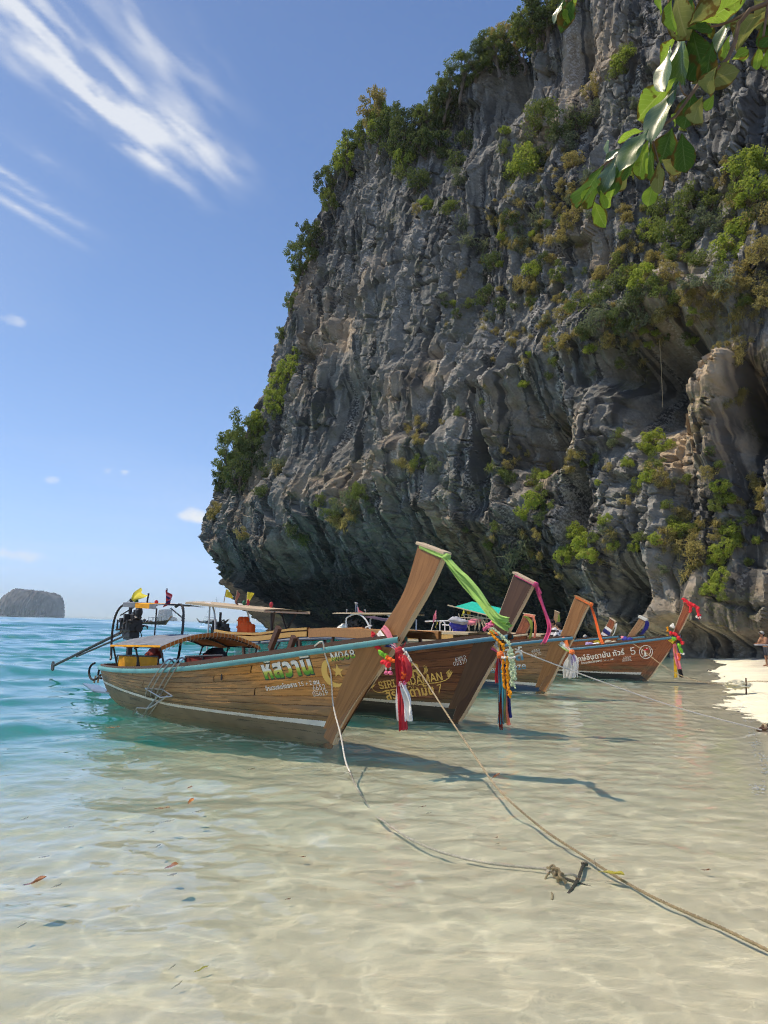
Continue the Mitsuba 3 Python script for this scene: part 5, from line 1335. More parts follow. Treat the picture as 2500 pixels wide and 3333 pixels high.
bput(b3, 'streamer', ribbon(px(b3, [(1860, 2126), (1868, 2145), (1860, 2165)], .14), (.05, .10, .08), ALONG, .004, .02, 41), 'cloth_violet', k)
bput(b3, 'streamer', ribbon(px(b3, [(1862, 2126), (1876, 2140), (1881, 2165), (1881, 2205)], .14), (.04, .05, .03, .02), ALONG, .004, .006, 42), 'cloth_white', k)

# fourth boat
k = decor(b4, 'red_garland', 'red flower garland draped over the tip of the farthest prow', 'garland', G_)
for pts in ([(2226, 1954), (2240, 1961), (2262, 1972), (2270, 1982)], [(2268, 1976), (2272, 1994), (2276, 2008)], [(2242, 1966), (2248, 1982), (2246, 1990)]):
    bput(b4, 'flowers', flower_chain(px(b4, pts, .1), .055, int(pts[0][0]), .5), 'flower_red', k)
bput(b4, 'flowers', flower_chain(px(b4, [(2270, 2008), (2280, 2012)], .1), .05, 2, .6), 'flower_white', k)
k = decor(b4, 'bow_garland', 'yellow, red and green garlands with pink and yellow ribbons on the farthest prow', 'garland', G_)
for m_, pts, r in (('flower_white', [(2180, 2038), (2190, 2036), (2192, 2042)], .05), ('flower_marigold', [(2172, 2046), (2176, 2056)], .04), ('flower_red', [(2184, 2056), (2200, 2066), (2214, 2080), (2222, 2094)], .055), ('flower_green', [(2186, 2074), (2196, 2082)], .05), ('flower_green', [(2208, 2096), (2214, 2112), (2222, 2124)], .05), ('flower_orange', [(2210, 2128), (2212, 2146)], .04), ('flower_white', [(2216, 2126), (2228, 2128)], .03)):
    bput(b4, 'flowers', flower_chain(px(b4, pts, .16), r, int(pts[0][1]), .55, .4), m_, k)
bput(b4, 'band', ribbon(px(b4, [(2166, 2072), (2178, 2078), (2192, 2092)], .13), (.18, .17, .10), (.6, 0, .8), .004, .006, 3), 'cloth_yellow', k)
bput(b4, 'streamer', ribbon(px(b4, [(2196, 2096), (2200, 2130), (2205, 2150), (2212, 2178)], .14), (.12, .17, .16, .15), ALONG, .004, .02, 4), 'cloth_pink', k)
bput(b4, 'streamer', ribbon(px(b4, [(2212, 2178), (2216, 2192), (2218, 2206)], .14), (.14, .13, .13), ALONG, .004, .01, 5), 'cloth_black', k)
bput(b4, 'streamer', ribbon(px(b4, [(2196, 2094), (2198, 2150), (2200, 2206)], .12), (.07, .09, .11), ALONG, .004, .012, 6), 'cloth_yellow', k)
# things heaped in its bow
for i, (x, y, r, m_, lb) in enumerate(((1905, 2112, .12, 'flower_orange', 'orange flowers heaped in the farthest boat'), (1932, 2106, .19, 'cloth_violet', 'mauve flowered bundle in the farthest boat'), (1955, 2108, .20, 'cloth_white', 'white bundle in the middle of the farthest boat'), (1994, 2098, .17, 'cloth_khaki', 'khaki hat shaped bundle toward the bow of the farthest boat'), (1978, 2108, .16, 'flower_white', 'cream cloth heap in the farthest boat'))):
    c = b4.at(x, y, .25)
    put('bundle', b4.mesh(cat(*[blob(c + A([q * r * .6, (q % 2) * .1, (q % 3) * .03]), r * .7, i * 5 + q, .4, 3, (1.1, 1, .8)) for q in (-1, 0, 1)])), m_, smooth=40, label=lb, category='bundle')

# ================================================================ boats further back, each with its prow above the others
def rear_boat(foot, deg, label, wood, rail, top_b, top_f, low_b, low_f, L=8.0, seed=1, B=1.0, roofed=None, stem=None):
    b = Boat(thing('longtail_boat', label, 'boat', 'longtail boats behind the front row'), foot, deg, L=L, B=B, sheer=((0, .70), (.2, .72), (.4, .80), (.6, .95), (.75, 1.10), (.88, 1.25), (1, 1.42)), rake=.7)
    b.stem_mat = stem or wood
    b.hull(wood, rail, 6, 'paint_black', seed=seed)
    g = lambda p: (b.at(*p)[0], b.at(*p)[2])
    lf, lb, tf, tb = g(low_f), g(low_b), g(top_f), g(top_b)
    b.prow([(0, -.05), (.35, .5), lf, ((lf[0] + tf[0]) / 2 + .03, (lf[1] + tf[1]) / 2), tf], [(-.35, .15), (lb[0] - .25, lb[1] - .6), lb, ((lb[0] + tb[0]) / 2 + .02, (lb[1] + tb[1]) / 2), tb], thick=.12, cap='wood_pale')
    inside(b, mt='wood_pale', seed=seed, thwarts=(.3, .6), ribs=False)
    return b


def cabin(b, a0, a1, w, z, mt, slat=None):
    for j in range(6):
        l0 = -w + j * 2 * w / 6
        aa = np.linspace(a0, a1, 14)
        Q = A([[(a, l0 + .01, z + .06 * math.cos(l0 * 1.4)), (a, l0 + 2 * w / 6 - .01, z + .06 * math.cos((l0 + .3) * 1.4))] for a in aa])
        b.put('roof_slat', cat(gridmesh(Q), gridmesh(Q - A([0, 0, .03]), flip=True)), mt, smooth=False)
    for s in (-1, 1):
        b.put('roof_board', bar((a0, s * w, z - .02), (a1, s * w, z - .02), .05, .11), mt)
        for a in np.linspace(a0 + .2, a1 - .2, 4):
            b.put('cabin_post', bar((a, s * (w - .06), .6), (a, s * (w - .06), z - .06), .05, .06), mt)


b5 = rear_boat(at_z(1652, 2180), -45, 'dark red longtail boat behind the second prow, green and coral ribbons on it', 'wood_brown', 'wood_pale', (1706, 1998), (1740, 2004), (1674, 2075), (1702, 2085), seed=21, stem='wood_red')
cabin(b5, -5.6, -1.2, .95, 1.36, 'bamboo')
for i in range(5):
    b5.put('side_slat', bar((-5.2, .93, .86 + .09 * i), (-3.4, .93, .90 + .09 * i), .02, .06), 'bamboo')
k = decor(b5, 'two_ribbons', 'sage green and coral ribbons hanging from the dark red prow', 'ribbons', G_)
bput(b5, 'band', ribbon(px(b5, [(1706, 2001), (1724, 2003), (1741, 2008)], .08), (.10, .10, .10), (.3, 0, .9), .004, .003, 1), 'cloth_salmon', k)
bput(b5, 'streamer', ribbon(px(b5, [(1706, 2006), (1722, 2016), (1730, 2032), (1727, 2070), (1725, 2110)], .12), (.14, .14, .10, .12, .13), (.9, .2, .2), .004, .01, 2), 'cloth_olive', k)
bput(b5, 'streamer', ribbon(px(b5, [(1736, 2006), (1742, 2030), (1741, 2070), (1740, 2106)], .10), (.08, .12, .09, .10), (.9, .2, .2), .004, .01, 3), 'cloth_salmon', k)
b5.put('stern_frame', cat(*[tube(curve([b5.at(x0_, 2068, 0), b5.at(x0_, 2030, 0), b5.at(x0_ + k_, 2020, 0)], 10), .035, 7) for x0_, k_ in ((1448, -8), (1466, 8), (1432, 10))], tube([b5.at(1384, 2023, 0), b5.at(1466, 2020, 0)], .03), tube([b5.at(1440, 2034, 0), b5.at(1470, 2036, 0)], .03), tube([b5.at(1474, 2065, 0), b5.at(1474, 2006, 0)], .03), tube([b5.at(1400, 2062, 0), b5.at(1412, 2028, 0)], .02), tube([b5.at(1452, 2020, 0), b5.at(1512, 2028, 0)], .025)), 'white_metal')
flag(b5, b5.at(1421, 2040, .1), b5.at(1421, 1984, .1), (-.12, .06, -.18), .36, 'cloth_pink', 'dark_metal', 7)
flag(b5, b5.at(1421, 2050, .1), b5.at(1420, 2016, .1), (.10, .05, -.30), .12, 'cloth_flagyellow', 'dark_metal', 8)
b5.put('bundle', cat(*[blob(b5.at(x, y, 0), r, i, .35, 3) for i, (x, y, r) in enumerate(((1486, 2034, .26), (1500, 2040, .26), (1492, 2052, .22)))]), 'cloth_indigo')
b5.put('bundle', cat(*[blob(b5.at(x, y, .2), r, i, .35, 3, (1.4, 1, .6)) for i, (x, y, r) in enumerate(((1484, 2018, .22), (1504, 2024, .20)))]), 'cloth_grey')

b6 = rear_boat(at_z(1950, 2172), -44, 'longtail boat with its prow painted in red, white and blue bands like a flag', 'wood_red', 'paint_blue', (1986, 2012), (2003, 2024), (1960, 2060), (1985, 2072), seed=23, stem='wood_red')
cabin(b6, -6.0, -2.4, .9, 1.34, 'wood_pale')
for i, m_ in enumerate(('cloth_white', 'cloth_navyflag', 'cloth_white')):
    f0 = (.60 - .13 * i - .02, .60 - .13 * i + .09 + (.04 if i == 1 else 0))
    for l in (.068, -.068):
        Q = []
        for t in np.linspace(*f0, 5):
            k_ = t * (len(b6.f) - 1) * .55 + .45 * (len(b6.f) - 1)
            pf, pb = [A([np.interp(k_, np.arange(len(c)), c[:, j]) for j in (0, 1)]) for c in (b6.f, b6.b)]
            Q.append([[*(pf + (pb - pf) * q)][:1] + [l] + [*(pf + (pb - pf) * q)][1:] for q in (.01, .5, .99)])
        b6.put('painted_band', gridmesh(A(Q)), m_, smooth=False)
b6.put('stern_roof', cat(*[gridmesh(A([[b6.at(x0_, y0_, .4) + A([0, l - .4, .22 * (.4 - l) - dz]) for l in np.linspace(-1.2, .4, 6)] for x0_, y0_ in zip(np.linspace(1478, 1606, 10), np.linspace(1975, 2006, 10))]), flip=f) for dz, f in ((0, False), (.03, True))]), 'cloth_net', smooth=True, label='bright teal net roof sloping down to the right')
b6.put('roof_edge', cat(bar(b6.at(1458, 1970, .42), b6.at(1608, 2008, .42), .06, .06), bar(b6.at(1500, 2010, .3), b6.at(1612, 2014, .3), .05, .05), bar(b6.at(1505, 1998, .3), b6.at(1625, 2020, .3), .04, .04)), 'bamboo')
rng = np.random.default_rng(3)
b6.put('roof_pole', cat(*[tube([b6.at(x, 2052, l), b6.at(x + rng.uniform(-24, 24), 2000 + rng.uniform(-8, 10), l)], .022, 6) for x in (1512, 1528, 1546, 1560, 1576, 1592) for l in (.3, -.5)]), 'bamboo')
b6.put('umbrella', cat(*[tube(curve([b6.at(1560, 2016, 0), b6.at(1560 + 40 * math.cos(t), 2016 + 14 * abs(math.sin(t)) + 10, .5 * math.sin(t))], 6), .015, 5) for t in np.linspace(.2, 2.9, 9)]), 'wood_pale')
b6.put('cloth_roll', cat(*[blob(b6.at(x, y, .2), r, i, .3, 3, (1.8, .7, .7)) for i, (x, y, r) in enumerate(((1535, 2026, .2), (1548, 2018, .18)))]), 'cloth_pink')
for x, m_ in ((1513, 'cloth_flagyellow'), (1532, 'cloth_amber')):
    flag(b6, b6.at(x, 2010, -.3), b6.at(x + 1, 1974, -.3), (-.20, 0, -.16), .32, m_, 'bamboo', x)
b6.put('bow_cloth', ribbon(px(b6, [(1936, 2086), (1944, 2090), (1950, 2102)], .5), (.25, .25, .2), (.8, .3, .4), .004, .01, 3), 'cloth_yellow')
b6.put('bow_cloth', ribbon(px(b6, [(2002, 2040), (2006, 2030), (2001, 2056), (1990, 2074), (1975, 2082), (1955, 2086)], .1), (.10, .14, .14, .12, .10, .10), (.7, .3, .6), .004, .01, 4), 'cloth_white')

b7 = rear_boat(at_z(2040, 2162), -44, 'longtail boat with a pale capped brown prow and indigo ribbons, behind the reddish boat', 'wood_brown', 'paint_blue', (2083, 2008), (2104, 2018), (2046, 2068), (2064, 2078), seed=25, stem='wood_tan')
b7.put('prow_cap', bar(b7.at(2080, 2006, 0), b7.at(2107, 2019, 0), .2, .14), 'paint_white', f'{b7.key}__prow')
k = decor(b7, 'blue_ribbons', 'indigo ribbons hanging down the front of the pale capped prow', 'ribbons', G_)
for i, x in enumerate((2100, 2105)):
    bput(b7, 'streamer', ribbon(px(b7, [(2104, 2020), (x + 3, 2035), (x - 3, 2050), (x - 16, 2064)], .1), (.1, .16, .18, .12), (.9, .2, .2), .004, .02, i), 'cloth_indigo', k)
bput(b7, 'knot', cat(blob(b7.at(2036, 2082, .3), .16, 1, .4, 3), blob(b7.at(2052, 2084, .3), .14, 2, .4, 3)), 'cloth_indigo', k)
bput(b7, 'knot', blob(b7.at(2028, 2078, .3), .12, 4, .4, 3), 'cloth_pink', k)
b8 = rear_boat(at_z(1788, 2122), -46, 'small far longtail boat with a green ribbon on its prow, behind the standing man', 'wood_red', 'wood_pale', (1806, 1988), (1821, 1994), (1800, 2030), (1812, 2034), seed=27, stem='wood_tan')
k = decor(b8, 'green_ribbon', 'narrow green ribbon on the small far prow', 'ribbon', G_)
bput(b8, 'streamer', ribbon(px(b8, [(1820, 2000), (1819, 2020), (1816, 2044)], .1), (.12, .22, .25), (.9, .2, .2), .004, .02, 2), 'cloth_olive', k)

# ================================================================ boats out at sea
def sea_longtail(x, y, Y, deg, label, sc=1.0, rf=True, seed=1):
    f = at_depth(x, y, Y)
    b = Boat(thing('longtail_boat', label, 'boat', 'boats out on the bay'), f, deg, L=8 * sc, B=1.1 * sc, sheer=((0, .7), (.4, .85), (.75, 1.15), (1, 1.6)), rake=.8)
    b.foot[2] = 0
    b.hull('wood_dark', 'wood_tan', 1, 'paint_black', detail=False, seed=seed)
    b.prow([(0, -.1), (1.2, 1.5), (2.0, 2.5)], [(-.4, .1), (.7, 1.5), (1.7, 2.7)], thick=.16)
    if rf:
        b.put('roof', cat(box((-3.6, 0, 2.15), (3.4, 1.7, .10)), *[tube([(a, s * .8, .7), (a, s * .8, 2.15)], .05, 6) for a in (-5.1, -3.6, -2.1) for s in (-1, 1)]), 'cloth_tarp')
    b.put('engine', cat(blob((-7.2, 0, 1.2), .45, 3, .4, 3), tube([(-7.2, 0, 1.1), (-11.5, .4, .1)], .06, 6)), 'grease')
    b.put('cargo', cat(*[blob((a, .2 * math.sin(a * 5), .9), .38, int(a * 7) % 9, .4, 3) for a in (-6.0, -5.0, -2.6, -1.4, -.4)]), 'cloth_black')
    return b


s1 = sea_longtail(538, HZ0(538) + 21, 190, -20, 'longtail boat out on the bay, seen under the stern frame of the nearest boat', 1.0)
s2 = sea_longtail(730, HZ0(730) + 14, 290, 15, 'dark longtail boat crossing in front of the white catamaran', 1.0, False, 3)
s3 = sea_longtail(652, HZ0(652) + 12, 330, 200, 'small dark boat left of the white catamaran', .7, False, 5)
c0 = at_depth(690, HZ0(690) + 8, 430)
k = thing('catamaran', 'white sailing catamaran with bare mast anchored near the horizon', 'sailboat')
O = A([c0[0], c0[1], 0])
sec = lambda t: .55 * math.sin(math.pi * min(max(t, .02), .98)) ** .45
for s in (-1, 1):
    put('hull', gridmesh(A([[O + A([-6 + 12 * t, s * 2.6 + sec(t) * math.cos(q), .75 + .95 * math.sin(q) * (.6 + .4 * sec(t))]) for q in np.linspace(0, 2 * math.pi, 12)] for t in np.linspace(0, 1, 16)])), 'paint_white', k, smooth=40)
put('deck', box(O + A([-.8, 0, 1.6]), (8.5, 6, .35)), 'paint_white', k)
put('cabin', cat(box(O + A([0, 0, 2.2]), (5.0, 4.0, 1.0), bevel=.2), box(O + A([-3.2, 0, 3.0]), (2.6, 4.2, .15))), 'paint_white', k)
put('window_band', box(O + A([.1, 0, 2.3]), (5.04, 4.04, .35), bevel=.05), 'cloth_black', k)
put('mast', cat(tube([O + A([1.0, 0, 2.5]), O + A([1.9, 0, 16.5])], [.14, .10], 8), tube([O + A([1.0, 0, 3.8]), O + A([-4.4, 0, 4.0])], .16, 8)), 'steel', k)
put('stay', cat(tube([O + A([1.9, 0, 16.3]), O + A([-6, 0, 2])], .03, 4), tube([O + A([1.9, 0, 16.3]), O + A([6, 0, 2])], .03, 4)), 'dark_metal', k)


def foam_fn(p, n, uv):
    return mix((.60, .66, .68), (.85, .87, .86), fbm(p.x * 2, p.y * 2, 0, 3))


mat('foam', proc(foam_fn), rough=.8)
ms = []
rng = np.random.default_rng(9)
for x0_, x1_, dy, Y0 in ((545, 604, 27, 0), (640, 690, 20, 0), (330, 372, 18, 0), (2, 60, 12, 0)):
    for i in range(26):
        x = rng.uniform(x0_, x1_)
        q = at_z(x, HZ0(x) + dy + rng.normal(0, .7), .12)
        r = q[1] / 2200 * 1.8
        ms.append(ball(q, r, 1, (rng.uniform(1.5, 3), rng.uniform(2.5, 6), .16)))
put('wake_foam', cat(*ms), 'foam', kind='stuff', label='white wakes of passing boats far out on the bay')

# ================================================================ people
import manifold3d as m3


def capsule_chain(joints, bones, edge=.03, smooth=6):
    """One continuous figure: the hull of the two end balls of every bone, all joined, then smoothed."""
    parts = []
    for a, b in bones:
        s = []
        for k in (a, b):
            p, r = joints[k]
            s.append(m3.Manifold.sphere(float(r), 16).translate([float(v) for v in p]))
        parts.append(m3.Manifold.batch_hull(s))
    body = m3.Manifold.batch_boolean(parts, m3.OpType.Add).refine_to_length(edge)
    q = body.to_mesh()
    m = trimesh.Trimesh(A(q.vert_properties)[:, :3], A(q.tri_verts), process=True)
    trimesh.smoothing.filter_taubin(m, iterations=smooth)
    return m


for nm_, c_ in dict(skin=(.34, .18, .105), hair=(.018, .013, .011), shirt_white=(.70, .70, .68), shirt_grey=(.22, .24, .27), shorts=(.05, .055, .07), cap_grey=(.36, .35, .31)).items():
    mat('person_' + nm_, c_, rough=.75, spec=.3)
mat('person_stripes', proc(lambda p, n, uv: mix((.62, .62, .62), (.025, .025, .03), smoothstep(.45, .55, dr.abs(2 * (p.z * 5.2 - dr.floor(p.z * 5.2)) - 1)))), rough=.8)
mat('person_print', proc(lambda p, n, uv: mix((.72, .71, .68), (.05, .05, .06), smoothstep(.60, .66, noise(p.x * 11, p.y * 11, p.z * 11)))), rough=.8)


def person(label, foot, face_deg, pose, shirt, shorts='person_shorts', cap=None, h=1.72):
    key = thing('person', label, 'person')
    g = math.radians(face_deg)
    f, sd = A([math.cos(g), math.sin(g), 0]), A([math.sin(g), -math.cos(g), 0])       # forward, and the person's right
    W_ = lambda q: A(foot, float) + h / 1.72 * (q[0] * f + q[1] * sd + A([0, 0, q[2]]))
    J = pose
    jj = {k: (W_(p), r * h / 1.72) for k, (p, r) in J.items()}
    bones = [('pelvis_l', 'pelvis_r'), ('pelvis_l', 'chest_l'), ('pelvis_r', 'chest_r'), ('chest_l', 'chest_r'), ('pelvis_l', 'chest_r'), ('pelvis_r', 'chest_l'), ('chest_l', 'neck'), ('chest_r', 'neck'), ('neck', 'head_low'), ('head_low', 'head'), ('head', 'head_back')]
    for s in 'lr':
        bones += [('chest_' + s, 'elbow_' + s), ('elbow_' + s, 'wrist_' + s), ('wrist_' + s, 'palm_' + s), ('pelvis_' + s, 'knee_' + s), ('knee_' + s, 'ankle_' + s), ('ankle_' + s, 'toe_' + s)]
        w, e = A(J['palm_' + s][0]), A(J['elbow_' + s][0])
        d = w - e
        d /= np.linalg.norm(d)
        sv = np.cross(d, [1, .2, .1])
        sv /= np.linalg.norm(sv)
        for i in range(4):
            base = w + sv * (i - 1.5) * .021
            mid = base + d * .045 + A([.012, 0, 0])
            tip = mid + d * (.030 + .008 * (i in (1, 2))) + A([.018, 0, -.004])
            for k, p in ((f'f{s}{i}a', base), (f'f{s}{i}b', mid), (f'f{s}{i}c', tip)):
                jj[k] = (W_(p), .0088)
            bones += [(f'f{s}{i}a', f'f{s}{i}b'), (f'f{s}{i}b', f'f{s}{i}c')]
        jj[f't{s}a'], jj[f't{s}b'] = (W_(w - d * .03 + sv * .03), .011), (W_(w + d * .015 + sv * .055 + A([.015, 0, 0])), .0095)
        bones.append((f't{s}a', f't{s}b'))
    hd = A(J['head'][0])
    jj['nose'], jj['brow'] = (W_(hd + A([.105, 0, -.02])), .014), (W_(hd + A([.085, 0, .03])), .03)
    jj['ear_l'], jj['ear_r'] = (W_(hd + A([-.005, -.082, -.015])), .018), (W_(hd + A([-.005, .082, -.015])), .018)
    bones += [('head', 'nose'), ('nose', 'brow'), ('head', 'ear_l'), ('head', 'ear_r')]
    put('body', capsule_chain(jj, bones, .02, 3), 'person_skin', key, smooth=True)
    eyes = cat(*[ball(W_(hd + A([.088, s * .032, .012])), .012, 1) for s in (-1, 1)])
    put('eyes', eyes, 'person_hair', key)
    put('mouth', ball(W_(hd + A([.090, 0, -.062])), .018, 1, (.6, 1.0, .3)), 'cloth_maroon', key)

    def grow(bs, extra, **r):
        q = {k: (p, rr + extra) for k, (p, rr) in jj.items()}
        for k, v in r.items():
            q[k] = (q[k][0], v)
        return capsule_chain(q, bs, .035, 3)
    half_arm = {}
    for s in 'lr':
        a, e = A(jj['chest_' + s][0]), A(jj['elbow_' + s][0])
        jj['sleeve_' + s] = (a * .25 + e * .75, jj['elbow_' + s][1] + .012)
        a, e = A(jj['pelvis_' + s][0]), A(jj['knee_' + s][0])
        jj['hem_' + s] = (a * .15 + e * .85, jj['knee_' + s][1] + .018)
    put('shirt', grow([('pelvis_l', 'pelvis_r'), ('pelvis_l', 'chest_l'), ('pelvis_r', 'chest_r'), ('chest_l', 'chest_r'), ('pelvis_l', 'chest_r'), ('pelvis_r', 'chest_l'), ('chest_l', 'sleeve_l'), ('chest_r', 'sleeve_r')], .014), shirt, key, smooth=True)
    jj['pl'], jj['pr'] = (A(jj['pelvis_l'][0]) - A([0, 0, .04]), jj['pelvis_l'][1] + .016), (A(jj['pelvis_r'][0]) - A([0, 0, .04]), jj['pelvis_r'][1] + .016)
    put('shorts', grow([('pl', 'pr'), ('pl', 'hem_l'), ('pr', 'hem_r')], .006), shorts, key, smooth=True)
    hair = capsule_chain({'a': (W_(hd + A([-.005, 0, .035])), .103), 'b': (W_(hd + A([-.045, 0, -.005])), .098), 'c': (W_(hd + A([.03, 0, .06])), .075)}, [('a', 'b'), ('a', 'c')], .03, 2)
    put('hair', hair, 'person_hair', key, smooth=True)
    if cap:
        crown = capsule_chain({'a': (W_(hd + A([-.01, 0, .055])), .108), 'b': (W_(hd + A([-.02, 0, .04])), .110)}, [('a', 'b')], .03, 2)
        rim_ = [W_(hd + A([.08 + .09 * math.cos(t), .085 * math.sin(t), .045])) for t in np.linspace(-1.6, 1.6, 12)]
        put('cap', cat(crown, trimesh.convex.convex_hull(A(rim_ + [p + A([0, 0, .012]) for p in rim_]))), cap, key, smooth=40)
    return key


def stand(bend=0.0, arms='down', sit=False):
    b = bend
    J = dict(pelvis_l=((0, -.085, .93), .105), pelvis_r=((0, .085, .93), .105), chest_l=((.02 + b * .35, -.155, 1.36 - b * .12), .075), chest_r=((.02 + b * .35, .155, 1.36 - b * .12), .075), neck=((.02 + b * .45, 0, 1.46 - b * .16), .055),
             head_low=((.055 + b * .5, 0, 1.545 - b * .2), .06), head=((.03 + b * .52, 0, 1.62 - b * .22), .088), head_back=((-.01 + b * .52, 0, 1.63 - b * .22), .092), knee_l=((.03, -.10, .50), .058), knee_r=((.03, .10, .50), .058), ankle_l=((-.01, -.10, .085), .040), ankle_r=((-.01, .10, .085), .040),
             toe_l=((.17, -.115, .03), .028), toe_r=((.17, .115, .03), .028))
    for s, k in (('l', -1), ('r', 1)):
        if arms == 'down':
            e, w = (-.02 + b * .3, k * .24, 1.10 - b * .1), (.08 + b * .35, k * .25, .87 - b * .1)
        else:
            e, w = (.12 + b * .35, k * .24, 1.14 - b * .1), (.34 + b * .35, k * .12, 1.12 - b * .12)
        J['elbow_' + s], J['wrist_' + s] = (e, .042), (w, .030)
        d = A(w) - A(e)
        d /= np.linalg.norm(d)
        J['palm_' + s] = (tuple(A(w) + d * .075), .032)
    if sit:
        for k in list(J):
            p, r = J[k]
            J[k] = ((p[0], p[1], p[2] - .90), r) if not k.startswith(('knee', 'ankle', 'toe')) else J[k]
        for s, k in (('l', -1), ('r', 1)):
            J['knee_' + s], J['ankle_' + s], J['toe_' + s] = ((.42, k * .11, .03), .058), ((.44, k * .11, -.36), .040), ((.60, k * .12, -.41), .028)
    return J


q = b4.world(A([-3.55, -.1, .22]))
person('dark haired man in a black and white striped top standing in a boat', q, 200, stand(.05), 'person_stripes', 'person_shirt_grey', h=1.74)
q = b4.world(A([-3.05, .25, .22]))
person('person in a white patterned shirt half hidden behind the tan prow', q, 140, stand(.15, 'front'), 'person_print', h=1.66)
q = b7.world(A([-2.3, 0, .55]))
person('person in a pale cap and white shirt seated low in a boat', q, -10, stand(.1, 'front', True), 'person_shirt_white', cap='person_cap_grey', h=1.70)
q = at_depth(2499, 2130, 33)
q = A([q[0], q[1], float(sand_z(q[0], q[1]))])
person('person in a pale cap bending over a board at the right edge of the beach', q, 190, stand(.45, 'front'), 'person_skin', cap='person_cap_grey', h=1.72)
put('paddle_board', box(at_depth(2490, 2100, 32.6), (.9, .35, .06), bevel=.3), 'cloth_grey', smooth=40, label='small grey board held at the right edge of the beach', category='board')

# ================================================================ mooring lines
def rope_line(name, pts, r, mt, label, twist=True, n=220):
    p = curve(pts, n)
    key = thing(name, label, 'rope')
    t = np.gradient(p, axis=0)
    t /= np.linalg.norm(t, axis=1, keepdims=True)
    a = np.cross(t, [0, 0, 1.0])
    a /= np.linalg.norm(a, axis=1, keepdims=True)
    b = np.cross(t, a)
    L = np.r_[0, np.cumsum(np.linalg.norm(np.diff(p, axis=0), axis=1))]
    if not twist:
        put('strand', tube(p, r, 6), mt, key, smooth=True)
        return key
    n2 = int(min(1400, L[-1] / (r * 1.6)))
    s = np.linspace(0, L[-1], n2)
    I = lambda v: np.stack([np.interp(s, L, v[:, j]) for j in range(3)], -1)
    p2, a2, b2_ = I(p), I(a), I(b)
    for j in range(3):
        g = s / (r * 7.5) * 2 * math.pi + j * 2.094
        put('strand', tube(p2 + r * .52 * (np.cos(g)[:, None] * a2 + np.sin(g)[:, None] * b2_), r * .58, 5), mt, key, smooth=True)
    return key


S0 = b1.world(b1.at(1312, 2128, .09))
E0 = at_z(1722, 2662, .012)
P0 = [(1312, 2128), (1345, 2160), (1400, 2238), (1480, 2362), (1560, 2482), (1640, 2588), (1722, 2662)]
air_ = []
for i, (x, y) in enumerate(P0):
    t = (y - 2128) / (2662 - 2128)
    air_.append(at_depth(x, y, S0[1] * (1 - t) + E0[1] * t))
wet_ = [at_z(x, y, z) for x, y, z in ((1800, 2722, .004), (1900, 2786, .0), (2000, 2850, .0), (2150, 2932, .004), (2330, 3012, .012), (2500, 3093, .016), (2640, 3160, .02))]
rope_line('mooring_rope', air_ + wet_, .0095, 'rope_tan', 'long tan rope running from the nearest prow across the shallows to the lower right')
k = thing('rope_hitch', 'white rope hitch tied beside the tricolour sash', 'knot')
for dx, dy, rr in ((0, 0, .05), (10, 8, .045), (18, 20, .04)):
    c = b1.at(1312 + dx, 2126 + dy, .10)
    put('loop', b1.mesh(tube([c + A([rr * math.cos(t) * .9, .02 * math.sin(2 * t), rr * math.sin(t)]) for t in np.linspace(0, 6.283, 20)], .011, 6)), 'rope_pale', k, smooth=True)
put('loop', b1.mesh(tube(curve([b1.at(1322, 2140, .10), b1.at(1334, 2160, .11), b1.at(1326, 2182, .11), b1.at(1316, 2186, .10)], 14), .009, 6)), 'rope_pale', k, smooth=True)
# the slack line over the nearest boat's rail, into the water and along the bottom to the knot
top_ = [b1.world(b1.at(1010, 2108, .25)), b1.world(b1.at(1030, 2098, .40)), b1.world(b1.at(1052, 2093, .43)), b1.world(b1.on_skin(1066, 2108) + A([0, .06, 0])), b1.world(b1.on_skin(1080, 2180) + A([0, .03, 0])), b1.world(b1.on_skin(1092, 2270) + A([0, .05, 0]))]
low_ = [at_depth(1106, 2380, 8.55), at_depth(1122, 2465, 8.05), at_z(1146, 2530, .02), at_z(1166, 2572, -.03)]
bed_ = []
for x, y in ((1190, 2610), (1240, 2668), (1330, 2728), (1450, 2778), (1580, 2808), (1700, 2822), (1778, 2829)):
    q = at_z(x, y, -.08)
    bed_.append(at_z(x, y, float(sand_z(q[0], q[1])) + .065))
rope_line('slack_rope', top_ + low_ + bed_, .010, 'rope_pale', 'pale slack rope hanging over the nearest boat and along the sand to the knot')
# third line, from the second prow to a stake on the right
a_, b_ = b2.world(b2.at(1676, 2112, .1)), at_z(2478, 2376, .05)
rope_line('mooring_rope', [at_depth(x, y, a_[1] + (b_[1] - a_[1]) * t + 0) for x, y, t in ((1676, 2112, 0), (1800, 2160, .16), (1940, 2212, .34), (2080, 2262, .52), (2240, 2314, .72), (2400, 2356, .9), (2478, 2376, 1))], .011, 'rope_pale', 'pale line stretched from the second prow to the stub at the right', False, 80)
a_, b_ = b4.world(b4.at(2064, 2095, .4)), at_z(2340, 2226, .08)
rope_line('mooring_rope', [at_depth(x, y, a_[1] * (1 - t) + b_[1] * t) for x, y, t in ((2058, 2094, 0), (2100, 2122, .2), (2160, 2168, .5), (2215, 2198, .7), (2270, 2217, .85), (2340, 2226, 1))] + [at_z(2420, 2222, .25), at_z(2520, 2219, .4)], .012, 'rope_tan', 'brown line from the farthest boat over its emblem to the beach', False, 80)
q = at_z(2482, 2380, 0)
zq = float(sand_z(q[0], q[1]))
k = thing('mooring_stub', 'dark driftwood stub with rope turns at the waterline on the right', 'stub')
put('stick', tube([q + A([-.10, -.05, zq + .02]), q + A([.14, .05, zq + .10])], [.035, .028], 8), 'wood_dark', k)
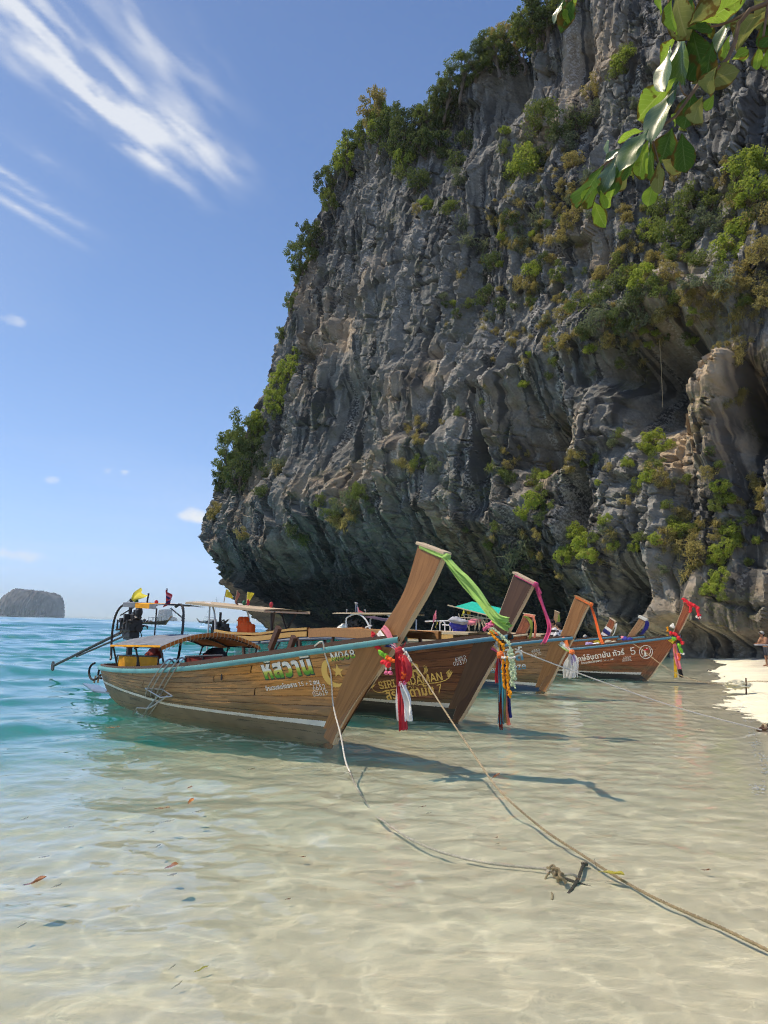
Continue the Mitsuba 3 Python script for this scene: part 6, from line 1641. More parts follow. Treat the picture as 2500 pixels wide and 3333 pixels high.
put('stick', tube([q + A([-.06, .06, zq + .02]), q + A([.02, -.12, zq + .06])], .02, 8), 'wood_dark', k)
put('turns', cat(*[tube([q + A([.02 + .014 * j, .05 * math.cos(t), zq + .07 + .05 * math.sin(t)]) for t in np.linspace(0, 6.28, 12)], .009, 5) for j in range(3)]), 'rope_tan', k)
q = at_z(2427, 2224, .30)
put('mooring_stake', tube([q - A([0, 0, .3]), q + A([.02, 0, .14])], .02, 8), 'wood_dark', label='short dark stake in the dry sand by the farthest boat', category='stake')
mat('rust', paint_fn((.085, .07, .06), (.20, .09, .04), .8), rough=.8)
# the anchor with its tangle of rope
q = at_z(1800, 2842, -.02)
zb = float(sand_z(q[0], q[1]))
k = thing('sunken_anchor', 'dark anchor lying under the clear shallows beside a tan rope knot', 'anchor')
pt = lambda x, y, z: (lambda r: A([r[0], r[1], z]))(at_z(x, y, z))
put('shank', tube([pt(1830, 2858, zb + .05), pt(1900, 2882, zb + .035), pt(2005, 2916, zb + .03)], [.012, .011, .010], 8), 'rust', k)
put('arm', tube(curve([pt(1850, 2912, zb + .02), pt(1872, 2880, zb + .05), pt(1890, 2840, zb + .06), pt(1903, 2812, zb + .05)], 14), [.012] * 13 + [.015], 8), 'rust', k)
put('fluke', box(pt(1903, 2812, zb + .06), (.045, .03, .02), bevel=.2), 'rust', k)
rng = np.random.default_rng(2)
k = thing('rope_knot', 'tan tangle of rope tied to the sunken anchor', 'knot')
for i in range(8):
    c = pt(1796 + i * 5, 2828 + i * 4.5, zb + .075 + .02 * rng.random())
    nrm_ = rng.normal(0, 1, 3)
    nrm_ /= np.linalg.norm(nrm_)
    e1 = np.cross(nrm_, [0, 0, 1.0])
    e1 /= np.linalg.norm(e1)
    e2 = np.cross(nrm_, e1)
    put('loop', tube([c + .028 * (math.cos(t) * e1 + math.sin(t) * e2) + .01 * rng.normal(0, .3, 3) for t in np.linspace(0, 6.0, 14)], .0072, 6), 'rope_tan', k, smooth=True)
put('loose_end', tube(curve([pt(1826, 2848, zb + .09), pt(1858, 2846, zb + .10), pt(1880, 2862, zb + .06), pt(1884, 2880, zb + .03), pt(1898, 2912, zb + .02)], 18), .009, 6), 'rope_pale', k, smooth=True)
put('loose_end', tube(curve([pt(1792, 2836, zb + .06), pt(1776, 2858, zb + .03), pt(1784, 2892, zb + .015), pt(1796, 2930, zb + .01)], 18), .007, 6), 'rope_tan', k, smooth=True)

# ================================================================ leaves
def leaf_net(L, wid, bend=.2, fold=.25, n=13, m=7, tipw=.62):
    """An obovate leaf in its own axes: x along the midrib, y across, z its upper side."""
    u = np.linspace(0, 1, n)
    w = wid * (np.sin(np.pi * u ** 1.35) ** .72) * (.55 + .6 * u)
    w[0], w[-1] = wid * .03, wid * .02
    c = np.linspace(-1, 1, m)
    x = L * u[:, None] + 0 * c
    y = w[:, None] * c[None] / 2
    z = -bend * L * (u[:, None] ** 2) + fold * np.abs(y) + .03 * L * np.sin(u[:, None] * 11 + c[None] * 3 + 40 * bend) * np.abs(c[None])
    return np.stack([x, y, z], -1), griduv(u, c * .5 + .5)


def vein(uv):
    mid = smoothstep(.035, .012, dr.abs(uv.y - .5))
    q = uv.x * 9 - dr.abs(uv.y - .5) * 5
    q = q - dr.floor(q)
    side = smoothstep(.10, .03, dr.minimum(q, 1 - q)) * .6
    return dr.clip(mid + side, 0, 1)


def leaf_bsdf(name, c0, c1, vc, trans=.9, rough=.35):
    scene[name] = {'type': 'principledthin', 'base_color': proc(lambda p, n, uv: mix(mix(mix(c0, c1, fbm(p.x * 14, p.y * 14, p.z * 14, 2)), vc, vein(uv) * .5), (.13, .075, .02), .85 * smoothstep(.60, .70, fbm(p.x * 24 + 3, p.y * 24, p.z * 24, 3) + .22 * smoothstep(.30, .5, dr.abs(uv.y - .5)) + .1 * uv.x - .08))), 'roughness': rough, 'diff_trans': trans, 'eta': 1.45}


leaf_bsdf('leaf_fresh', (.22, .36, .035), (.33, .48, .06), (.50, .58, .16), 1.15)  # brighter copy: sunlight through the leaf put into its colour
leaf_bsdf('leaf_green', (.055, .12, .022), (.10, .18, .035), (.20, .27, .09), .7, .3)  # darker copy for leaves out of the sun, shade put into the colour
leaf_bsdf('leaf_olive', (.20, .23, .06), (.30, .31, .10), (.40, .38, .16), .95)
mat('leaf_gloss', proc(lambda p, n, uv: mix(mix((.045, .095, .02), (.08, .14, .03), fbm(p.x * 14, p.y * 14, p.z * 14, 2)), (.17, .22, .08), vein(uv) * .5)), rough=.38, spec=.8, clearcoat=.4, clearcoat_gloss=.6)
mat('twig', cloth_fn((.20, .125, .07), .4, 30), rough=.8)


def place_leaf(base, tip, wid_px, klass, Y, seed, parent, name='leaf', aspect=.52):
    rng = np.random.default_rng(seed)
    p = at_depth(*base, Y)
    q = at_depth(*tip, Y + rng.uniform(-.04, .05))
    d = q - p
    L = np.linalg.norm(d)
    d /= L
    pxm = FOC / Y
    e1 = np.cross(d, [0, 0, 1.0])
    e1 /= np.linalg.norm(e1)
    e2 = np.cross(e1, d)
    view = (p + q) / 2 - EYE
    view /= np.linalg.norm(view)
    s = SUN / np.linalg.norm(SUN)
    q, L = q + d * L * .08, L * 1.08
    wid_px *= 1.22
    wid = max(L * aspect, wid_px / pxm)
    best, bn = -9, None
    for g in np.linspace(0, 2 * math.pi, 48, endpoint=False):
        n_ = math.cos(g) * e2 + math.sin(g) * e1
        app = abs(n_ @ view)
        fit = -2.2 * abs(app - min(1, wid_px / pxm / wid))
        lit = n_ @ s
        seen = -(n_ @ view)                       # > 0: the camera sees the upper side
        sc = {'b': lit * (1 if seen < 0 else .3), 'd': .4 * (seen > 0) - abs(lit - .15), 's': .8 * (seen > 0) * lit, 'o': -.6 * abs(lit - .45)}[klass]
        if fit + sc > best:
            best, bn = fit + sc, n_
    y = np.cross(bn, d)
    net, uv = leaf_net(L, wid, rng.uniform(.06, .32), rng.uniform(.12, .42))
    V = p + net[..., :1] * d + net[..., 1:2] * y + net[..., 2:] * bn
    key = put(name, gridmesh(V), {'b': 'leaf_fresh', 'd': 'leaf_green', 's': 'leaf_gloss', 'o': 'leaf_olive'}[klass], parent, smooth=True, uv=uv)
    return key


LEAVES = [(1000, 560, 700, 840, 220, 'b'), (1000, 250, 770, 560, 90, 'b'), (960, 330, 880, 610, 60, 's'), (1040, 200, 1000, 560, 80, 's'), (1110, 200, 1190, 560, 240, 'd'), (1260, 300, 1200, 580, 140, 'd'), (1120, 640, 1060, 885, 180, 'd'), (1190, 690, 1090, 915, 150, 'o'),
          (1110, 600, 1385, 540, 170, 'o'), (1270, 680, 1210, 790, 80, 'b'), (1020, 590, 800, 965, 120, 's'), (1000, 810, 960, 895, 60, 'b'), (800, 930, 600, 1120, 90, 's'), (800, 1000, 690, 1300, 130, 'b'), (970, 920, 890, 1140, 200, 'd'), (1040, 960, 1050, 1200, 170, 'd'), (890, 1150, 1030, 1225, 110, 'o'),
          (820, 1020, 815, 1300, 60, 'd'), (880, 1160, 850, 1345, 70, 'o'), (835, 1315, 800, 1445, 110, 'b'), (760, 940, 575, 985, 60, 'b'), (610, 1065, 490, 1140, 50, 's'), (505, 1130, 490, 1015, 36, 's'), (565, 1130, 455, 1350, 110, 's'), (605, 1170, 490, 1395, 105, 'd'), (475, 1190, 288, 1455, 80, 'd'),
          (445, 1300, 320, 1495, 100, 'b'), (655, 1200, 565, 1375, 100, 'o'), (455, 1370, 485, 1490, 60, 'b'), (405, 1450, 460, 1605, 75, 'b'), (555, 1360, 470, 1480, 60, 'b'), (700, 1170, 610, 1290, 60, 'd'), (900, -40, 840, 95, 75, 'b'), (965, -20, 940, 260, 80, 'b'), (1000, -60, 1005, 200, 90, 'o'), (1120, -20, 1020, 170, 75, 'd'),
          (1095, 175, 1290, -20, 150, 'o'), (1190, 165, 1400, 10, 150, 'b'), (1300, 125, 1080, 190, 60, 'b'), (1075, 205, 1265, 185, 70, 'd'), (1420, 105, 1275, 310, 60, 's'), (1430, 90, 1400, -30, 80, 'b'), (1430, 370, 1570, 40, 250, 'o'), (1385, 250, 1330, 470, 70, 'b'), (1395, 430, 1510, 365, 85, 'b'),
          (1630, 150, 1640, 340, 120, 'd'), (1610, 310, 1570, 495, 85, 'b'), (1655, 350, 1640, 510, 75, 'b'), (1240, 170, 1250, 255, 60, 'b'), (1290, 480, 1170, 690, 130, 'o'), (1560, 0, 1700, 160, 200, 'o'), (1500, 330, 1480, 430, 70, 'b'), (1700, 250, 1610, 330, 110, 'd')]
zp = lambda x, y: (1750 + x * .4521, y * .4521)
br = thing('almond_branch', 'leafy branch with big glossy leaves hanging into the upper right corner', 'branch')
YB = 2.3
for i, (x0_, y0_, x1_, y1_, w, c) in enumerate(LEAVES):
    place_leaf(zp(x0_, y0_), zp(x1_, y1_), w * .4521, c, YB + .10 * math.sin(i * 2.4), i, br)
tw_ = lambda pts, r0_, r1_: put('twig', tube(curve([at_depth(*zp(x, y), YB) for x, y in pts], 40), np.linspace(r0_, r1_, 40), 7), 'twig', br, smooth=True)
tw_([(4600, -1500), (3000, -640), (2200, -260), (1900, -120), (1659, 20), (1500, 90), (1430, 230), (1410, 350), (1300, 490), (1130, 640), (990, 840), (810, 960), (620, 1110), (480, 1180), (410, 1440)], .022, .003)
tw_([(1500, 95), (1300, 180), (1120, 200), (1020, 210), (985, 240)], .006, .003)
tw_([(1130, 640), (1080, 690), (1020, 590)], .004, .003)
tw_([(820, 960), (830, 1020), (870, 1180), (835, 1320)], .004, .002)
tw_([(1659, 20), (1640, 160), (1620, 300)], .006, .004)
tw_([(1020, 205), (960, 60), (930, -80)], .005, .006)
sp_ = thing('leaf_spray', 'small separate spray of leaves at the top edge left of the big branch', 'branch')
for i, (x0_, y0_, x1_, y1_, w, c) in enumerate([(195, -10, 105, 135, 36, 's'), (200, 15, 155, 195, 40, 's'), (255, 0, 185, 165, 90, 'd'), (225, 30, 200, 175, 60, 'b'), (290, -20, 230, 60, 60, 'b'), (200, -60, 180, 40, 50, 'd')]):
    place_leaf(zp(x0_, y0_), zp(x1_, y1_), w * .4521, c, 3.0, 100 + i, sp_)
put('twig', tube(curve([at_depth(*zp(x, y), 3.0) for x, y in ((2300, -1500), (900, -600), (330, -160), (260, -60), (200, 10))], 24), np.linspace(.018, .004, 24), 6), 'twig', sp_)

# fallen leaves: floating, sunk, and one yellow leaf caught on the rope
mat('leaf_brown', cloth_fn((.20, .075, .025), .5, 40), rough=.6)
mat('leaf_dull', cloth_fn((.27, .24, .15), .5, 40), rough=.9)
mat('leaf_rust', cloth_fn((.42, .15, .03), .4, 40), rough=.55)
mat('leaf_yellow', proc(lambda p, n, uv: mix(mix((.42, .40, .05), (.58, .52, .08), fbm(p.x * 30, p.y * 30, 0, 2)), (.20, .19, .04), vein(uv))), rough=.45)


def fallen(x, y, ang, L, asp, mt, z=None, curl=.15, label=None, group=None, seed=0):
    q = at_z(x, y, 0.0)
    if z is None:
        q = at_z(x, y, max(float(sand_z(q[0], q[1])) + .03, -.10))
    else:
        q = at_z(x, y, z)
    L = L * (.48 if mt == 'leaf_dull' else .62)
    net, uv = leaf_net(L, L * asp, -curl * .6, curl, 9, 5)
    net[..., 0] -= L / 2
    g = math.radians(ang)
    R_ = A([[math.cos(g), math.sin(g), 0], [-math.sin(g), math.cos(g), 0], [0, 0, 1]])
    return put('fallen_leaf', gridmesh(net @ R_ + q), mt, smooth=True, uv=uv, label=label, category='leaf', group=group)


fy = pt(1985, 2846, .03)
net, uv = leaf_net(.17, .062, -.12, .5, 15, 7)
net[..., 0] -= .075
g = math.radians(-42)
R_ = A([[math.cos(g), math.sin(g), 0], [-math.sin(g), math.cos(g), 0], [0, 0, 1]])
lf = put('yellow_leaf', gridmesh(net @ R_ + fy), 'leaf_yellow', smooth=True, uv=uv, label='curled yellow green leaf caught on the tan rope', category='leaf')
put('stalk', tube([fy + (A([-.075, 0, 0]) @ R_), fy + (A([-.10, .012, .03]) @ R_), fy + (A([-.115, .03, .06]) @ R_)], .0025, 5), 'leaf_dull', lf)
fallen(2297, 2835, -35, .10, .42, 'leaf_brown', .012, .4, 'single dark red leaf afloat right of the yellow leaf')
fallen(527, 2633, -5, .22, .26, 'leaf_rust', .012, .2, 'long rust coloured leaf floating off the nearest boat')
fallen(620, 2612, 70, .13, .55, 'leaf_rust', .012, .5, 'curled orange leaf just right of the long rust leaf')
fallen(616, 2566, 10, .09, .7, 'leaf_brown', .012, .5, 'small dark red leaf above the curled orange leaf')
fallen(557, 2825, 20, .14, .7, 'leaf_rust', .012, .4, 'broad crumpled orange leaf over its own shadow in the near shallows')
fallen(112, 2881, 10, .20, .5, 'leaf_brown', .012, .6, 'crumpled dark red leaf near the left edge of the shallows')
fallen(368, 2369, 5, .30, .3, 'leaf_rust', .012, .2, 'brown leaf floating in front of the ladder')
fallen(655, 3155, 48, .14, .16, 'leaf_yellow', None, .1, 'thin yellow blade of leaf on the bottom near the lower edge')
fallen(1613, 2533, 10, .16, .5, 'leaf_brown', .012, .8, 'dark curled leaf caught where the tan rope crosses the shadow')
DEAD = []
for i, (x, y, a, L, asp, m_, z) in enumerate([(545, 2676, 5, .24, .3, 'leaf_dull', None), (640, 2644, 10, .16, .4, 'leaf_dull', None), (225, 2694, 0, .16, .4, 'leaf_dull', None), (142, 2792, 0, .16, .4, 'leaf_dull', None), (182, 2887, 40, .15, .3, 'leaf_dull', None), (82, 2666, 60, .14, .35, 'leaf_dull', None), (400, 2567, 5, .12, .4, 'leaf_dull', None),
                                              (495, 2710, 50, .09, .6, 'leaf_dull', None), (515, 2755, 60, .10, .5, 'leaf_dull', None), (820, 2505, 20, .2, .5, 'leaf_dull', None), (985, 2790, -20, .08, .5, 'leaf_brown', None), (937, 2928, 10, .06, .5, 'leaf_brown', None), (1375, 2627, 5, .12, .3, 'leaf_brown', .01), (1395, 2648, 5, .12, .35, 'leaf_dull', None),
                                              (560, 2850, 10, .13, .6, 'leaf_dull', None), (70, 3015, 60, .12, .3, 'leaf_dull', None), (560, 3150, 60, .10, .2, 'leaf_dull', None), (575, 3210, 55, .13, .15, 'leaf_dull', None), (420, 2480, 0, .12, .4, 'leaf_dull', .01), (1615, 2727, 0, .06, .6, 'leaf_brown', None), (2130, 2420, -5, .12, .3, 'leaf_dull', None), (1850, 2402, -20, .14, .3, 'leaf_dull', .01), (1620, 2748, -10, .08, .4, 'leaf_dull', None), (2275, 2375, 0, .14, .3, 'leaf_brown', None)]):
    DEAD.append((fallen(x, y, a, L, asp, m_, z, .25, 'small dead leaf', 'small dead leaves scattered in the shallows', i), x, y))
# swash foam along the waterline on the right
rng = np.random.default_rng(12)
ms = []
for x, y in [(2345, 2215), (2360, 2225), (2390, 2236), (2420, 2300), (2440, 2345), (2452, 2385), (2462, 2420), (2478, 2460), (2490, 2500), (2470, 2560), (2330, 2180)]:
    for _ in range(40):
        q = at_z(x + rng.normal(0, 14), y + rng.normal(0, 9), .02)
        q[2] = max(.006, float(sand_z(q[0], q[1])) + .006)
        r = rng.uniform(.004, .013)
        ms.append(ball(q, r, 0, (1.5, 1.5, .35)))
put('swash_foam', cat(*ms), 'foam', kind='stuff', label='thin white foam where the water ends on the sand')
put('sand_heap', blob(at_z(2400, 2222, .30) - A([0, 0, .05]), .20, 4, .5, 4, (1.5, 1, .6), 3), 'sand', smooth=40, label='small dug heap of sand at the end of the brown line', category='sand heap')

# ================================================================ growth on the cliff
def foliage_bsdf(name, c0, c1, trans=.8):
    scene[name] = {'type': 'principledthin', 'base_color': proc(lambda p, n, uv: mix(c0, c1, dr.clip(1.6 * fbm(p.x * 2.2, p.y * 2.2, p.z * 2.2, 3) - .3, 0, 1))), 'roughness': .5, 'diff_trans': trans, 'eta': 1.4}


foliage_bsdf('foliage_dark', (.075, .115, .04), (.18, .225, .075))
foliage_bsdf('foliage_green', (.13, .18, .04), (.27, .32, .085))
foliage_bsdf('foliage_bright', (.25, .34, .045), (.44, .50, .105), 1.0)
foliage_bsdf('foliage_straw', (.29, .26, .085), (.50, .43, .16), .8)
foliage_bsdf('foliage_pale', (.13, .165, .085), (.26, .30, .17), .7)
mat('bark', cloth_fn((.16, .13, .10), .4, 6), rough=.9)
rng = np.random.default_rng(77)


def leaves(c, nrm_, size, rng, long=1.9):
    """Small folded leaves: four triangles each, at centres c facing about nrm_."""
    n = len(c)
    a = rng.normal(0, 1, (n, 3))
    nn = nrm_ + .75 * rng.normal(0, 1, (n, 3))
    nn /= np.linalg.norm(nn, axis=1, keepdims=True)
    a -= nn * (a * nn).sum(1, keepdims=True)
    a /= np.linalg.norm(a, axis=1, keepdims=True)
    b = np.cross(nn, a)
    s = size * rng.uniform(.6, 1.35, (n, 1))
    V = np.stack([c - a * s * long / 2, c + b * s * .5 + nn * s * .15, c + a * s * long / 2 - nn * s * .15, c - b * s * .5 + nn * s * .15], 1)
    f = np.arange(n)[:, None] * 4 + A([[0, 1, 2, 0, 2, 3]])
    return trimesh.Trimesh(V.reshape(-1, 3), f.reshape(-1, 3), process=False)


def clumped(rng, n_cl, n_leaf, r_cl, squash=(1, 1, .8)):
    """Leaf centres in uneven clumps through a ball of radius 1, with outward directions."""
    cs = rng.normal(0, 1, (n_cl, 3))
    cs = cs / np.linalg.norm(cs, axis=1, keepdims=True) * (rng.uniform(.15, 1, (n_cl, 1)) ** .5) * A(squash)
    rad = r_cl * rng.uniform(.55, 1.35, n_cl)
    k = rng.choice(n_cl, n_leaf, p=rad ** 2 / (rad ** 2).sum())
    d = rng.normal(0, 1, (n_leaf, 3))
    d /= np.linalg.norm(d, axis=1, keepdims=True)
    p = cs[k] + d * (rad[k] * rng.uniform(.55, 1.05, n_leaf))[:, None]
    return p, d * .6 + p * .4 + A([0, 0, .5]), cs


SHRUBS = {}
for kind in range(3):
    for mt in ('dark', 'green', 'bright', 'straw', 'pale'):
        r_ = np.random.default_rng(kind * 7 + len(mt))
        p, nn, cs = clumped(r_, 20 + 7 * kind, 1150, .30, ((1, 1, .8), (1.15, .8, .95), (.85, 1.1, .7))[kind])
        fol = leaves(p, nn, .078 if mt != 'bright' else .105, r_)
        st = cat(*[tube(curve([A([0, 0, -1.0]), c * .5 + A([0, 0, -.35]), c], 6), [.035, .032, .028, .022, .015, .008], 4) for c in cs[:9]])
        SHRUBS[kind, mt] = g = f'shrub_kind_{kind}_{mt}'
        scene[g] = {'type': 'shapegroup', 'foliage': mikit.ply(fol, 'foliage_' + mt), 'stem': mikit.ply(st, 'bark')}
SPIKES = {}
for mt in ('pale', 'green', 'straw'):
    r_ = np.random.default_rng(len(mt) * 3)
    ms = []
    for _ in range(110):
        d = r_.normal(0, 1, 3) + A([0, 0, .5])
        d /= np.linalg.norm(d)
        o = r_.normal(0, .28, 3)
        s = np.cross(d, [0, 0, 1.0])
        s /= np.linalg.norm(s) + 1e-9
        L = r_.uniform(.5, 1.0)
        t = np.linspace(0, 1, 5)
        mid = o + d * (L * t)[:, None] + A([0, 0, -1.0]) * (.45 * L * t ** 2)[:, None]
        w = .035 * (1 - t ** 1.5) + .003
        ms.append(gridmesh(np.stack([mid - s * w[:, None], mid + s * w[:, None]], 1)))
    SPIKES[mt] = g = f'spiky_kind_{mt}'
    scene[g] = {'type': 'shapegroup', 'blades': mikit.ply(cat(*ms), 'foliage_' + mt)}
TREES = []
for kind in range(4):
    r_ = np.random.default_rng(40 + kind)
    p, nn, cs = clumped(r_, 55, 3300, .19, (.95, .95, 1.15))
    for mt in ('green', 'bright', 'dark', 'straw'):
        g = f'tree_kind_{kind}_{mt}'
        limbs = [tube(curve([A([.1, 0, -2.1]), A([0, .1, -1.3]), c * .35 + A([0, 0, -.5]), c], 9), np.linspace(.07, .014, 9), 5) for c in cs[::4]]
        scene[g] = {'type': 'shapegroup', 'trunk': mikit.ply(cat(*limbs), 'bark', smooth=40), 'crown': mikit.ply(leaves(p, nn, .062, np.random.default_rng(kind)), 'foliage_' + mt)}


def grow_at(group, name, x, y, r, label, category, grp, stretch=1.0, sink=.25, tilt=.5, turn=None):
    P_, n_ = on_cliff(x, y)
    dist = np.linalg.norm(P_ - EYE)
    R_ = r * 1.507 / FOC * dist
    up = A([0, 0, 1.0]) * (1 - tilt) + n_ * tilt
    up /= np.linalg.norm(up)
    # keep the plant where the photograph shows it: on the line of sight, just in front of the rock
    c = EYE + (at_depth(x * 1.507, y * 1.507, P_[1]) - EYE) * (1 - R_ * (1 - sink) * .7 / dist)
    g = turn if turn is not None else rng.uniform(0, 6.28)
    e1 = np.cross(up, [math.cos(g), math.sin(g), .1])
    e1 /= np.linalg.norm(e1)
    e2 = np.cross(up, e1)
    M = np.eye(4)
    M[:3, :3] = np.stack([e1 * R_, e2 * R_, up * R_ * stretch], 1)
    M[:3, 3] = c
    key = number(name)
    scene[key] = {'type': 'instance', 'to_world': T(M.tolist()), 'shapegroup': {'type': 'ref', 'id': group}}
    labels[key] = {'label': label, 'category': category, 'group': grp}
    return key


# trees along the skyline: x, y, radius (1659ths), kind of leaf
SKY = [(1180, 22, 44, 'dark'), (1140, 45, 38, 'green'), (1100, 75, 38, 'straw'), (1066, 105, 36, 'green'), (1035, 130, 36, 'dark'), (1003, 152, 36, 'green'), (976, 185, 36, 'dark'), (952, 205, 26, 'green'), (925, 240, 26, 'green'), (902, 258, 24, 'dark'), (1215, 10, 34, 'green'), (1120, 110, 40, 'dark'), (1160, 70, 36, 'green'), (872, 262, 26, 'dark'), (845, 255, 26, 'green'), (806, 232, 34, 'straw'), (822, 262, 30, 'bright'),
       (790, 285, 24, 'green'), (765, 305, 28, 'green'), (752, 338, 32, 'bright'), (724, 368, 26, 'green'), (704, 402, 28, 'dark'), (712, 438, 22, 'green'), (668, 512, 32, 'dark'), (655, 545, 34, 'green'), (650, 590, 24, 'green'), (632, 655, 20, 'green'), (606, 722, 14, 'green'), (630, 790, 34, 'bright'), (610, 830, 34, 'bright'), (598, 870, 28, 'bright'),
       (535, 935, 42, 'green'), (560, 915, 26, 'bright'), (505, 968, 38, 'green'), (488, 1000, 34, 'green'), (545, 985, 34, 'dark'), (480, 1038, 24, 'dark'), (510, 1020, 34, 'dark'), (466, 1108, 20, 'straw'), (840, 300, 40, 'dark'), (880, 310, 40, 'dark'), (920, 300, 36, 'dark'), (960, 240, 34, 'dark')]
NTH = ['topmost'] + [w + ' from the top' for w in 'second third fourth fifth sixth seventh eighth ninth tenth eleventh twelfth thirteenth fourteenth fifteenth sixteenth seventeenth eighteenth nineteenth twentieth'.split()] + [w + ' from the bottom' for w in 'twenty-third twenty-second twenty-first twentieth nineteenth eighteenth seventeenth sixteenth fifteenth fourteenth thirteenth twelfth eleventh tenth ninth eighth seventh sixth fifth fourth third second'.split()] + ['lowest']
SKY.sort(key=lambda t: t[1])
TL = {'dark': 'dark green', 'green': 'green', 'bright': 'bright yellow green', 'straw': 'sparse brownish'}
for i, (x, y, r, mt) in enumerate(SKY):
    grow_at(f'tree_kind_{i % 4}_{mt}', 'cliff_tree', x, y, r, f'{TL[mt]} small tree on the left skyline of the cliff, {NTH[i]}', 'tree', 'small trees along the edge of the cliff', rng.uniform(.9, 1.15) * (.72 if y < 200 else 1), .2 if y > 200 else .5, .3)
# bushes over the face
BUSH = [(882, 340, 30, 'bright'), (868, 370, 22, 'green'), (905, 385, 30, 'dark'), (950, 310, 36, 'dark'), (985, 345, 30, 'dark'), (1010, 300, 26, 'dark'), (920, 440, 18, 'bright'), (900, 452, 14, 'straw'), (975, 445, 22, 'green'), (990, 380, 24, 'pale'),
        (1150, 262, 34, 'green'), (1185, 232, 26, 'green'), (1200, 265, 34, 'dark'), (1130, 350, 36, 'bright'), (1108, 372, 28, 'green'), (1175, 335, 32, 'dark'), (1220, 300, 28, 'pale'), (1240, 345, 26, 'straw'), (1345, 130, 22, 'bright'), (1330, 150, 18, 'green'), (1350, 112, 18, 'green'), (1275, 190, 22, 'straw'), (1290, 230, 20, 'pale'), (1250, 260, 26, 'dark'),
        (1100, 470, 22, 'dark'), (1130, 520, 24, 'pale'), (1065, 560, 26, 'dark'), (1045, 640, 28, 'dark'), (1085, 655, 22, 'dark'), (1120, 612, 22, 'straw'), (1150, 585, 24, 'bright'), (1142, 612, 20, 'straw'), (1190, 560, 18, 'straw'), (1215, 510, 16, 'straw'), (1235, 462, 22, 'straw'), (1255, 440, 18, 'green'), (1275, 500, 20, 'straw'), (1205, 590, 18, 'green'),
        (1420, 450, 28, 'green'), (1445, 490, 40, 'green'), (1400, 500, 26, 'bright'), (1480, 430, 30, 'green'), (1520, 470, 34, 'pale'), (1535, 430, 28, 'green'), (1500, 510, 28, 'dark'), (1460, 540, 30, 'green'), (1600, 360, 30, 'bright'), (1640, 350, 36, 'bright'), (1630, 410, 34, 'bright'), (1590, 430, 28, 'green'), (1645, 470, 34, 'straw'), (1605, 500, 36, 'bright'), (1575, 540, 32, 'bright'),
        (1640, 540, 34, 'straw'), (1620, 590, 32, 'straw'), (1650, 640, 26, 'straw'), (1605, 650, 22, 'green'), (1560, 480, 22, 'pale'), (1545, 590, 26, 'green'), (1510, 560, 28, 'green'), (1490, 610, 26, 'pale'), (1450, 590, 26, 'straw'), (1300, 590, 22, 'straw'), (1285, 640, 34, 'green'), (1320, 620, 28, 'pale'), (1350, 600, 34, 'green'), (1390, 600, 30, 'bright'), (1420, 620, 28, 'green'), (1370, 640, 32, 'dark'),
        (1250, 660, 26, 'green'), (1215, 680, 20, 'straw'), (1290, 690, 36, 'pale'), (1335, 690, 34, 'dark'), (1380, 685, 26, 'pale'), (1430, 680, 24, 'straw'), (1260, 715, 24, 'dark'), (1310, 735, 22, 'straw'), (1220, 730, 18, 'straw'), (1180, 690, 16, 'pale'), (1150, 650, 16, 'green'), (1460, 640, 20, 'green'), (1410, 560, 20, 'straw'), (1330, 560, 18, 'green'), (1360, 470, 18, 'straw'), (1350, 500, 16, 'green'),
        (745, 1085, 34, 'pale'), (775, 1062, 30, 'green'), (715, 1100, 28, 'green'), (760, 1112, 26, 'straw'), (730, 1128, 24, 'straw'), (800, 1095, 20, 'pale'), (690, 1082, 18, 'green'), (868, 1000, 20, 'straw'), (905, 998, 22, 'green'), (935, 1000, 22, 'pale'), (600, 1002, 26, 'pale'), (575, 1020, 20, 'dark'), (630, 1140, 22, 'dark'), (560, 1060, 22, 'dark'), (520, 1150, 18, 'straw'),
        (1152, 1032, 22, 'green'), (1178, 1028, 16, 'bright'), (1168, 1060, 22, 'green'), (1148, 1082, 26, 'bright'), (1130, 1108, 22, 'bright'), (1180, 1095, 22, 'green'), (1165, 1118, 18, 'dark'), (1100, 1030, 20, 'dark'), (1245, 1150, 24, 'bright'), (1260, 1175, 28, 'bright'), (1235, 1190, 24, 'bright'), (1270, 1200, 22, 'bright'), (1215, 1205, 18, 'bright'), (1280, 1160, 16, 'green'),
        (1412, 945, 24, 'bright'), (1438, 965, 18, 'bright'), (1395, 965, 18, 'bright'), (1410, 1000, 26, 'green'), (1430, 1035, 24, 'straw'), (1395, 1030, 22, 'bright'), (1375, 1050, 18, 'green'), (1335, 935, 16, 'green'), (1320, 955, 14, 'pale'), (1355, 1000, 14, 'bright'), (1555, 1050, 20, 'bright'), (1570, 1075, 20, 'bright'), (1545, 1090, 18, 'green'), (1530, 1020, 18, 'straw'),
        (1470, 1110, 22, 'straw'), (1462, 1140, 22, 'bright'), (1485, 1150, 22, 'green'), (1500, 1185, 26, 'straw'), (1575, 1150, 22, 'bright'), (1560, 1185, 24, 'bright'), (1590, 1165, 18, 'bright'), (1548, 1210, 18, 'bright'), (1555, 1245, 20, 'bright'), (1538, 1270, 22, 'bright'), (1560, 1285, 14, 'green'), (1415, 1165, 18, 'bright'), (1380, 1160, 16, 'green'), (1350, 1080, 14, 'straw'), (1300, 1140, 14, 'pale'), (1440, 1090, 16, 'green'), (1610, 1120, 20, 'green'), (1630, 1040, 18, 'straw')]
WHERE = lambda x, y: 'upper' if y < 420 else 'middle' if y < 800 else 'lower'
LOOK = {'dark': 'dark green leafy', 'green': 'mid green leafy', 'bright': 'bright yellow green', 'straw': 'straw coloured dry', 'pale': 'pale grey green'}
_r = np.random.default_rng(8)
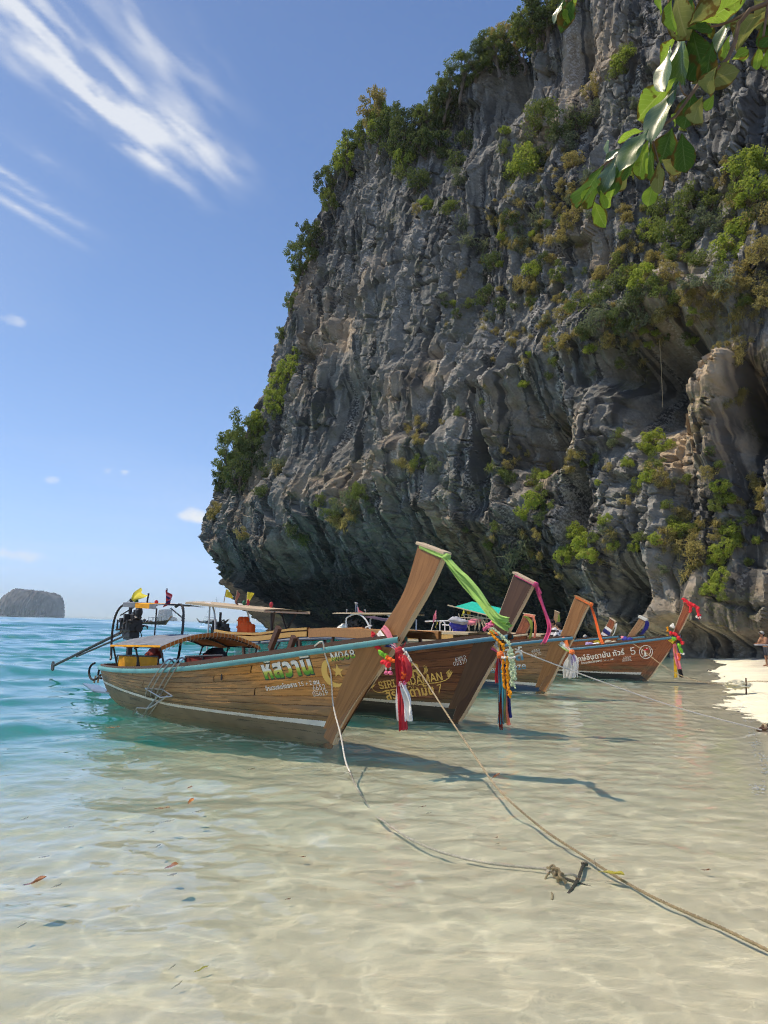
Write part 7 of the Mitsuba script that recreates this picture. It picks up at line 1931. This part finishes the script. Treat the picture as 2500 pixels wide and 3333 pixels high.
while len(BUSH) < 255:
    x, y = _r.uniform(880, 1655), _r.uniform(120, 1240)
    d_ = meshkit.fbm(A([[x * .009, y * .011, 9.0]]), 3, 6)[0] + .15 * (1040 < x and 400 < y < 760) + .06 * (x > 1250 and y > 900) - .12 * (x < 1040)
    if d_ > .56 and min((x - q[0]) ** 2 + (y - q[1]) ** 2 for q in BUSH) > 15 ** 2:
        BUSH.append((x, y, _r.uniform(8, 16), ('green', 'pale', 'straw', 'dark', 'bright')[int(_r.integers(0, 5))]))
MARKS = [('the tan bulge', 1555, 890), ('the deep dark hollow', 1440, 850), ('the wide cave', 1195, 975), ('the narrow lower cave', 1275, 1095), ('the overhanging roof of rock', 1400, 720), ('the tip of the hanging branch', 1300, 460), ('the dark recess near the top', 1110, 190),
         ('the left corner of the cliff', 490, 1150), ('the second prow', 1130, 1250), ('the farthest prow', 1480, 1290), ('the middle ledge', 930, 1000), ('the dark left cleft', 775, 900), ('the right edge of the picture', 1655, 560), ('the middle of the branch', 1480, 330), ('the grey wall at the centre', 1000, 640), ('the pillar of dripstone', 1380, 1080)]
ORD = ['nearest', 'second nearest', 'third nearest', 'fourth nearest', 'fifth nearest', 'sixth nearest', 'seventh nearest', 'eighth nearest', 'ninth nearest', 'tenth nearest', 'eleventh nearest', 'twelfth nearest', 'thirteenth nearest', 'fourteenth nearest', 'fifteenth nearest']


def singled(items, what, marks=None):
    """A label for each (x, y, look): how it looks, on which side of which landmark, and how near to it."""
    met, out = {}, {}
    for i, (x, y, lk) in enumerate(items):
        nm, mx, my = min(marks or MARKS, key=lambda m: (m[1] - x) ** 2 + (m[2] - y) ** 2)
        dx, dy = x - mx, y - my
        way = ('right of' if dx > 0 else 'left of') if abs(dx) > abs(dy) else ('below' if dy > 0 else 'above')
        met.setdefault((lk, way, nm), []).append((dx * dx + dy * dy, i))
    for (lk, way, nm), got in met.items():
        for r, (_, i) in enumerate(sorted(got)):
            out[i] = (f'{ORD[min(r, 14)]} ' if len(got) > 1 else '') + f'{lk} {what} {way} {nm}'
    return out


said_ = singled([(x, y, LOOK[m]) for x, y, r, m in BUSH], 'shrub')
for i, (x, y, r, mt) in enumerate(BUSH):
    side = 'left' if x < 1000 else 'right'
    grow_at(SHRUBS[i % 3, mt], 'cliff_shrub', x, y, r * .92, said_[i], 'shrub', f'{LOOK[mt]} shrubs, {WHERE(x, y)} {side} of the cliff', rng.uniform(.8, 1.1), .35, .4)
SPK = [(1045, 530, 22, 'pale'), (1160, 470, 22, 'pale'), (1270, 380, 24, 'pale'), (1300, 665, 24, 'pale'), (1345, 660, 22, 'pale'), (1060, 1010, 18, 'green'), (1085, 1020, 16, 'green'), (1110, 1200, 26, 'pale'), (1130, 1180, 24, 'pale'), (1100, 1230, 22, 'pale'), (1480, 1240, 20, 'straw'), (1500, 1215, 26, 'straw'), (1465, 1180, 22, 'straw'), (655, 1165, 18, 'green'), (890, 1010, 18, 'straw'), (745, 1135, 22, 'straw'),
       (1400, 1010, 20, 'straw'), (1000, 480, 24, 'pale'), (1010, 520, 22, 'pale'), (1470, 480, 20, 'green'), (1560, 610, 24, 'pale'), (1140, 300, 20, 'pale'), (560, 1000, 20, 'pale'), (600, 1010, 18, 'straw'), (1320, 1150, 18, 'straw'), (1230, 240, 18, 'pale')]
SLOOK = {'pale': 'grey green', 'green': 'dark green', 'straw': 'straw coloured'}
said_ = singled([(x, y, SLOOK[m]) for x, y, r, m in SPK], 'spiky plant')
for i, (x, y, r, mt) in enumerate(SPK):
    grow_at(SPIKES[mt], 'spiky_plant', x, y, r, said_[i], 'plant', SLOOK[mt] + ' spiky plants on the cliff', 1.0, .3, .5)
# tufts of dry grass, too many to tell apart
n_ = 0
while n_ < 330:
    x, y = rng.uniform(840, 1659), rng.uniform(300, 1260)
    dens = meshkit.fbm(A([[x * .010, y * .012, 3.0]]), 3, 5)[0] + .16 * (1040 < x < 1620 and 430 < y < 760) - .10 * (x < 1040)
    if dens < .60:
        continue
    P_, nn_ = on_cliff(x, y)
    R_ = rng.uniform(.25, .62)
    M = np.eye(4)
    M[:3, :3] = R_ * A([[math.cos(n_), -math.sin(n_), 0], [math.sin(n_), math.cos(n_), 0], [0, 0, 1]])
    M[:3, 3] = P_ + nn_ * R_ * .25
    n_ += 1
    scene[f'grass_tuft__{n_:03d}'] = {'type': 'instance', 'to_world': T(M.tolist()), 'shapegroup': {'type': 'ref', 'id': SPIKES['straw'] if n_ % 3 else SHRUBS[n_ % 2, 'straw']}}
labels['grass_tuft'] = {'label': 'tufts of dry grass and moss scattered over the cliff face', 'kind': 'stuff'}
# a thin root hanging before the dark hollow
P_, nn_ = on_cliff(1424, 735)
h0 = at_depth(1424 * 1.507, 735 * 1.507, P_[1] - .6)
h1 = A([h0[0] + .05, h0[1], at_depth(1437 * 1.507, 880 * 1.507, h0[1])[2]])
put('hanging_root', tube(curve([h0, h0 * .6 + h1 * .4 + A([.05, 0, 0]), h1], 14), .025, 5), 'rope_tan', label='thin pale root hanging straight down before the dark hollow', category='root')

SHORE_MARKS = [('the yellow green leaf', 1985, 2846), ('the rope knot', 1796, 2835), ('the foot of the nearest boat', 1088, 2424), ('the long rust leaf', 527, 2633), ('the broad crumpled leaf', 557, 2825), ('the crumpled red leaf at the left', 112, 2881), ('the thin yellow blade', 655, 3155), ('the foot of the second prow', 1497, 2345), ('the stub with rope turns', 2480, 2378)]
said_ = singled([(x, y, 'small dull dead') for _, x, y in DEAD], 'leaf', SHORE_MARKS)
for i, (key, _, _) in enumerate(DEAD):
    labels[key]['label'] = said_[i]

# ---------------------------------------------------------------- the air of the whole bay
scene['clear_air'] = {'type': 'null'}
scene['haze'] = {'type': 'cube', 'to_world': T().translate([0, 3900, 100]).scale([11000, 5400, 160]), 'bsdf': {'type': 'ref', 'id': 'clear_air'}, 'interior': {'type': 'ref', 'id': 'air'}}
labels['haze'] = {'label': 'thin blue sea haze over the bay', 'kind': 'stuff'}
